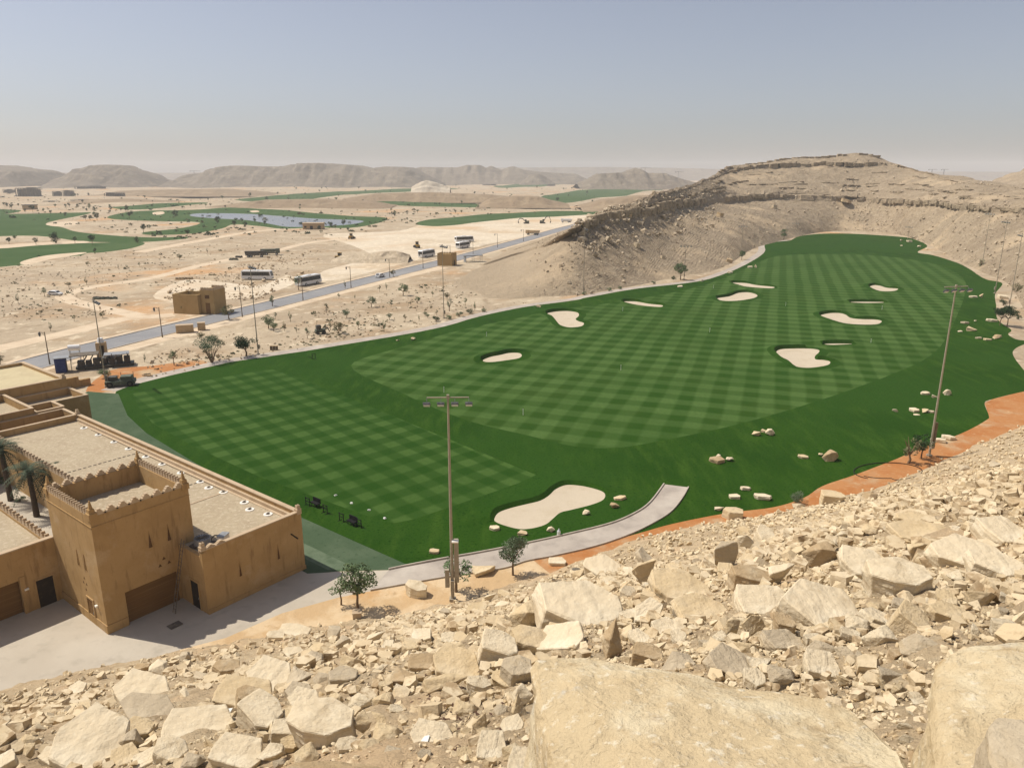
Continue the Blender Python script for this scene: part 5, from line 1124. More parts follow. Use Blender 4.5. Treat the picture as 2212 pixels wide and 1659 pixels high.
for yy in (6.6, 8.0): slit(tw, (x0, yy, 0), (0, -1, 0), 5.2, 6.6, .13)
def tri_hole(o, ux, s):
    ux = Vector(ux); n = ux.cross(Vector((0, 0, 1))); p = Vector(o); mb = MB()
    mb.prism([p - ux * s + n * .015, p + ux * s + n * .015, p + n * .015 + Vector((0, 0, s * 1.7))], -n * .05); mb.build('vent_hole', m_slit, tw)
for a, z in ((-.42, 0), (.42, 0), (0, .55)): tri_hole((-11.9 + a, y0, 4.2 + z), (1, 0, 0), .17)
for a, z in ((-.3, 0), (.3, 0), (0, .5), (.0, -.6)): tri_hole((x0, 7.3 + a, 3.6 + z), (0, -1, 0), .13)
d_ = bpiece('door', MB().b2(x0 - .03, x0 + .02, 6.2, 7.3, 0, 2.35), m_gar, tw)
mb = MB(); mb.b2(x0 - .09, x0, 6.05, 6.2, 0, 2.5); mb.b2(x0 - .09, x0, 7.3, 7.45, 0, 2.5); mb.b2(x0 - .09, x0, 6.2, 7.3, 2.35, 2.5); bpiece('frame', mb, m_wall, d_)
bpiece('handle', MB().b2(x0 - .09, x0 - .03, 6.3, 6.36, 1, 1.2), m_metal, d_)
bpiece('wall_lamp', MB().box((x0 - .1, 5.4, 2.2), (.2, .3, .18)), m_wht, tw, bevel=.03)
# --- side wing beyond the tower
wg = root_at('side_wing', 'low mud-coloured wing with shaded garage recess at the left picture edge', 'building')
a0, a1, b0, b1 = -46.0, -17.38, 13.05, 30.0
mb = MB(); ga0, ga1 = -30.0, -20.6
mb.b2(a0, ga0, b0, b0 + .4, -.5, HB); mb.b2(ga1, a1, b0, b0 + .4, -.5, HB); mb.b2(ga0, ga1, b0, b0 + .4, 3.3, HB)
mb.b2(a0, a1 - .4, b0 + .9, b0 + 1.2, -.5, HB - 1.3); mb.b2(a1 - .4, a1, b0 + .4, b1, -.5, HB - .5); mb.b2(a0, a1 - .4, b1 - .4, b1, -.5, HB - .45); mb.b2(a0, a0 + .4, b0 + .4, b1 - .4, -.5, HB)
mb.b2(ga1 - .02, ga1 + .4, b0 - .08, b0, -.5, 3.6)
bpiece('wall', mb, m_wall, wg)
bpiece('roof', MB().b2(a0 + .4, a1 - .4, b0 + .4, b1 - .4, HB - 1.1, HB - .75), m_roof, wg)
bpiece('coping', MB().b2(a0, a1, b0 - .05, b0 + .45, HB + .004, HB + .12), m_cope, wg)
mb = MB(); teeth(mb, a1 - .2, b0 + .5, a1 - .2, b1, HB - .46, 19, .34, .65); bpiece('parapet', mb, m_cope, wg)
bpiece('garage_door', MB().b2(ga0, ga1, b0 + .5, b0 + .6, 0, 3.3), m_gar, wg)
d_ = bpiece('door', MB().b2(-19.4, -18.0, b0 - .03, b0 + .02, 0, 2.7), m_dark, wg)
mb = MB(); mb.b2(-19.55, -19.4, b0 - .07, b0, 0, 2.85); mb.b2(-18.0, -17.85, b0 - .07, b0, 0, 2.85); mb.b2(-19.4, -18.0, b0 - .07, b0, 2.7, 2.85); bpiece('frame', mb, m_wall, d_)
bpiece('wall_lamp', MB().box((-20.2, b0 - .1, 2.3), (.35, .2, .18)), m_wht, wg, bevel=.03)
mb = MB()
for k in range(6): mb.b2(-25.5, -22.2, b0 + 2 + k * .5, b0 + 2.44 + k * .5, HB - .74, HB - .66)
bpiece('roof_panel', mb, m_wht, wg)
# --- rear cluster
rc = root_at('rear_block', 'cluster of walled roof terraces and light wells behind the long building', 'building')
mb = MB()
def well(mb, xa, xb, ya, yb, zt, th=.35, zf=None):
    mb.b2(xa, xb, ya, ya + th, -.5, zt); mb.b2(xa, xb, yb - th, yb, -.5, zt + .003); mb.b2(xa, xa + th, ya + th, yb - th, -.5, zt + .001); mb.b2(xb - th, xb, ya + th, yb - th, -.5, zt + .002)
def cap(mb, xa, xb, ya, yb, zt, th=.35):
    z = zt + .01; mb.b2(xa, xb, ya - .03, ya + th + .03, z, z + .11); mb.b2(xa, xb, yb - th - .03, yb + .03, z, z + .113); mb.b2(xa - .03, xa + th + .03, ya + th + .03, yb - th - .03, z, z + .111); mb.b2(xb - th - .03, xb + .03, ya + th + .03, yb - th - .03, z, z + .112)
cm, rm = MB(), MB()
for (xa, xb, ya, yb, zt, floor) in ((-10, .0, 50.05, 54.9, 6.0, None), (-3.6, .2, 54.95, 59.2, 6.25, 5.2), (-3.5, 5.2, 59.3, 66, 6.0, 5.0), (-14, -3.65, 55, 66, 6.9, 5.9)):
    well(mb, xa, xb, ya, yb, zt); cap(cm, xa, xb, ya, yb, zt)
    rm.b2(xa + .35, xb - .35, ya + .35, yb - .35, (floor or .3) - .2, floor or .3)
bpiece('wall', mb, m_wall, rc); bpiece('coping', cm, m_cope, rc); bpiece('roof', rm, m_roof, rc)
st = root_at('stair_tower', 'small battlemented stair tower cut by the left edge above the palms', 'tower')
mb = MB(); well(mb, -17.5, -10.6, 49.5, 54.9, 8.2); bpiece('wall', mb, m_wall, st)
bpiece('roof', MB().b2(-17.15, -10.95, 49.85, 54.55, 6.9, 7.1), m_roof, st)
mb = MB(); wavy(mb, -17.4, 49.67, -10.7, 49.67, 8.22, 6, .34, .45); wavy(mb, -17.4, 54.7, -10.7, 54.7, 8.22, 6, .34, .45); bpiece('parapet', mb, m_cope, st)
mb = MB(); teeth(mb, -10.78, 50, -10.78, 54.5, 8.21, 10, .34, .5); teeth(mb, -17.3, 50, -17.3, 54.5, 8.21, 10, .34, .5); bpiece('parapet', mb, m_cope, st)
yb_ = root_at('upper_block', 'tall block with a straw-yellow flat roof at the far left end of the clubhouse', 'building')
mb = MB(); well(mb, -30, 5, 66.05, 83, 7.5, .5); bpiece('wall', mb, m_wall, yb_)
bpiece('roof', MB().b2(-29.5, 4.5, 66.55, 82.5, 6.8, 7.1), m_roof_y, yb_)
cm = MB(); cap(cm, -30, 5, 66.05, 83, 7.5, .5); bpiece('coping', cm, m_cope, yb_)
mb = MB(); finial(mb, 4.7, 66.4, 7.6, .6, .6); bpiece('corner_finial', mb, m_cope, yb_)
lw = root_at('stub_wall', 'low stepped mud wall on the dirt beyond the clubhouse terraces', 'wall')
mb = MB(); mb.b2(8.2, 12.5, 88, 88.6, -.3, 2.6); mb.b2(12.5, 15, 88.01, 88.59, -.3, 2.0); mb.b2(15, 17, 88.02, 88.58, -.3, 1.3); bpiece('wall', mb, m_wall, lw)
# equipment on the annex roof, ladder, cover
eq = empty('roof_condenser', tuple(BL(-9.0, 2.4)) + (HB - .75,), ANG + .3, 'grey round condenser unit with hoses on the corner roof by the tower', 'air conditioner')
mb = MB(); mb.tube((0, 0, .25), (0, 0, .8), .75, .7, 18); mb.build('housing', m_metal, eq)
mb = MB()
for k in range(8): mb.box((0, 0, .83), (1.3, .05, .03), k * math.pi / 8)
mb.tube((0, 0, .8), (0, 0, .88), .18, .18, 10); mb.build('fan_guard', m_joint, eq)
mb = MB(); mb.b2(-.8, .8, -.8, .8, 0, .24); mb.build('base', m_joint, eq)
pr = random.Random(5); mb = MB()
pts = [Vector((.5, -.4, .3))]
for k in range(9): pts.append(pts[-1] + Vector((pr.uniform(.05, .35), pr.uniform(-.35, .25), pr.uniform(-.08, .06))))
mb.path(pts, [.06] * len(pts)); mb.build('hose', m_joint, eq)
bx = empty('equipment_case', tuple(BL(-7.4, 1.6)) + (HB - .75,), ANG + .5, 'pale grey equipment case beside the round condenser unit on the corner roof', 'case')
MB().box((0, 0, .35), (1.0, .7, .7)).build('case', m_wht, bx, bevel=.05); MB().box((0, 0, .73), (1.04, .74, .06)).build('lid', m_metal, bx)
tp = MB(); tp.prism([(-.9, -.5, 0), (.8, -.6, 0), (1.0, .4, .0), (-.3, .7, 0)], (0, 0, .12))
t_ = tp.build('roof_tarpaulin', m_metal); t_.location = tuple(BL(-8.7, 1.2)) + (HB - .74,); t_.rotation_euler = (0, 0, ANG); tag(t_, 'crumpled grey tarpaulin spread below the round condenser unit', 'tarpaulin')
tp = MB(); tp.prism([(-1.2, -.45, 0), (.9, -.6, 0), (1.3, .3, .0), (-.9, .6, 0)], (0, 0, .06))
t_ = tp.build('roof_sheet', m_wht); t_.location = tuple(BL(-15.3, 5.6)) + (HT - 1.74,); t_.rotation_euler = (0, 0, ANG); tag(t_, 'white sheet lying on the tower roof behind the front battlements', 'sheet')
la = empty('ladder', tuple(BL(W0 - .9, 2.7)) + (0,), ANG, 'long ladder leaning on the wall between the tower and the annex door', 'ladder')
mb = MB()
for s in (-.22, .22): mb.tube((-.9, s, 0), (.72, s, 6.6), .035, .035, 6)
mb.build('rail', m_joint, la); mb = MB()
for k in range(1, 20): t = k / 20; mb.tube((-.9 + 1.62 * t, -.22, 6.6 * t), (-.9 + 1.62 * t, .22, 6.6 * t), .02, .02, 5)
mb.build('rung', m_joint, la)
mc = at(378, 1351); t_ = MB().box((0, 0, .03), (1.1, .8, .05)).build('drain_cover', m_joint, None, (mc.x, mc.y, .04), bevel=.01); t_.rotation_euler = (0, 0, ANG); tag(t_, 'dark square drain cover in the shaded concrete before the garage', 'drain cover')
# courtyard floor
cy = MB(); q = [BL(W0 - .0, 13.1), BL(W0, 49), BL(-17.4, 49), BL(-17.4, 13.1)]; cy.prism([(p.x, p.y, .06) for p in q], (0, 0, .06)); tag(cy.build('courtyard_pavement', m_pad), kind='structure')
# ------------------------------------------------------------------ plants
m_leaf = mat('olive_leaf', (.115, .17, .075), [(1.2, (.18, .235, .115), .42, .66, 3), (5, (.025, .052, .016), .55, .75, 2)], coord='obj', rough=.8)
m_leaf_d = mat('dark_leaf', (.024, .055, .018), [(1.5, (.045, .085, .028), .42, .66, 3)], coord='obj', rough=.8)
m_leaf_g = mat('grey_leaf', (.125, .17, .095), [(1.5, (.19, .235, .145), .42, .66, 3), (5, (.04, .065, .03), .55, .75, 2)], coord='obj', rough=.85)
m_leaf_y = mat('dry_leaf', (.14, .135, .065), [(1.5, (.20, .18, .095), .42, .66, 3), (5, (.075, .085, .035), .5, .75, 2)], coord='obj', rough=.9)
m_palm = mat('palm_leaf', (.040, .060, .030), [(1.5, (.08, .105, .06), .42, .66, 3)], coord='obj', rough=.7)
m_bark = mat('bark', (.17, .115, .07), [(4, (.25, .18, .115), .45, .65, 4)], [(10, .02, 4)], coord='obj')
m_bark_d = mat('palm_bark', (.065, .045, .03), [(6, (.11, .08, .055), .45, .65, 4, (1, 1, 3))], [(8, .05, 4)], coord='obj')
LEAF = {'olive': m_leaf, 'dark': m_leaf_d, 'grey': m_leaf_g, 'dry': m_leaf_y}
def leaves_mesh(name, clumps, per, leaf, seed, flat=.0, hollow=.3):
    r = np.random.default_rng(seed); V = []
    for (c, rad) in clumps:
        n = int(per * (rad[0] * rad[1] * rad[2]) ** .5 + 6)
        d = r.normal(0, 1, (n, 3)); d /= np.linalg.norm(d, axis=1)[:, None]; rr = r.uniform(hollow, 1, n) ** .6
        p = np.array(c) + d * rr[:, None] * np.array(rad)
        a = r.normal(0, 1, (n, 3)); a /= np.linalg.norm(a, axis=1)[:, None]; b = np.cross(a, r.normal(0, 1, (n, 3))); b /= np.linalg.norm(b, axis=1)[:, None] + 1e-6
        s = leaf * r.uniform(.6, 1.3, n)[:, None]
        V.append(np.stack([p - a * s, p + b * s * .45, p + a * s, p - b * s * .45], 1))
    V = np.concatenate(V).reshape(-1, 3); T = np.arange(len(V)).reshape(-1, 4)
    return np_mesh(name, V, T)
TREES = {}
def tree_proto(kind, seed):
    """meshes (trunk, crown) for a tree of unit height"""
    key = (kind, seed)
    if key in TREES: return TREES[key]
    r = random.Random(seed * 77 + len(kind)); mb = MB(); cl = []
    if kind == 'round': th, cw, ch, cz, ns = .34, .40, .30, .66, 18
    elif kind == 'loose': th, cw, ch, cz, ns = .32, .40, .32, .64, 15
    elif kind == 'multi': th, cw, ch, cz, ns = .08, .62, .26, .70, 26
    elif kind == 'sapling': th, cw, ch, cz, ns = .40, .24, .30, .66, 9
    elif kind == 'thin': th, cw, ch, cz, ns = .25, .16, .36, .58, 8
    elif kind == 'umbrella': th, cw, ch, cz, ns = .40, .62, .20, .76, 16
    else: th, cw, ch, cz, ns = .02, .55, .40, .45, 14          # shrub
    top = Vector((r.uniform(-.02, .02), r.uniform(-.02, .02), th))
    rt = .028 if kind not in ('thin', 'sapling') else .02
    if kind == 'shrub':
        for k in range(5): mb.tube((0, 0, 0), (r.uniform(-.3, .3), r.uniform(-.3, .3), .5), .03, .01, 5)
    elif kind == 'multi':
        for k in range(7):
            a = 2 * math.pi * k / 7 + r.uniform(-.3, .3); e = Vector((math.cos(a) * .42, math.sin(a) * .42, .62)); m_ = Vector((math.cos(a) * .17, math.sin(a) * .17, .33)); mb.path([Vector((math.cos(a) * .03, math.sin(a) * .03, 0)), m_, e], [.022, .016, .006], 6)
    else:
        m_ = Vector((r.uniform(-.02, .02), r.uniform(-.02, .02), th * .5)); mb.path([Vector((0, 0, -.02)), m_, top], [rt * 1.25, rt, rt * .8], 8)
        for k in range(6):
            a = r.uniform(0, 6.28); e = top + Vector((math.cos(a) * cw * .7, math.sin(a) * cw * .7, r.uniform(.12, cz + ch - th - .08))); mb.path([top, top.lerp(e, .5) + Vector((0, 0, .03)), e], [rt * .7, rt * .42, rt * .12], 6)
    for k in range(ns):
        a = r.uniform(0, 6.28); u = r.uniform(-1, 1); q = math.sqrt(1 - u * u) * r.uniform(.45, .85)
        c = (math.cos(a) * q * cw, math.sin(a) * q * cw, cz + u * ch * .78); s_ = r.uniform(.24, .46) * (1 if kind != 'thin' else .9)
        cl.append((c, (cw * s_ * 1.05, cw * s_ * 1.05, ch * s_ * (1.15 if kind != 'umbrella' else 1.3))))
    dens = {'round': 900, 'loose': 520, 'multi': 620, 'shrub': 650, 'umbrella': 700}.get(kind, 620); lf = {'round': .030, 'loose': .034, 'multi': .024, 'sapling': .030, 'thin': .028}.get(kind, .034)
    tm = mb.build('tmp_trunk', None); tmesh = tm.data; bpy.data.objects.remove(tm)
    TREES[key] = (tmesh, leaves_mesh('crown', cl, dens * 2.2, lf, seed + 5)); return TREES[key]
def tree(p, h, kind, tone, label, group=None, cat='tree', name='tree', seed=0, wide=1.0, parts=True, rz=None):
    tm, cmesh = tree_proto(kind, seed)
    k = (kind, seed, tone)
    if k not in TREES:
        c2_ = cmesh.copy(); c2_.materials.append(LEAF[tone]); t2 = tm.copy(); t2.materials.append(m_bark); TREES[k] = (t2, c2_)
    t2, c2_ = TREES[k]
    rt = empty(name, p, random.uniform(0, 6.28) if rz is None else rz, label, cat, group); rt.scale = (h * wide, h * wide, h)
    for nm, me in (('trunk', t2), ('crown', c2_)):
        o = bpy.data.objects.new(nm if kind != 'shrub' else {'trunk': 'stem', 'crown': 'foliage'}[nm], me); COL.objects.link(o); o.parent = rt
    return rt
def tree_px(px, py, hpx, *a, z=None, **k):
    p = site(px, py) if py > 900 else at(px, py)
    if py <= 900: p.z = gz(p.x, p.y)
    return tree(p, height_to(p, py - hpx), *a, **k)

tree_px(773, 1318, 102, 'round', 'olive', 'leafy young tree growing from a square planter on the orange bank', cat='tree', wide=.85, seed=1)
tree_px(737, 1306, 62, 'sapling', 'olive', 'spindly little tree left of the tree in the square planter', seed=1, wide=1.3)
tree_px(985, 1278, 74, 'sapling', 'olive', 'sparse shrubby tree wrapped round the foot of the near mast', seed=2, wide=1.7)
tree_px(1108, 1242, 88, 'round', 'grey', 'rounded grey-green tree by the curved concrete path', seed=2, wide=.82)
tree_px(1962, 1000, 66, 'thin', 'dry', 'thin brownish tree left of the mast at the right orange bank', seed=3, wide=1.8)
tree_px(1990, 990, 52, 'loose', 'dark', 'dark small tree behind the mast at the right orange bank', seed=3)
tree_px(458, 783, 60, 'multi', 'grey', 'wide many-stemmed tree beside the footpath at left', seed=1, wide=.85)
tree_px(532, 770, 45, 'round', 'dark', 'dark dense round-headed tree next to a mast by the footpath', seed=5, wide=1.35)
tree_px(1470, 605, 38, 'round', 'olive', 'round-headed tree on the hill foot beside a thin mast', seed=6, wide=1.0)
tree_px(1602, 562, 20, 'round', 'olive', 'small round tree beside the upper bend of the footpath', seed=7)
tree_px(1693, 518, 24, 'loose', 'olive', 'tree where the footpath ends below the hill', seed=8)
tree_px(2175, 706, 44, 'umbrella', 'dark', 'dark flat-topped tree on the sandy point at right', seed=9, wide=.8)
tree_px(2160, 703, 38, 'umbrella', 'dark', 'lower dark tree touching the flat-topped one at right', seed=10, wide=.8)
tree_px(2118, 582, 28, 'thin', 'olive', 'narrow green tree beside a mast foot on the far right bank', seed=3, wide=1.6)
tree_px(2016, 516, 24, 'round', 'grey', 'grey-green tree at the far right corner of the lawn', seed=12)
tree_px(1990, 514, 15, 'shrub', 'grey', 'shrub left of the grey-green tree at the far lawn corner', cat='shrub', name='shrub', seed=1)
tree_px(2167, 660, 16, 'shrub', 'dark', 'dark shrub on the grass near the right picture edge', cat='shrub', name='shrub', seed=2)
tree_px(2196, 632, 22, 'shrub', 'dry', 'wide dry bush right of the thin masts', cat='shrub', name='shrub', seed=3, wide=1.3)
tree_px(2200, 690, 12, 'shrub', 'dark', 'small dark bush right of the flat-topped tree', cat='shrub', name='shrub', seed=4)
tree_px(1721, 1085, 30, 'shrub', 'grey', 'round clipped grey-green shrub on the border of lawn and orange soil', cat='shrub', name='shrub', seed=5)
tree_px(1722, 505, 8, 'shrub', 'dark', 'low dark shrub at the far end of the lawn', cat='shrub', name='shrub', seed=6, wide=1.4)
tree_px(1755, 501, 8, 'shrub', 'olive', 'low green shrub right of the dark one at the far lawn end', cat='shrub', name='shrub', seed=7, wide=1.4)
for (px, py, h, t, lab) in [(1229, 634, 14, 'grey', 'grey bush left of the hill-foot mast'), (1263, 638, 9, 'olive', 'small bush touching the hill-foot mast'), (1316, 629, 9, 'olive', 'flat green bush by the footpath right of the hill-foot mast'), (1338, 625, 8, 'olive', 'second green bush by the footpath right of the hill-foot mast'),
                            (1412, 614, 8, 'grey', 'small grey bush along the path before the round-headed tree'), (1455, 604, 9, 'dark', 'dark bush touching the round-headed tree on the hill foot'), (227, 815, 22, 'olive', 'rounded bush at the foot of the leftmost tall mast'), (942, 694, 14, 'dark', 'low dark hedge-like bush at the second mast foot'),
                            (968, 690, 11, 'olive', 'yellow-green bush right of the second mast foot'), (992, 684, 13, 'grey', 'grey-green bush by the footpath'), (1016, 678, 12, 'dark', 'dark bush at the end of the row by the footpath'), (1046, 674, 9, 'olive', 'last small bush of the row by the footpath')]:
    tree_px(px, py, h, 'shrub', t, lab, 'bushes along the footpath', 'bush', 'bush', px % 5, 1.3)
# saplings of the planting strip and the dry plain: nothing tells most of them apart
def C5(x, y): return 500 + x / 2.989, 540 + y / 2.989
sap = [(265, 365, 72), (735, 250, 58), (1045, 172, 45), (695, 318, 40), (797, 318, 34), (903, 370, 70), (957, 272, 45), (1000, 258, 50), (1108, 296, 80), (1030, 368, 50), (1158, 358, 38), (1200, 345, 45), (1300, 305, 40), (1408, 395, 95), (1392, 320, 46), (1510, 362, 55), (1572, 392, 60),
       (745, 440, 58), (614, 408, 66), (380, 462, 70), (240, 510, 90), (285, 450, 50), (345, 525, 70), (272, 525, 62), (490, 572, 74), (640, 515, 60), (688, 540, 78), (820, 515, 60), (985, 530, 82), (1020, 452, 44), (1122, 465, 52), (1212, 460, 44), (1250, 428, 30), (1325, 425, 40), (420, 535, 40), (1265, 440, 30)]
for k, (x, y, h) in enumerate(sap):
    px, py = C5(x, y); kd = ('sapling', 'thin', 'loose')[k % 3]
    tree_px(px, py, h / 2.989, kd, ('olive', 'grey', 'dry', 'olive')[k % 4], 'young staked desert tree in the sandy strip between road and footpath', 'saplings in the planting strip', 'sapling', 'sapling', 1 + k % 3, 1.15)
left = [(118, 345, 66), (288, 302, 60), (445, 242, 34), (560, 226, 55), (175, 388, 26), (262, 418, 30), (328, 525, 60), (480, 460, 40), (665, 440, 40), (575, 372, 34), (1190, 410, 62), (1480, 450, 95), (1760, 360, 72), (1930, 262, 100), (5, 740, 60), (935, 725, 54), (1125, 745, 100), (1300, 580, 50), (660, 75, 30), (820, 125, 28), (570, 105, 30), (765, 120, 28), (900, 110, 30), (1160, 65, 40), (1340, 20, 34)]
for k, (x, y, h) in enumerate(left):
    px, py = x / 2.989, 540 + y / 2.989
    tree_px(px, py, h / 2.989, ('thin', 'sapling', 'loose')[k % 3], ('grey', 'olive', 'dry')[k % 3], 'thin desert tree on the dry ground left of or along the road', 'thin trees on the dry plain', 'tree', 'desert_tree', 1 + k % 3, 1.2)
fc = [(20, 528, 14), (33, 522, 12), (78, 529, 14), (121, 526, 24), (162, 526, 14), (200, 530, 20), (205, 547, 10), (297, 524, 13), (310, 503, 18), (406, 512, 14), (440, 494, 8), (470, 482, 14), (506, 489, 12), (510, 482, 10), (523, 481, 9), (530, 489, 10), (551, 482, 10), (572, 486, 8), (195, 476, 10), (205, 468, 10), (55, 462, 10), (72, 464, 18), (95, 461, 10), (15, 448, 10), (40, 448, 8), (120, 451, 9), (150, 448, 9),
      (188, 459, 9), (210, 457, 8), (218, 462, 7), (240, 459, 12), (238, 450, 8), (262, 460, 9), (275, 460, 14), (286, 466, 10), (380, 468, 14), (412, 450, 7), (445, 450, 8), (455, 448, 8), (487, 452, 8), (480, 430, 7), (450, 437, 7), (540, 426, 9), (577, 432, 8), (600, 421, 6), (550, 448, 7), (520, 446, 7), (584, 452, 7), (615, 451, 8), (648, 457, 9), (705, 410, 6), (717, 492, 12), (724, 496, 9), (742, 491, 12), (752, 500, 8),
      (852, 463, 8), (853, 471, 8), (862, 466, 6), (815, 464, 6), (880, 461, 6), (893, 467, 6), (902, 462, 8), (868, 480, 6), (880, 476, 6), (930, 467, 6), (963, 461, 8), (984, 462, 8), (997, 461, 7), (1024, 460, 6), (775, 410, 6), (822, 422, 5), (880, 426, 6), (907, 424, 6), (952, 422, 6), (1025, 421, 7), (1046, 422, 5), (1065, 420, 5), (1125, 400, 5), (1160, 409, 7), (1217, 412, 6), (1235, 411, 6), (1095, 412, 5), (1260, 407, 9), (1275, 408, 9), (1284, 408, 7),
      (1355, 405, 6), (1345, 406, 5), (690, 496, 8), (620, 500, 7), (595, 505, 7), (640, 505, 6), (985, 404, 5), (930, 404, 5), (870, 404, 5), (640, 410, 5), (690, 415, 5), (330, 440, 6), (360, 447, 6), (305, 440, 6)]
rt_ = random.Random(77)
for k in range(70):
    px = rt_.choice((rt_.uniform(0, 330), rt_.uniform(0, 900), rt_.uniform(600, 1290))); py = rt_.uniform(406, 452) if px > 330 else rt_.uniform(418, 478); fc.append((px, py, max(4, (py - 385) * .13 * rt_.uniform(.7, 1.3))))
for k, (px, py, h) in enumerate(fc):
    tree_px(px, py, h * 1.15, ('round', 'umbrella', 'loose', 'shrub')[k % 4], ('dark', 'olive', 'dark')[k % 3], 'small dark desert tree far away among the distant fairways', 'trees on the distant golf course', 'tree', 'distant_tree', 20 + k % 4, (.8, .62, .95, .8)[k % 4])
# palms in the courtyard
def palm(px, py, toppy, label, seed, lean=(0, 0)):
    p = at(px, py, 0); l = Vector((p.x - P0.x, p.y - P0.y)); h = height_to(p, toppy); r = random.Random(seed)
    rt = empty('palm_tree', p, 0, label, 'palm', 'palms in the courtyard')
    mb = MB(); n = 9; pts = [Vector((lean[0] * (k / n) ** 1.5, lean[1] * (k / n) ** 1.5, h * .80 * k / n)) for k in range(n + 1)]
    mb.path(pts, [.34 - .10 * k / n for k in range(n + 1)], 10); mb.build('trunk', m_bark_d, rt)
    top = pts[-1]; V, Fc = [], []
    for k in range(44):
        a = k * 2.399 + r.uniform(-.2, .2); el = r.uniform(-.5, 1.25); L = r.uniform(2.5, 3.2); d = Vector((math.cos(a), math.sin(a), 0)); q = []
        for s in range(9):
            t = s / 8; q.append(top + d * (L * t * math.cos(el * (1 - .3 * t))) + Vector((0, 0, L * (math.sin(el) * t - .62 * t * t))))
        side = Vector((-d.y, d.x, 0))
        for s in range(8):
            for sg in (-1, 1):
                for h2 in (0, .5):
                    b0 = q[s].lerp(q[s + 1], h2); lw_ = .55 * math.sin(math.pi * min(1, (s + h2 + .8) / 9)) + .1
                    tip = b0 + side * sg * lw_ + (q[s + 1] - q[s]).normalized() * .32 + Vector((0, 0, -.14 + .2 * r.random()))
                    n0 = len(V); w_ = (q[s + 1] - q[s]).normalized() * .045; V += [b0 - w_, b0 + w_, tip]; Fc.append((n0, n0 + 1, n0 + 2))
            n0 = len(V); u = side * .03; V += [q[s] - u, q[s] + u, q[s + 1] + u, q[s + 1] - u]; Fc.append((n0, n0 + 1, n0 + 2, n0 + 3))
    c = MB(); c.add(V, Fc); me = bpy.data.meshes.new('crown'); me.from_pydata([tuple(v) for v in c.v], [], c.f); link_mesh('crown', me, m_palm, rt)
palm(24, 1083, 942, 'palm at the left edge, tallest of three in the courtyard', 1)
palm(80, 1117, 995, 'palm with a thick dark trunk right in front of the tower', 2)
palm(128, 1100, 1002, 'palm half hidden behind the back battlements of the tower', 3)
for (px, py, h, lab) in ((45, 1084, 14, 'low green shrub between the two palm trunks'), (4, 1045, 16, 'green shrub at the left picture edge under the palms')):
    p = at(px, py); tree(p, height_to(p, py - h), 'shrub', 'olive', lab, 'courtyard shrubs', 'shrub', 'shrub', 2, 1.4)

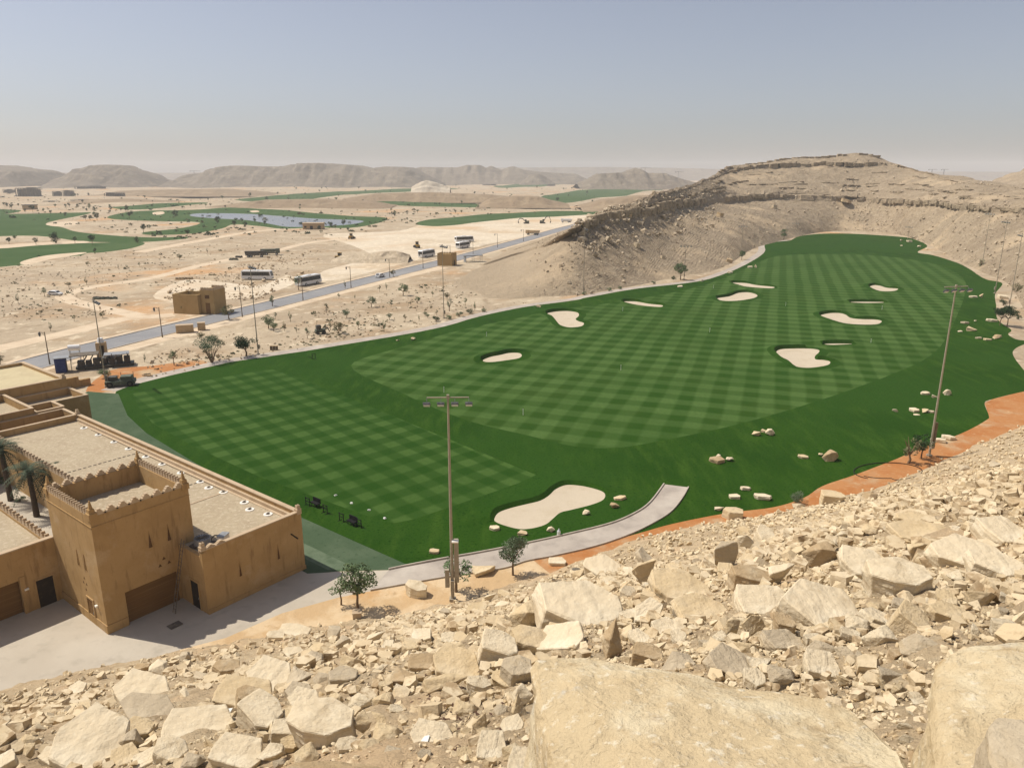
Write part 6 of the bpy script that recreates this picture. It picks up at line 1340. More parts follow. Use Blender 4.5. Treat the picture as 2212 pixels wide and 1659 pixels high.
# ------------------------------------------------------------------ stones on the lawn
LR = [(1068, 1140, 26, 15, 'slab', 'pale', 'flat pale stone at the left end of the peanut-shaped bunker'), (1128, 1150, 26, 18, 'chunk', 'tan', 'tan stone under the lower rim of the peanut-shaped bunker'), (1190, 1142, 22, 18, 'block', 'pale', 'pale stone beside the white bottle near the concrete path'), (1267, 1105, 20, 18, 'chunk', 'pale', 'pale stone right of the waist of the peanut-shaped bunker'),
      (1340, 1076, 30, 12, 'slab', 'tan', 'flat tan stone leaning on another above the curved path'), (1328, 1090, 24, 20, 'chunk', 'brown', 'brown stone carrying the flat tan one above the curved path'), (937, 1190, 24, 14, 'slab', 'tan', 'lone slanted stone left of the near mast'),
      (1551, 993, 36, 18, 'slab', 'brown', 'brown flat stone in a trio on the dark grass right of the path end'), (1553, 984, 14, 12, 'chunk', 'pale', 'little pale stone on top of the brown flat stone'), (1577, 991, 21, 14, 'chunk', 'pale', 'pale stone right in the trio near the path end'),
      (1634, 936, 24, 14, 'chunk', 'tan', 'tan stone left in the trio below the striped grass'), (1650, 929, 14, 12, 'chunk', 'tan', 'small stone in the middle of the trio below the striped grass'), (1665, 932, 24, 22, 'block', 'pale', 'tall pale stone right in the trio below the striped grass'), (1736, 986, 24, 10, 'slab', 'tan', 'low flat stone left of the big brown rock on the grass'),
      (1774, 981, 14, 10, 'chunk', 'tan', 'small stone touching the big brown rock on the grass'), (1798, 987, 48, 26, 'block', 'brown', 'big brown rock on the grass, largest of the lawn stones'), (1612, 1054, 24, 12, 'slab', 'pale', 'pale stone highest in the cluster above the orange soil'), (1588, 1072, 28, 14, 'slab', 'pale', 'pale stone left of the long flat one above the orange soil'),
      (1648, 1072, 42, 18, 'slab', 'pale', 'long flat pale stone above the orange soil'), (1555, 1097, 25, 19, 'wedge', 'pale', 'pointed pale stone at the lower lawn edge'), (2000, 849, 20, 9, 'slab', 'pale', 'flat white stone left of the right mast, upper group'), (2019, 855, 16, 10, 'chunk', 'pale', 'white stone just left of the right mast, upper group'), (2049, 847, 22, 18, 'block', 'pale', 'squat pale stone right of the right mast, upper group'),
      (1935, 887, 15, 9, 'chunk', 'pale', 'single small pale stone left of the lower group by the right mast'), (1977, 886, 22, 11, 'slab', 'pale', 'left of two box-like stones by the right mast'), (1999, 887, 20, 12, 'block', 'tan', 'right of two box-like stones by the right mast'), (2013, 889, 14, 7, 'slab', 'grey', 'grey flat stone touching the right mast'), (1982, 896, 14, 4, 'flat', 'pale', 'thin flake below the two box-like stones by the right mast'),
      (2031, 951, 34, 12, 'slab', 'pale', 'pale slab right of the foot of the right mast, nearer one'), (2053, 945, 30, 14, 'slab', 'pale', 'pale slab right of the foot of the right mast, farther one'), (2104, 641, 18, 6, 'slab', 'pale', 'small white slab beside a sandy wedge on the far right lawn'), (2125, 639, 18, 12, 'wedge', 'tan', 'sandy wedge-shaped stone on the far right lawn'), (2170, 641, 24, 12, 'slab', 'pale', 'pale slab at the foot of a thin mast on the right'),
      (2145, 692, 24, 8, 'slab', 'pale', 'white lens-shaped stone left of the flat-topped tree'), (2086, 697, 18, 7, 'slab', 'grey', 'greyish flat stone high in the right lawn cluster'), (2107, 693, 8, 5, 'chunk', 'pale', 'tiny pale stone high in the right lawn cluster'), (2100, 712, 26, 9, 'block', 'tan', 'tan rough stone in the centre of the right lawn cluster'), (2075, 716, 10, 4, 'slab', 'pale', 'tiny flat stone at the left of the right lawn cluster'),
      (2156, 727, 20, 14, 'block', 'brown', 'brown boulder at the sandy inlet on the right'), (2136, 734, 22, 4, 'flat', 'tan', 'flat stone left of the brown boulder at the sandy inlet'), (2115, 730, 14, 5, 'slab', 'grey', 'small grey flat stone left of the brown boulder at the sandy inlet'), (1634, 574, 10, 12, 'upright', 'tan', 'little standing tan stone near the bend of the footpath'), (1621, 577, 12, 5, 'slab', 'pale', 'small white stone next to the standing one near the path bend'),
      (1163, 661, 13, 8, 'wedge', 'tan', 'dark-topped stone on the path edge above the notched bunker'), (1578, 588, 12, 6, 'slab', 'pale', 'pale stone on the path edge before its upper bend'), (892, 731, 15, 10, 'wedge', 'tan', 'hollow grey-tan stone on the grass below the planting strip'), (859, 734, 9, 6, 'chunk', 'tan', 'small tan stone left of the hollow one below the planting strip'), (1947, 519, 7, 4, 'chunk', 'pale', 'white speck of stone at the far lawn end, leftmost of three'), (1966, 521, 13, 6, 'slab', 'pale', 'white flat stone at the far lawn end'), (1948, 531, 7, 4, 'chunk', 'pale', 'white stone lowest at the far lawn end'), (1986, 532, 11, 7, 'chunk', 'pale', 'pale stone at the far right corner of the lawn'), (1470, 619, 12, 5, 'slab', 'pale', 'pale flat stone on the grass below the round-headed tree'), (1517, 606, 9, 6, 'chunk', 'pale', 'pale stone at the path edge right of the round-headed tree')]
for k, (px, py, w_, h_, s_, t_, lab) in enumerate(LR):
    place_rock(px, py, w_, h_, s_, t_, k % 5 if k != 15 else 2, lab, 'stones on the lawn', None if k != 15 else 20.0, (random.uniform(-8, 8), random.uniform(-8, 8)), 2, True)
# small rocks of the planting strip and dry plain
P_, S_ = [], []
def scat(poly_px, n, smin, smax):
    A = [at(*p) for p in poly_px]; xs = [p.x for p in A]; ys = [p.y for p in A]; c = 0
    while c < n:
        px = random.uniform(min(p[0] for p in poly_px), max(p[0] for p in poly_px)); py = random.uniform(min(p[1] for p in poly_px), max(p[1] for p in poly_px))
        ins = False
        for (xa, ya), (xb, yb) in zip(poly_px, poly_px[1:] + poly_px[:1]):
            if (ya > py) != (yb > py) and px < (xb - xa) * (py - ya) / (yb - ya + 1e-9) + xa: ins = not ins
        if not ins: continue
        p = at(px, py); p.z = gz(p.x, p.y)
        if noise.noise(Vector((p.x * .06, p.y * .06, 8))) < random.uniform(-.35, .3): c += .2; continue
        P_.append(p[:]); S_.append(random.uniform(smin, smax) * (1 if random.random() < .9 else 2)); c += 1
scat([(300, 820), (330, 770), (620, 690), (960, 600), (1150, 655), (940, 700), (600, 762), (430, 795)], 650, .25, .8)
scat([(0, 700), (0, 580), (300, 545), (700, 515), (560, 560), (330, 590), (150, 630), (250, 680)], 500, .3, .9)
scat([(340, 640), (420, 600), (640, 590), (700, 575), (560, 650), (480, 650), (400, 660)], 420, .4, 1.3)
scat([(440, 595), (560, 560), (690, 540), (700, 560), (560, 600)], 260, .4, 1.3)
m_drub = mat('plain_rubble', (.50, .39, .26), [(.6, (.60, .49, .34), .45, .65, 5), (1.5, (.36, .275, .18), .52, .72, 5)], [(2.0, .15, 5)])
stones('desert_rubble', np.array(P_), np.array(S_) * .8, m_drub)
P_, S_ = [], []
scat([(0, 470), (0, 400), (600, 396), (1290, 400), (1290, 455), (1000, 470), (850, 500), (400, 520)], 900, .5, 1.7)
scat([(0, 700), (0, 560), (700, 500), (760, 520), (560, 570), (300, 640), (250, 680)], 300, .2, .55)
scat([(330, 800), (620, 690), (960, 600), (1100, 640), (940, 698), (600, 760)], 260, .2, .5)
P_ = np.array(P_); S_ = np.array(S_)
def scrub(name, P, S, mt):                    # low dry bushes past counting
    r = np.random.default_rng(4); V = []
    for p, s in zip(P, S):
        n = 26; d = r.normal(0, 1, (n, 3)); d /= np.linalg.norm(d, axis=1)[:, None]; d[:, 2] = abs(d[:, 2]); c = p + d * s * r.uniform(.4, 1, n)[:, None] * (1, 1, .8)
        a = r.normal(0, 1, (n, 3)); a /= np.linalg.norm(a, axis=1)[:, None]; b = np.cross(a, r.normal(0, 1, (n, 3))); b /= np.linalg.norm(b, axis=1)[:, None] + 1e-6
        V.append(np.stack([c - a * s * .3, c + b * s * .18, c + a * s * .3, c - b * s * .18], 1))
    V = np.concatenate(V).reshape(-1, 3); tag(link_mesh(name, np_mesh(name, V, np.arange(len(V)).reshape(-1, 4)), mt), kind='stuff')
half = rng.uniform(0, 1, len(P_)) < .5
scrub('desert_scrub', P_[half], S_[half], m_leaf_d); scrub('dry_scrub', P_[~half], S_[~half], m_leaf_y)
scr_p, scr_s = [], []
P_, S_ = [], []
scat([(1990, 540), (2060, 560), (2140, 590), (2212, 620), (2212, 560), (2120, 560), (2050, 530)], 90, .4, 1.2)
stones('bank_rubble', np.array(P_), np.array(S_), m_gravel)
# ------------------------------------------------------------------ masts and lamps
m_pole = mat('painted_steel', (.36, .31, .235), [(2, (.30, .255, .19), .45, .7, 4)], rough=.6)
m_lamp = mat('lamp_housing', (.10, .105, .11), [(3, (.16, .165, .17), .45, .7, 3)], rough=.5, metal=.3)
m_lglass = mat('lamp_glass', (.55, .57, .58), [(5, (.42, .44, .46), .5, .7, 2)], rough=.2, spec=.5)
m_pbrown = mat('brown_steel', (.13, .095, .06), [(2, (.18, .135, .09), .45, .7, 3)], rough=.6)
def mast(px, py, top, label, heads=4, az=None, box=True, r0=.16, lean=0, z=None):
    p = site(px, py) if py > 900 else at(px, py)
    h = height_to(p, top)
    if az is None: az = math.atan2(130 - p.y, 30 - p.x) + math.pi / 2 if py > 900 else math.atan2(250 - p.y, 60 - p.x) + math.pi / 2
    rt = empty('floodlight_mast', p, az, label, 'floodlight', 'floodlight masts around the range')
    mb = MB(); mb.tube((0, 0, -.6), (0, 0, h), r0, r0 * .5, 10); mb.build('pole', m_pole, rt)
    mb = MB(); L = 1.8; mb.tube((-L, 0, h - .15), (L, 0, h - .15), .06, .06, 8); mb.box((0, 0, h - .1), (.22, .22, .4)); mb.build('crossarm', m_pole, rt)
    for k in range(heads):
        x = -L + 2 * 1.8 * k / (heads - 1)
        mb = MB(); M = Matrix.Rotation(R(-38), 3, 'X'); s = -1
        mb.tube((x, 0, h - .15), (x, -.25, h - .45), .03, .03, 6); mb.box((x, -.42, h - .6), (.62, .5, .18), M=M)
        f = mb.build('floodlight', m_lamp, rt, bevel=.03)
        mb = MB(); mb.box((x, -.50, h - .72), (.54, .4, .03), M=M); mb.build('lens', m_lglass, f)
    if box:
        mb = MB(); mb.box((.02, -.28, 1.7), (.34, .3, 1.0)); mb.build('switch_box', m_pole, rt, bevel=.02)
        mb = MB(); mb.box((0, 0, .0), (.6, .6, .5)); mb.build('base', m_pole, rt, bevel=.03)
    return rt, p, h
mr, mp, mh = mast(978, 1296, 855, 'tall tan floodlight mast in the centre of the picture, nearest the camera', 4, R(2), r0=.17)
mb = MB(); mb.box((.42, .1, 4.0), (.42, .4, 4.3)); mb.build('cabinet', m_pole, mr, bevel=.03)
mb = MB(); mb.box((-.45, .0, 2.3), (.4, .35, 1.8)); mb.build('cabinet', m_pole, mr, bevel=.03)
mb = MB(); mb.box((.35, -.2, 6.1), (.6, .35, .14), M=Matrix.Rotation(.2, 3, 'X')); mb.build('sensor_panel', m_wht if 'm_wht' in globals() else m_lglass, mr)
mr2, mp2, mh2 = mast(2007, 985, 617, 'tall leaning-looking floodlight mast standing in orange soil on the right', 4, R(12), r0=.17)
mb = MB(); mb.box((.42, .1, 3.0), (.42, .35, 3.8)); mb.build('cabinet', m_pbrown, mr2, bevel=.03)
for (px, py, top, lab) in [(230, 836, 647, 'leftmost floodlight mast, rising behind the clubhouse'), (558, 766, 573, 'floodlight mast beside the dark round-headed tree'), (959, 688, 529, 'floodlight mast by the bushes in front of the square watch tower'),
                           (1260, 636, 492, 'floodlight mast at the foot of the bare slope'), (1477.5, 604, 529, 'floodlight mast beside the round-headed tree on the hill foot'), (1601, 545, 487, 'floodlight mast by the upper bend of the footpath'),
                           (1717, 506, 481, 'short-looking mast at the far lawn end, left'), (1961, 515, 489, 'short-looking mast at the far lawn end, right'), (2120, 581, 460, 'thin mast on the right bank beside a narrow green tree'),
                           (2149, 634, 477, 'thin mast with a visible lamp head on the right edge of the lawn'), (2180, 664, 505, 'thin mast closest to the right picture edge')]:
    mast(px, py, top, lab, 4, None, True, .13)
def street_lamp(px, py, top, label):
    p = at(px, py); p.z = gz(p.x, p.y); h = height_to(p, top); rt = empty('street_lamp', p, R(70.4), label, 'street lamp', 'street lamps along the road')
    mb = MB(); mb.tube((0, 0, -.3), (0, 0, 1.2), .16, .13, 8); mb.tube((0, 0, 1.2), (0, 0, h), .11, .08, 8); mb.build('pole', m_pbrown, rt)
    mb = MB(); mb.tube((0, 0, h - .25), (0, 1.5, h - .1), .05, .05, 6); mb.tube((0, 0, h - .9), (0, .9, h - .15), .03, .03, 5); mb.build('arm', m_pbrown, rt)
    mb = MB(); mb.tube((0, 1.5, h - .1), (0, 1.5, h - .35), .05, .2, 8); mb.tube((0, 1.5, h - .35), (0, 1.5, h - 1.0), .28, .16, 8); f = mb.build('lantern', m_lamp, rt)
    mb = MB(); mb.tube((0, 1.5, h - 1.0), (0, 1.5, h - 1.12), .15, .1, 8); mb.build('lens', m_lglass, f)
for k, (px, py, top) in enumerate([(107.7, 787, 717), (351, 729, 664), (523.6, 685, 620), (654.7, 649, 600), (758.5, 623, 576), (842, 599, 559), (914, 580, 548), (973, 568, 530), (1022, 549, 522), (1074.7, 535, 505), (1131, 522, 496)]):
    street_lamp(px, py, top, ['street lamp rising behind the straw-yellow roof', 'street lamp left of the walled gatehouse', 'street lamp right of the walled gatehouse, before the white coach', 'street lamp in front of the second white coach', 'street lamp with a small tree at its foot, before the moving car', 'street lamp just beyond the moving car', 'street lamp in front of the third coach',
                              'street lamp rising behind the square watch tower', 'street lamp in front of the pair of parked coaches', 'street lamp on the pale construction ground near the road end', 'farthest street lamp, where the road vanishes behind the hill'][k])
# ------------------------------------------------------------------ coaches and machines
m_bus = mat('white_paint', (.74, .74, .73), [(1.5, (.68, .68, .66), .5, .7, 3)], coord='obj', rough=.35, spec=.5)
m_glass = mat('dark_glass', (.012, .013, .015), [(2, (.025, .027, .03), .5, .7, 2)], coord='obj', rough=.12, spec=.5)
m_tyre = mat('tyre_rubber', (.02, .02, .02), [(4, (.035, .033, .03), .5, .7, 2)], coord='obj')
m_yel = mat('machine_yellow', (.38, .24, .06), [(2, (.30, .19, .06), .45, .7, 3)], coord='obj', rough=.6)
m_mach = mat('machine_dark', (.07, .065, .055), [(2, (.11, .10, .085), .45, .7, 3)], coord='obj', rough=.6)
m_grnm = mat('machine_green', (.10, .115, .085), [(2, (.15, .16, .12), .45, .7, 3)], coord='obj', rough=.7)
m_blue = mat('blue_tarp', (.03, .045, .14), [(2, (.05, .07, .19), .45, .7, 3)], coord='obj')
m_rust = mat('tan_panel', (.46, .33, .19), [(1, (.40, .28, .15), .45, .7, 3)], coord='obj')
def wheel(parent, x, y, r, w_=.3, mt=None):
    mb = MB(); mb.tube((x, y - w_ / 2, r), (x, y + w_ / 2, r), r, r, 16); t = mb.build('wheel', m_tyre, parent); mb = MB(); mb.tube((x, y - w_ / 2 - .02, r), (x, y + w_ / 2 + .02, r), r * .5, r * .5, 12); mb.build('rim', mt or m_bus, t)
def coach(px, py, rz, label, L=11.5, Hh=3.4):
    p = at(px, py); p.z = gz(p.x, p.y); rt = empty('coach', p, rz, label, 'bus', 'coaches parked beside the road')
    W = 2.5; mb = MB(); pr = [(-L / 2, .35), (L / 2 - .15, .35), (L / 2, .7), (L / 2 - .05, 1.5), (L / 2 - .45, Hh - .25), (L / 2 - .8, Hh), (-L / 2 + .25, Hh), (-L / 2, Hh - .3)]
    mb.prism([(x, -W / 2, z) for x, z in pr], (0, W, 0)); mb.build('body', m_bus, rt, bevel=.06)
    for s in (-1, 1):
        mb = MB(); y = s * (W / 2 + .012)
        mb.prism([(x, y, z) for x, z in ((-L / 2 + .35, 1.55), (L / 2 - .55, 1.55), (L / 2 - .85, Hh - .42), (-L / 2 + .35, Hh - .42))], (0, -s * .03, 0)); wd = mb.build('side_window', m_glass, rt)
        mb = MB()
        for k in range(1, 6): mb.b2(-L / 2 + k * L / 6 - .03, -L / 2 + k * L / 6 + .03, y - .01, y + .012, 1.56, Hh - .44)
        mb.build('pillar', m_mach, wd)
    mb = MB(); mb.prism([(L / 2 - .06, -1.1, 1.45), (L / 2 - .06, 1.1, 1.45), (L / 2 - .42, 1.1, Hh - .35), (L / 2 - .42, -1.1, Hh - .35)], (.06, 0, .01)); mb.build('windscreen', m_glass, rt)
    mb = MB(); mb.b2(-L / 2 - .02, -L / 2 + .02, -1.05, 1.05, 1.7, Hh - .5); mb.build('rear_window', m_glass, rt)
    mb = MB(); mb.box((-.5, 0, Hh + .1), (2.4, 1.6, .22)); mb.build('roof_unit', m_bus, rt, bevel=.05)
    for x in (-L / 2 + 3.0, L / 2 - 2.6):
        for s in (-1, 1): wheel(rt, x, s * (W / 2 - .1), .5, .32)
    mb = MB(); mb.b2(L / 2 - .1, L / 2 + .03, -1.0, 1.0, .4, .65); mb.build('bumper', m_mach, rt)
    for s in (-1, 1): MB().box((L / 2 - .02, s * .95, .85), (.08, .35, .2)).build('headlight', m_lglass, rt)
coach(557, 604, R(-3), 'white coach standing broadside beside the pale rubble, nearest of the coaches')
coach(667, 615, R(64), 'white coach parked at an angle right of the broadside one')
coach(922, 555, R(64), 'coach with a dark side parked just left of the square watch tower')
coach(1000, 536, R(64), 'dark-windowed coach, front one of the far pair')
coach(1003, 523, R(30), 'white coach partly hidden behind the front one of the far pair')
def car(px, py, rz, label):
    p = at(px, py); p.z = gz(p.x, p.y) + .02; rt = empty('car', p, rz, label, 'car'); L, W = 4.5, 1.8
    mb = MB(); pr = [(-L / 2, .3), (L / 2, .3), (L / 2, .75), (L / 2 - .9, .95), (L / 2 - 1.6, 1.45), (-L / 2 + .9, 1.5), (-L / 2 + .1, 1.0)]
    mb.prism([(x, -W / 2, z) for x, z in pr], (0, W, 0)); mb.build('body', m_bus, rt, bevel=.08)
    for s in (-1, 1):
        mb = MB(); mb.prism([(x, s * (W / 2 + .01), z) for x, z in ((-L / 2 + .6, 1.0), (L / 2 - 1.1, .98), (L / 2 - 1.7, 1.38), (-L / 2 + .95, 1.42))], (0, -s * .02, 0)); mb.build('side_window', m_glass, rt)
        for x in (-1.4, 1.4): wheel(rt, x, s * (W / 2 - .08), .33, .22)
    mb = MB(); mb.prism([(L / 2 - .92, -.7, .98), (L / 2 - .92, .7, .98), (L / 2 - 1.56, .65, 1.42), (L / 2 - 1.56, -.65, 1.42)], (.03, 0, .02)); mb.build('windscreen', m_glass, rt)
    mb = MB(); mb.prism([(-L / 2 + .14, -.7, 1.04), (-L / 2 + .14, .7, 1.04), (-L / 2 + .8, .65, 1.46), (-L / 2 + .8, -.65, 1.46)], (-.03, 0, .02)); mb.build('rear_window', m_glass, rt)
car(821, 599, R(70), 'small white car driving alone on the road')
car(120, 638, R(-10), 'pale car half hidden by a bush at the bend of the dirt track')
def loader(px, py, rz, label, mt=m_yel, name='wheel_loader', s=1.0):
    p = at(px, py); p.z = gz(p.x, p.y); rt = empty(name, p, rz, label, 'loader', None); rt.scale = (s, s, s)
    mb = MB(); mb.box((-.9, 0, 1.4), (2.8, 1.8, 1.1)); mb.box((1.1, 0, 1.1), (1.6, 1.5, .6)); mb.build('body', mt, rt, bevel=.08)
    mb = MB(); mb.box((-.1, 0, 2.6), (1.4, 1.5, 1.5)); mb.build('cab', m_glass, rt, bevel=.08); MB().box((-.1, 0, 3.4), (1.6, 1.7, .14)).build('cab_roof', mt, rt)
    mb = MB()
    for q in (-.6, .6): mb.path([Vector((.7, q, 1.9)), Vector((2.2, q, 1.7)), Vector((3.1, q, .6))], [.14, .14, .12], 6)
    mb.build('boom', mt, rt)
    mb = MB(); mb.prism([(3.0, -1.35, .15), (4.0, -1.35, .12), (3.5, -1.35, .9), (3.0, -1.35, 1.15)], (0, 2.7, 0)); mb.build('bucket', m_mach, rt)
    for x in (-1.4, 1.5):
        for q in (-1, 1): wheel(rt, x, q * .95, .75, .5, m_mach)
loader(735, 562, R(-15), 'brownish wheel loader standing left of the grey gravel heap')
loader(901, 536, R(110), 'yellow loader on the pale ground above the third coach')
loader(759, 516, R(80), 'small yellow machine on the orange ground below the pond')
def excavator(px, py, rz, label, up=1.0):
    p = at(px, py); p.z = gz(p.x, p.y); rt = empty('excavator', p, rz, label, 'excavator')
    mb = MB()
    for q in (-1.25, 1.25): mb.prism([(x, q - .3, z) for x, z in ((-2, .1), (1.9, .1), (2.3, .5), (1.9, .95), (-2, .95), (-2.4, .5))], (0, .6, 0))
    mb.build('track', m_mach, rt); mb = MB(); mb.box((-.6, 0, 1.7), (3.2, 2.6, 1.2)); mb.build('body', m_grnm, rt, bevel=.08)
    MB().box((.6, .75, 2.5), (1.4, 1.0, 1.6)).build('cab', m_glass, rt, bevel=.05)
    mb = MB(); mb.path([Vector((.8, -.2, 1.9)), Vector((3.0, -.2, 4.8 * up)), Vector((5.4, -.2, 5.2 * up))], [.32, .34, .22], 6); mb.build('boom', m_mach, rt)
    mb = MB(); mb.path([Vector((5.0, -.2, 5.5 * up)), Vector((6.6, -.2, 2.2)), Vector((6.5, -.2, 1.6))], [.2, .2, .14], 6); mb.build('stick', m_mach, rt)
    mb = MB(); mb.prism([(6.0, -.8, 1.7), (6.9, -.8, 1.4), (6.6, -.8, .5), (5.8, -.8, .7)], (0, 1.2, 0)); mb.build('bucket', m_mach, rt)
excavator(1172, 484, R(-5), 'excavator with its arm arched to the right on the white ground', 1.1)
excavator(1137, 484, R(185), 'excavator with a short raised arm, left of the arched one', .8)
def dump_truck(px, py, rz, label, mt=m_bus):
    p = at(px, py); p.z = gz(p.x, p.y); rt = empty('dump_truck', p, rz, label, 'truck')
    MB().box((-.5, 0, 1.0), (8.0, 1.2, .4)).build('chassis', m_mach, rt)
    MB().box((3.4, 0, 2.0), (1.9, 2.4, 2.2)).build('cab', mt, rt, bevel=.1); MB().box((4.37, 0, 2.4), (.04, 2.1, .9)).build('windscreen', m_glass, rt)
    mb = MB(); mb.prism([(x, -1.25, z) for x, z in ((-4.4, 1.4), (2.1, 1.4), (2.3, 2.9), (-4.7, 2.9))], (0, 2.5, 0)); mb.build('tipper', mt, rt)
    for x in (-3.2, -1.9, 2.9):
        for q in (-1, 1): wheel(rt, x, q * 1.05, .52, .35)
dump_truck(1223, 482, R(182), 'grey-white dump truck on the white ground right of the excavators')
dump_truck(1150, 508, R(160), 'rust-brown truck where the road meets the bare slope', m_rust)
dump_truck(552, 556, R(10), 'dark loaded lorry on the dirt track, left one of a pair', m_mach)
dump_truck(585, 551, R(10), 'grey lorry on the dirt track, right one of a pair', m_grnm)
def low_stack(px, py, wpx, hpx, label, mt, name, cat, rz=0, n=4):
    p = at(px, py); p.z = gz(p.x, p.y); s = ppm(p); W = wpx / s; Hh = max(.4, hpx / s * .9); rt = empty(name, p, rz, label, cat); r = random.Random(int(px)); mb = MB()
    for k in range(n): mb.box((-W / 2 + W * (k + .5) / n, r.uniform(-.4, .4), Hh * .28), (W / n * .92, r.uniform(.8, 1.6), Hh * .56), r.uniform(-.2, .2))
    mb.build('base', mt, rt); mb = MB()
    for k in range(n): mb.tube((-W / 2 + W * (k + .1) / n, r.uniform(-.6, .6), Hh * .56 + .1), (-W / 2 + W * (k + .95) / n, r.uniform(-.6, .6), Hh * .6 + .1), Hh * .16, Hh * .16, 7)
    mb.build('load', m_mach, rt)
low_stack(505, 562, 18, 6, 'low dark pile of pipes left of the lorries on the dirt track', m_grnm, 'pipe_pile', 'pile')
low_stack(516, 557, 14, 6, 'second low dark pile beside the lorries on the dirt track', m_mach, 'pipe_pile', 'pile')
low_stack(227, 646, 50, 7, 'long low pile of dark building material inside the track bend', m_grnm, 'material_pile', 'pile', 0, 6)
low_stack(398, 604, 36, 6, 'row of small tan blocks on the plain above the walled gatehouse', m_rust, 'block_row', 'blocks', .2, 6)
low_stack(318, 812, 14, 6, 'small brown crate lying on the orange soil near the footpath', m_rust, 'crate', 'crate', .3, 2)
# ------------------------------------------------------------------ small buildings along the road
def gatehouse():
    p = at(406, 679); p.z = gz(p.x, p.y); rt = empty('gatehouse', p, R(-14), 'mud-coloured gatehouse with an open walled yard and a square tower beside the road', 'building')
    r_, h = 4.2, 6.0; V, Fc = [], []; n = 40
    mb = MB(); well(mb, -4.6, 3.55, .2, 7, 5.4); mb.build('wall', m_gh, rt)
    MB().b2(-4.25, 3.2, .55, 6.65, 3.9, 4.1).build('roof', m_roof, rt); cm = MB(); cap(cm, -4.6, 3.55, .2, 7, 5.4); mb = cm; mb.build('coping', m_gh, rt)
    mb = MB(); mb.b2(3.6, 7.8, 1.5, 7, -.3, 6.8); w_ = mb.build('wall', m_gh, rt)
    mb = MB(); teeth(mb, 3.7, 1.7, 7.7, 1.7, 6.83, 8, .4, .7); teeth(mb, 3.7, 6.8, 7.7, 6.8, 6.83, 8, .4, .7); teeth(mb, 7.6, 2, 7.6, 6.6, 6.83, 9, .4, .7); mb.build('parapet', m_cope, rt)
    MB().b2(5.0, 6.4, 1.44, 1.52, 0, 3.2).build('door', m_gar, rt)
    f = MB().b2(5.0, 6.4, 1.46, 1.52, 4.4, 5.4).build('window', m_slit, rt)
m_gh = mat('gatehouse_plaster', (.40, .27, .12), [(.5, (.36, .24, .10), .42, .66, 5)], [(3, .02, 5)])
gatehouse()
def watch_tower():
    p = at(966, 573); p.z = gz(p.x, p.y); rt = empty('watch_tower', p, R(-14), 'plain square mud tower with small battlements standing by the road', 'tower'); s = 3.3; h = height_to(p, 549)
    mb = MB(); mb.b2(-s, s, -s, s, -.3, h); mb.build('wall', m_gh, rt)
    mb = MB()
    for a in ((-s, -s + .15, s, -s + .15), (-s, s - .15, s, s - .15), (-s + .15, -s, -s + .15, s), (s - .15, -s, s - .15, s)): teeth(mb, *a, h + .03, 9, .3, .6)
    mb.build('parapet', m_gh, rt)
    mb = MB(); mb.b2(-s - .03, s + .03, -s - .03, -s, h - .9, h - .75); mb.build('string_course', m_gh, rt)
    MB().b2(s, s + .03, -.6, .6, 0, 2.3).build('door', m_dark, rt)
watch_tower()
def shelter():
    p = at(1022, 566); p.z = gz(p.x, p.y); rt = empty('bus_shelter', p, R(20), 'grey flat-roofed shelter beside the road right of the square watch tower', 'shelter')
    MB().box((0, 0, 2.9), (8.5, 3.4, .35)).build('roof', m_metal, rt); mb = MB()
    MB().box((-3.8, 0, 1.4), (.3, 3.0, 2.8)).build('wall', m_metal, rt)
    for x in (0, 3.8):
        for y in (-1.4, 1.4): MB().tube((x, y, -.2), (x, y, 2.8), .09, .09, 8).build('post', m_metal, rt)
    MB().box((1, .8, .45), (5, .5, .1)).build('bench', m_joint, rt)
shelter()
def panel_box(px, py, W, D, h, rz, label, name, cat):
    p = at(px, py); p.z = gz(p.x, p.y); rt = empty(name, p, rz, label, cat); MB().box((0, 0, h / 2), (W, D, h)).build('body', m_rust, rt, bevel=.04)
    mb = MB()
    for k in range(int(W)): mb.box((-W / 2 + k + .5, -D / 2 - .02, h / 2), (.08, .06, h * .9))
    mb.build('rib', m_rust, rt); MB().box((0, 0, h + .04), (W + .1, D + .1, .08)).build('lid', m_cope, rt)
panel_box(400, 718, 4.0, 1.8, 1.9, R(20), 'long tan utility cabinet by the roadside, left of a smaller one', 'utility_cabinet', 'cabinet')
panel_box(436, 713, 1.8, 1.5, 1.9, R(20), 'small yellowish utility cabinet by the roadside, right of the long one', 'utility_cabinet', 'cabinet')
for k, px in enumerate((586, 592, 598)): 
    p = at(px, 756); rt = empty('bollard_box', p, R(20), ('left', 'middle', 'right')[k] + ' one of three small brown boxes beside the footpath', 'box', 'boxes beside the footpath'); MB().box((0, 0, .45), (.55, .5, .95)).build('body', m_pbrown, rt, bevel=.03); MB().box((0, 0, .95), (.6, .55, .06)).build('lid', m_rust, rt)
def pump_house():
    p = at(676, 496); p.z = gz(p.x, p.y); rt = empty('pump_house', p, R(5), 'low tan flat-roofed building on the near shore of the pond', 'building'); s = ppm(p); W = 43 / s
    MB().b2(-W / 2, W / 2, 0, 8, -1, 4.2).build('wall', m_rust, rt); MB().b2(-W / 2 - .3, W / 2 + .3, -.3, 8.3, 4.22, 4.6).build('roof', m_cope, rt); MB().b2(-2, 0, -.06, 0, 0, 2.6).build('door', m_dark, rt)
    for x in (-6, 4): MB().b2(x, x + 1.6, -.06, 0, 1.2, 2.6).build('window', m_glass, rt)
pump_house()
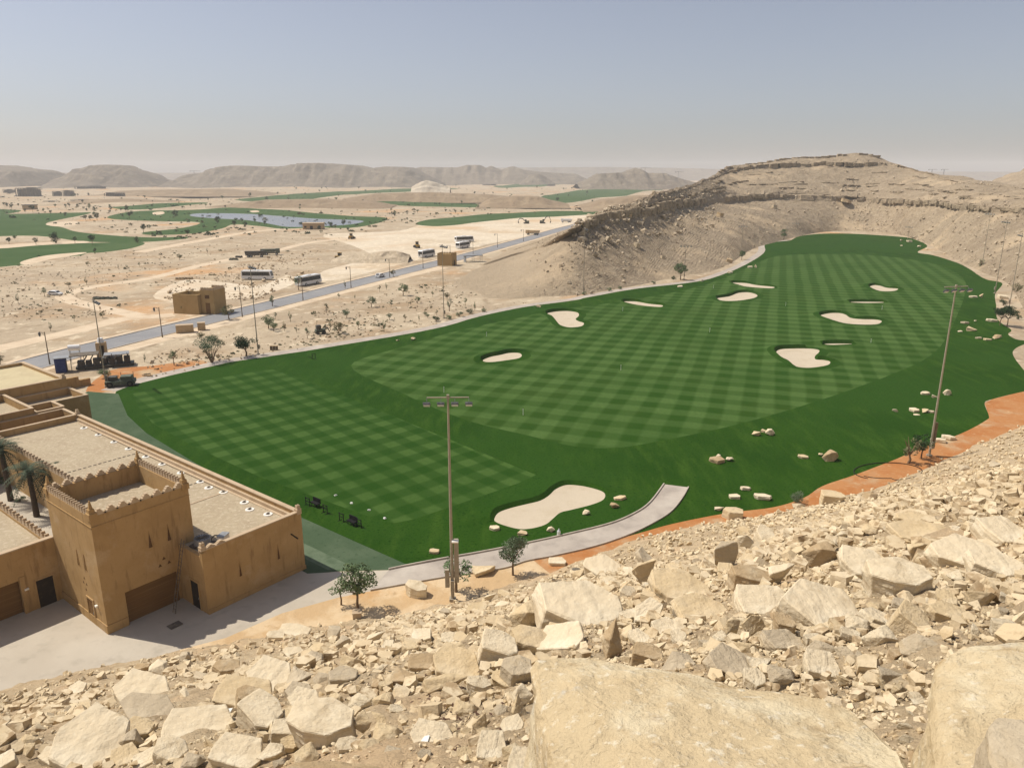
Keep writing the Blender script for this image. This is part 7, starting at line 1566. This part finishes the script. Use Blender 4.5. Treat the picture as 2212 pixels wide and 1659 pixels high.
p = at(61, 455); rt = empty('hut', p, 0, 'brown hut among trees beyond the leftmost fairway', 'building'); MB().b2(-6, 6, 0, 8, -1, 5.5).build('wall', m_rust, rt); MB().b2(-6.6, 6.6, -.6, 8.6, 5.52, 6.1).build('roof', m_mach, rt)
p = at(1160, 399); rt = empty('tent_hall', (p.x, p.y, gz(p.x, p.y)), 0, 'long white tent hall in front of the far hills', 'tent'); s = ppm(p); L = 39 / s; hh = 9 / s
mb = MB(); mb.prism([(-L / 2, 12 * math.cos(R(a)), -1 + hh * math.sin(R(a)) + 1) for a in range(0, 181, 15)], (L, 0, 0)); mb.build('cover', m_bus, rt); MB().b2(-L / 2 - .1, -L / 2, -3, 3, 0, hh * .5).build('door', m_metal, rt)
# site plant beside the road, left
sp = at(175, 795); rt = empty('site_generator', (sp.x + 2, sp.y, 0), R(24), 'dark skid of site generators and pipework under a flat black roof', 'generator')
mb = MB(); r = random.Random(3)
mb.b2(-2.5, 8, -1.4, 1.4, .2, .6)
for k in range(7): mb.box((-1.6 + k * 1.4, r.uniform(-.5, .5), 1.2), (1.1, r.uniform(1.2, 2.2), r.uniform(.8, 1.6)), r.uniform(-.1, .1))
mb.build('body', m_mach, rt); MB().box((-.8, 0, 3.0), (5.2, 3.2, .14)).build('roof', m_joint, rt); MB().box((5.0, 0, 2.6), (4.6, 3.0, .12)).build('roof', m_metal, rt)
for x in (-3.2, -.8, 1.8, 4.2, 7): MB().tube((x, -1.4, 0), (x, -1.4, 2.9), .06).build('post', m_mach, rt)
mb = MB()
for k in range(8): mb.tube((-1 + k * 1.1, r.uniform(-1, 1), 1.6), (-.4 + k * 1.1, r.uniform(-1, 1), 2.6), .12, .12, 7)
mb.build('pipe', m_metal, rt)
q = at(134, 803); rt = empty('blue_booth', q, R(24), 'booth wrapped in blue sheeting at the left end of the generators', 'booth'); MB().box((0, 0, 1.45), (1.9, 2.2, 2.9)).build('wall', m_blue, rt, bevel=.04); MB().box((.3, 0, 2.96), (2.8, 2.6, .1)).build('roof', m_metal, rt); MB().box((.97, 0, 1.1), (.05, 1.2, 2.1)).build('door', m_dark, rt)
q = at(165, 783); rt = empty('water_tank', q, R(20), 'white cylindrical tank on legs above the generator skid', 'tank'); mb = MB(); mb.tube((-1.1, 0, 3.2), (1.1, 0, 3.2), .62, .62, 16); mb.build('tank', m_bus, rt, smooth=False); mb = MB(); [mb.tube((x, y, 0), (x, y, 2.7), .05) for x in (-.9, .9) for y in (-.4, .4)]; mb.build('leg', m_metal, rt)
q = at(223, 778); rt = empty('batch_hopper', q, R(20), 'tan upright hopper with a dark arched opening behind the leftmost mast', 'hopper'); MB().box((0, 0, 2.2), (1.9, 1.8, 3.4)).build('body', m_rust, rt, bevel=.08); MB().box((.2, -.92, 2.2), (.8, .05, 2.2)).build('opening', m_dark, rt); MB().tube((0, 0, 3.9), (0, 0, 4.8), .7, .5, 12).build('top_drum', m_bus, rt); MB().box((1.2, 0, .5), (4.2, 2.2, .6)).build('base', m_mach, rt)
q = at(262, 833); rt = empty('compactor_machine', q, R(18), 'grey-green low machine parked on the soil at the end of the footpath', 'machine')
MB().box((0, 0, .8), (5.0, 2.4, .7)).build('chassis', m_grnm, rt, bevel=.06); mb = MB()
for x in (-2.1, 0, 2.1):
    for y in (-1.05, 1.05): mb.tube((x, y, 1.1), (x, y, 2.3), .05)
mb.build('post', m_grnm, rt); MB().box((1.1, 0, 1.45), (2.0, 1.9, .9)).build('hopper', m_grnm, rt, bevel=.08); MB().box((-1.2, 0, 1.5), (1.4, 1.6, .8)).build('engine', m_mach, rt, bevel=.05)
for x in (-1.7, 1.7):
    for s in (-1, 1): wheel(rt, x, s * 1.1, .55, .4, m_mach)
q = at(692, 721); rt = empty('trencher', q, R(30), 'dark small machine stuck among the saplings of the planting strip', 'machine'); MB().box((0, 0, .8), (2.4, 1.4, .8)).build('body', m_grnm, rt, bevel=.1); MB().box((-.4, 0, 1.7), (1.1, 1.2, 1.0)).build('cab', m_mach, rt, bevel=.08); mb = MB(); mb.path([Vector((1, 0, 1)), Vector((1.8, 0, 1.5)), Vector((2.4, 0, .3))], [.12, .12, .1]); mb.build('boom', m_mach, rt)
for x in (-.8, .8):
    for s in (-1, 1): wheel(rt, x, s * .75, .42, .3, m_mach)
# marker posts along the road verge
for k, (x, y) in enumerate([(125, 640), (243, 724), (395, 630 - 5), (340, 699), (507, 659), (630, 632), (775, 598)]):
    pass
# ------------------------------------------------------------------ things on the range
m_flag = mat('white_post', (.72, .72, .66), [(5, (.6, .6, .55), .5, .7, 2)])
FL = [(1130, 897, 'white target post low on the striped grass, nearest the near mast'), (1341, 800, 'white target post in the middle of the striped grass'), (1533, 718, 'white target post on the stripes right of the notched bunker'), (1905, 669, 'white target post above the slipper-shaped bunker'), (1881, 742, 'white target post above the large notched bunker'), (1051, 727, 'thin white post at the left part of the striped range'), (1345, 672, 'thin white post below the sliver bunker'), (1697, 661, 'thin white post right of the comma-shaped bunker'), (959, 848, 'white target post behind the lamp heads of the near mast'), (1541, 623, 'thin white post above the comma-shaped bunker')]
for px, py, lab in FL:
    p = at(px, py); rt = empty('target_post', p, 0, lab, 'marker post', 'target posts on the range'); MB().tube((0, 0, 0), (0, 0, 1.0), .045, .04, 8).build('post', m_flag, rt); MB().box((0, 0, 1.05), (.12, .04, .14)).build('marker_plate', m_flag, rt)
m_blk = mat('black_cloth', (.008, .008, .009), [(4, (.016, .016, .017), .5, .7, 2)])
def bag_stand(px, py, rz, label, chair=False):
    p = at(px, py); rt = empty('bag_stand' if not chair else 'bag_bench', p, rz, label, 'stand', 'black stands on the tee line'); mb = MB()
    if not chair:
        for s in (-.35, .35): mb.tube((s, 0, 0), (s, 0, 1.05), .05, .05, 6); mb.tube((s, -.3, 0), (s, .35, 0.02), .045, .045, 6)
        mb.build('leg', m_blk, rt); mb = MB(); mb.tube((-.4, 0, .55), (.4, 0, .55), .05); mb.tube((-.4, 0, .95), (.4, 0, .95), .05); mb.build('crossbar', m_blk, rt)
    else:
        for x in (-.5, .5): mb.tube((x, -.2, 0), (x, -.2, .5), .04); mb.tube((x, .2, 0), (x, .2, .9), .04)
        mb.build('leg', m_blk, rt); MB().box((0, 0, .5), (1.3, .6, .12)).build('seat', m_blk, rt); MB().box((0, .22, .8), (1.3, .1, .5)).build('backrest', m_blk, rt)
for px, py, c, lab in [(665, 1092, 0, 'black bag stand at the left end of the tee line'), (682, 1094, 1, 'black bench between the first two bag stands'), (703, 1108, 0, 'second black bag stand, left of the gap in the row'), (738, 1126, 0, 'black bag stand right of the gap in the row'), (761, 1134, 1, 'black bench near the right end of the tee line'), (776, 1139, 0, 'black bag stand at the right end of the tee line')]:
    bag_stand(px, py, R(-38), lab, bool(c))
bag_stand(678, 774, R(40), 'lone black stand on the dark grass below the footpath')
for k, (px, py) in enumerate([(724, 1071), (760, 1087), (796, 1103), (831, 1120)]):
    p = at(px, py); rt = empty('tee_marker', p, 0, ['first and leftmost', 'second from the left', 'third from the left', 'rightmost'][k] + ' pile of pale practice balls on the checkered grass', 'ball pile', 'ball piles on the tee'); mb = MB(); r = random.Random(k)
    for a in range(5): mb.tube((r.uniform(-.18, .18), r.uniform(-.18, .18), 0), (r.uniform(-.1, .1), r.uniform(-.1, .1), .16), .11, .05, 7)
    mb.build('balls', m_flag, rt)
p = at(1207, 1156); rt = empty('water_bottle', p, 0, 'white water bottle on the grass beside the curved concrete path', 'bottle'); MB().tube((0, 0, 0), (0, 0, .5), .2, .2, 12).build('body', m_flag, rt); mb = MB(); mb.tube((0, 0, .5), (0, 0, .68), .2, .07, 12); mb.tube((0, 0, .68), (0, 0, .78), .06, .06, 8); mb.build('cap', m_lglass, rt)
p = site(772, 1336); t_ = empty('planter_box', p, R(10), 'square sand-coloured planter box under the leafy young tree', 'planter'); MB().box((0, 0, .25), (.75, .75, .95)).build('body', m_cope, t_, bevel=.03); MB().box((0, 0, .74), (.82, .82, .06)).build('rim', m_cope, t_)
# irrigation hose in a wide ring
m_hose = mat('black_hose', (.02, .017, .014), [(3, (.035, .03, .025), .5, .7, 2)])
mb = MB(); ring = []
for a in range(0, 62):
    t = 2 * math.pi * a / 60 * 1.02 + 2.2; px = 1918 + 74 * math.cos(t) * (1 if a < 52 else .93); py = 1019 + 19 * math.sin(t) * (1 if a < 52 else .8); p = site(px, py); ring.append(Vector((p.x, p.y, p.z + .06)))
mb.path(ring, [.055] * len(ring), 6); tag(mb.build('hose', m_hose), 'black irrigation hose laid in a wide ring on the orange soil', 'hose')
# sprinklers of litter: plastic pieces
for k, (px, py, lab) in enumerate([(1215, 1282, 'white plastic cup lying among the stones below the near mast'), (494, 1547, 'scrap of white paper beside the whaleback slab'), (915, 1616, 'white scrap caught between stones at the bottom edge'), (1420, 1157, 'white scrap on the orange soil beside the concrete path')]):
    p = hit(px, py); mb = MB(); mb.prism([(-.09, -.05, 0), (.08, -.06, .03), (.10, .06, .05), (-.05, .08, .01)], (0, 0, .05)); o = mb.build('litter', m_flag, None, (p.x, p.y, p.z + .1)); sc_ = .45 if p.length < 25 else 1.0; o.scale = (sc_, sc_, sc_); tag(o, lab, 'litter')
# ------------------------------------------------------------------ far construction
m_far_b = mat('site_concrete', (.13, .12, .11), [(.1, (.2, .185, .165), .45, .65, 4)])
def tower_crane(px, py, top, label, jib=26, rz=0.0, Yd=None):
    p = at(px, py) if Yd is None else atY(px, py, Yd); base_z = p.z; h = height_to(p, top); rt = empty('tower_crane', p, rz, label, 'crane', 'cranes on the horizon'); s = 1.0 / ppm(p); w_ = max(.8, s * 1.0)
    mb = MB(); 
    for a in (-1, 1):
        for b in (-1, 1): mb.tube((a * w_ / 2, b * w_ / 2, 0), (a * w_ / 2, b * w_ / 2, h * .92), w_ * .13, w_ * .13, 4)
    n = 14
    for k in range(n): z0_, z1_ = h * .92 * k / n, h * .92 * (k + 1) / n; mb.tube((-w_ / 2, -w_ / 2, z0_), (w_ / 2, -w_ / 2, z1_), w_ * .1, w_ * .1, 4); mb.tube((w_ / 2, w_ / 2, z0_), (-w_ / 2, w_ / 2, z1_), w_ * .1, w_ * .1, 4)
    mb.build('mast', m_far_b, rt); J = jib * s
    mb = MB(); zj = h * .93; mb.tube((-J * .4, 0, zj), (J * .6, 0, zj), w_ * .28, w_ * .2, 5); mb.tube((-J * .4, 0, zj + w_ * .9), (J * .55, 0, zj + w_ * .7), w_ * .14, w_ * .14, 4); mb.build('jib', m_far_b, rt)
    mb = MB(); mb.tube((0, 0, zj), (0, 0, h), w_ * .3, w_ * .1, 5); mb.tube((0, 0, h), (J * .4, 0, zj + w_ * .5), w_ * .07, w_ * .07, 4); mb.tube((0, 0, h), (-J * .35, 0, zj + w_ * .5), w_ * .07, w_ * .07, 4); mb.build('tie_bar', m_far_b, rt)
    MB().box((-J * .36, 0, zj - w_ * .6), (w_ * 1.6, w_, w_ * 1.3)).build('counterweight', m_far_b, rt)
tower_crane(422, 398, 368, 'tower crane between the two leftmost rounded hills', 22, .2)
tower_crane(1392, 398, 361, 'tower crane in front of the flat-topped far hill', 24, .1)
tower_crane(1464, 400, 370, 'tower crane right of the flat-topped far hill', 18, -.2)
tower_crane(168, 404, 378, 'crane in front of the far left hill', 26, .4)
tower_crane(2012, 379, 366, 'left one of two tiny cranes right of the hill summit', 20, 0, 2400)
tower_crane(2038, 379, 366, 'right one of two tiny cranes right of the hill summit', 16, 0, 2400)
blds = [(0, 12, 430, 6), (38, 90, 424, 18), (45, 60, 412, 4), (115, 135, 423, 10), (138, 162, 423, 12), (165, 230, 410, 8), (228, 272, 426, 10), (300, 342, 403, 6), (350, 415, 402, 7), (432, 485, 403, 6), (500, 540, 401, 5), (560, 600, 403, 4), (1345, 1385, 405, 6), (1395, 1440, 405, 8), (1445, 1490, 406, 7), (1040, 1075, 402, 4), (95, 128, 440, 6), (150, 190, 436, 5), (1180, 1200, 402, 4), (8, 34, 416, 7), (205, 260, 404, 6), (620, 660, 402, 4)]
for k, (xa, xb, yb, h) in enumerate(blds):
    p = at((xa + xb) / 2, yb); s = ppm(p); W = (xb - xa) / s; hh = h / s; rt = empty('site_building', (p.x, p.y, -1), random.uniform(-.15, .15), 'grey unfinished concrete block in the hazy construction area below the far hills', 'building', 'unfinished buildings below the far hills'); r = random.Random(k); mb = MB(); nfl = max(1, int(hh / 6))
    for f in range(nfl + 1): mb.box((r.uniform(-.06, .06) * W, 0, 1 + f * hh / nfl * .9), (W * r.uniform(.7, 1), W * .4, hh * .10))
    for q in range(9): mb.box((-W / 2 + W * (q + .5) / 9, -W * .16, hh * .45), (W * .02 + .4, 1, hh * .95))
    mb.box((r.uniform(-.25, .25) * W, W * .08, hh * .5), (W * .3, W * .2, hh * r.uniform(.9, 1.25))); mb.build('frame', m_far_b, rt)
    mb = MB(); mb.box((0, W * .02, hh * .45), (W * .8, W * .3, hh * .8)); mb.build('wall', m_far_b, rt)
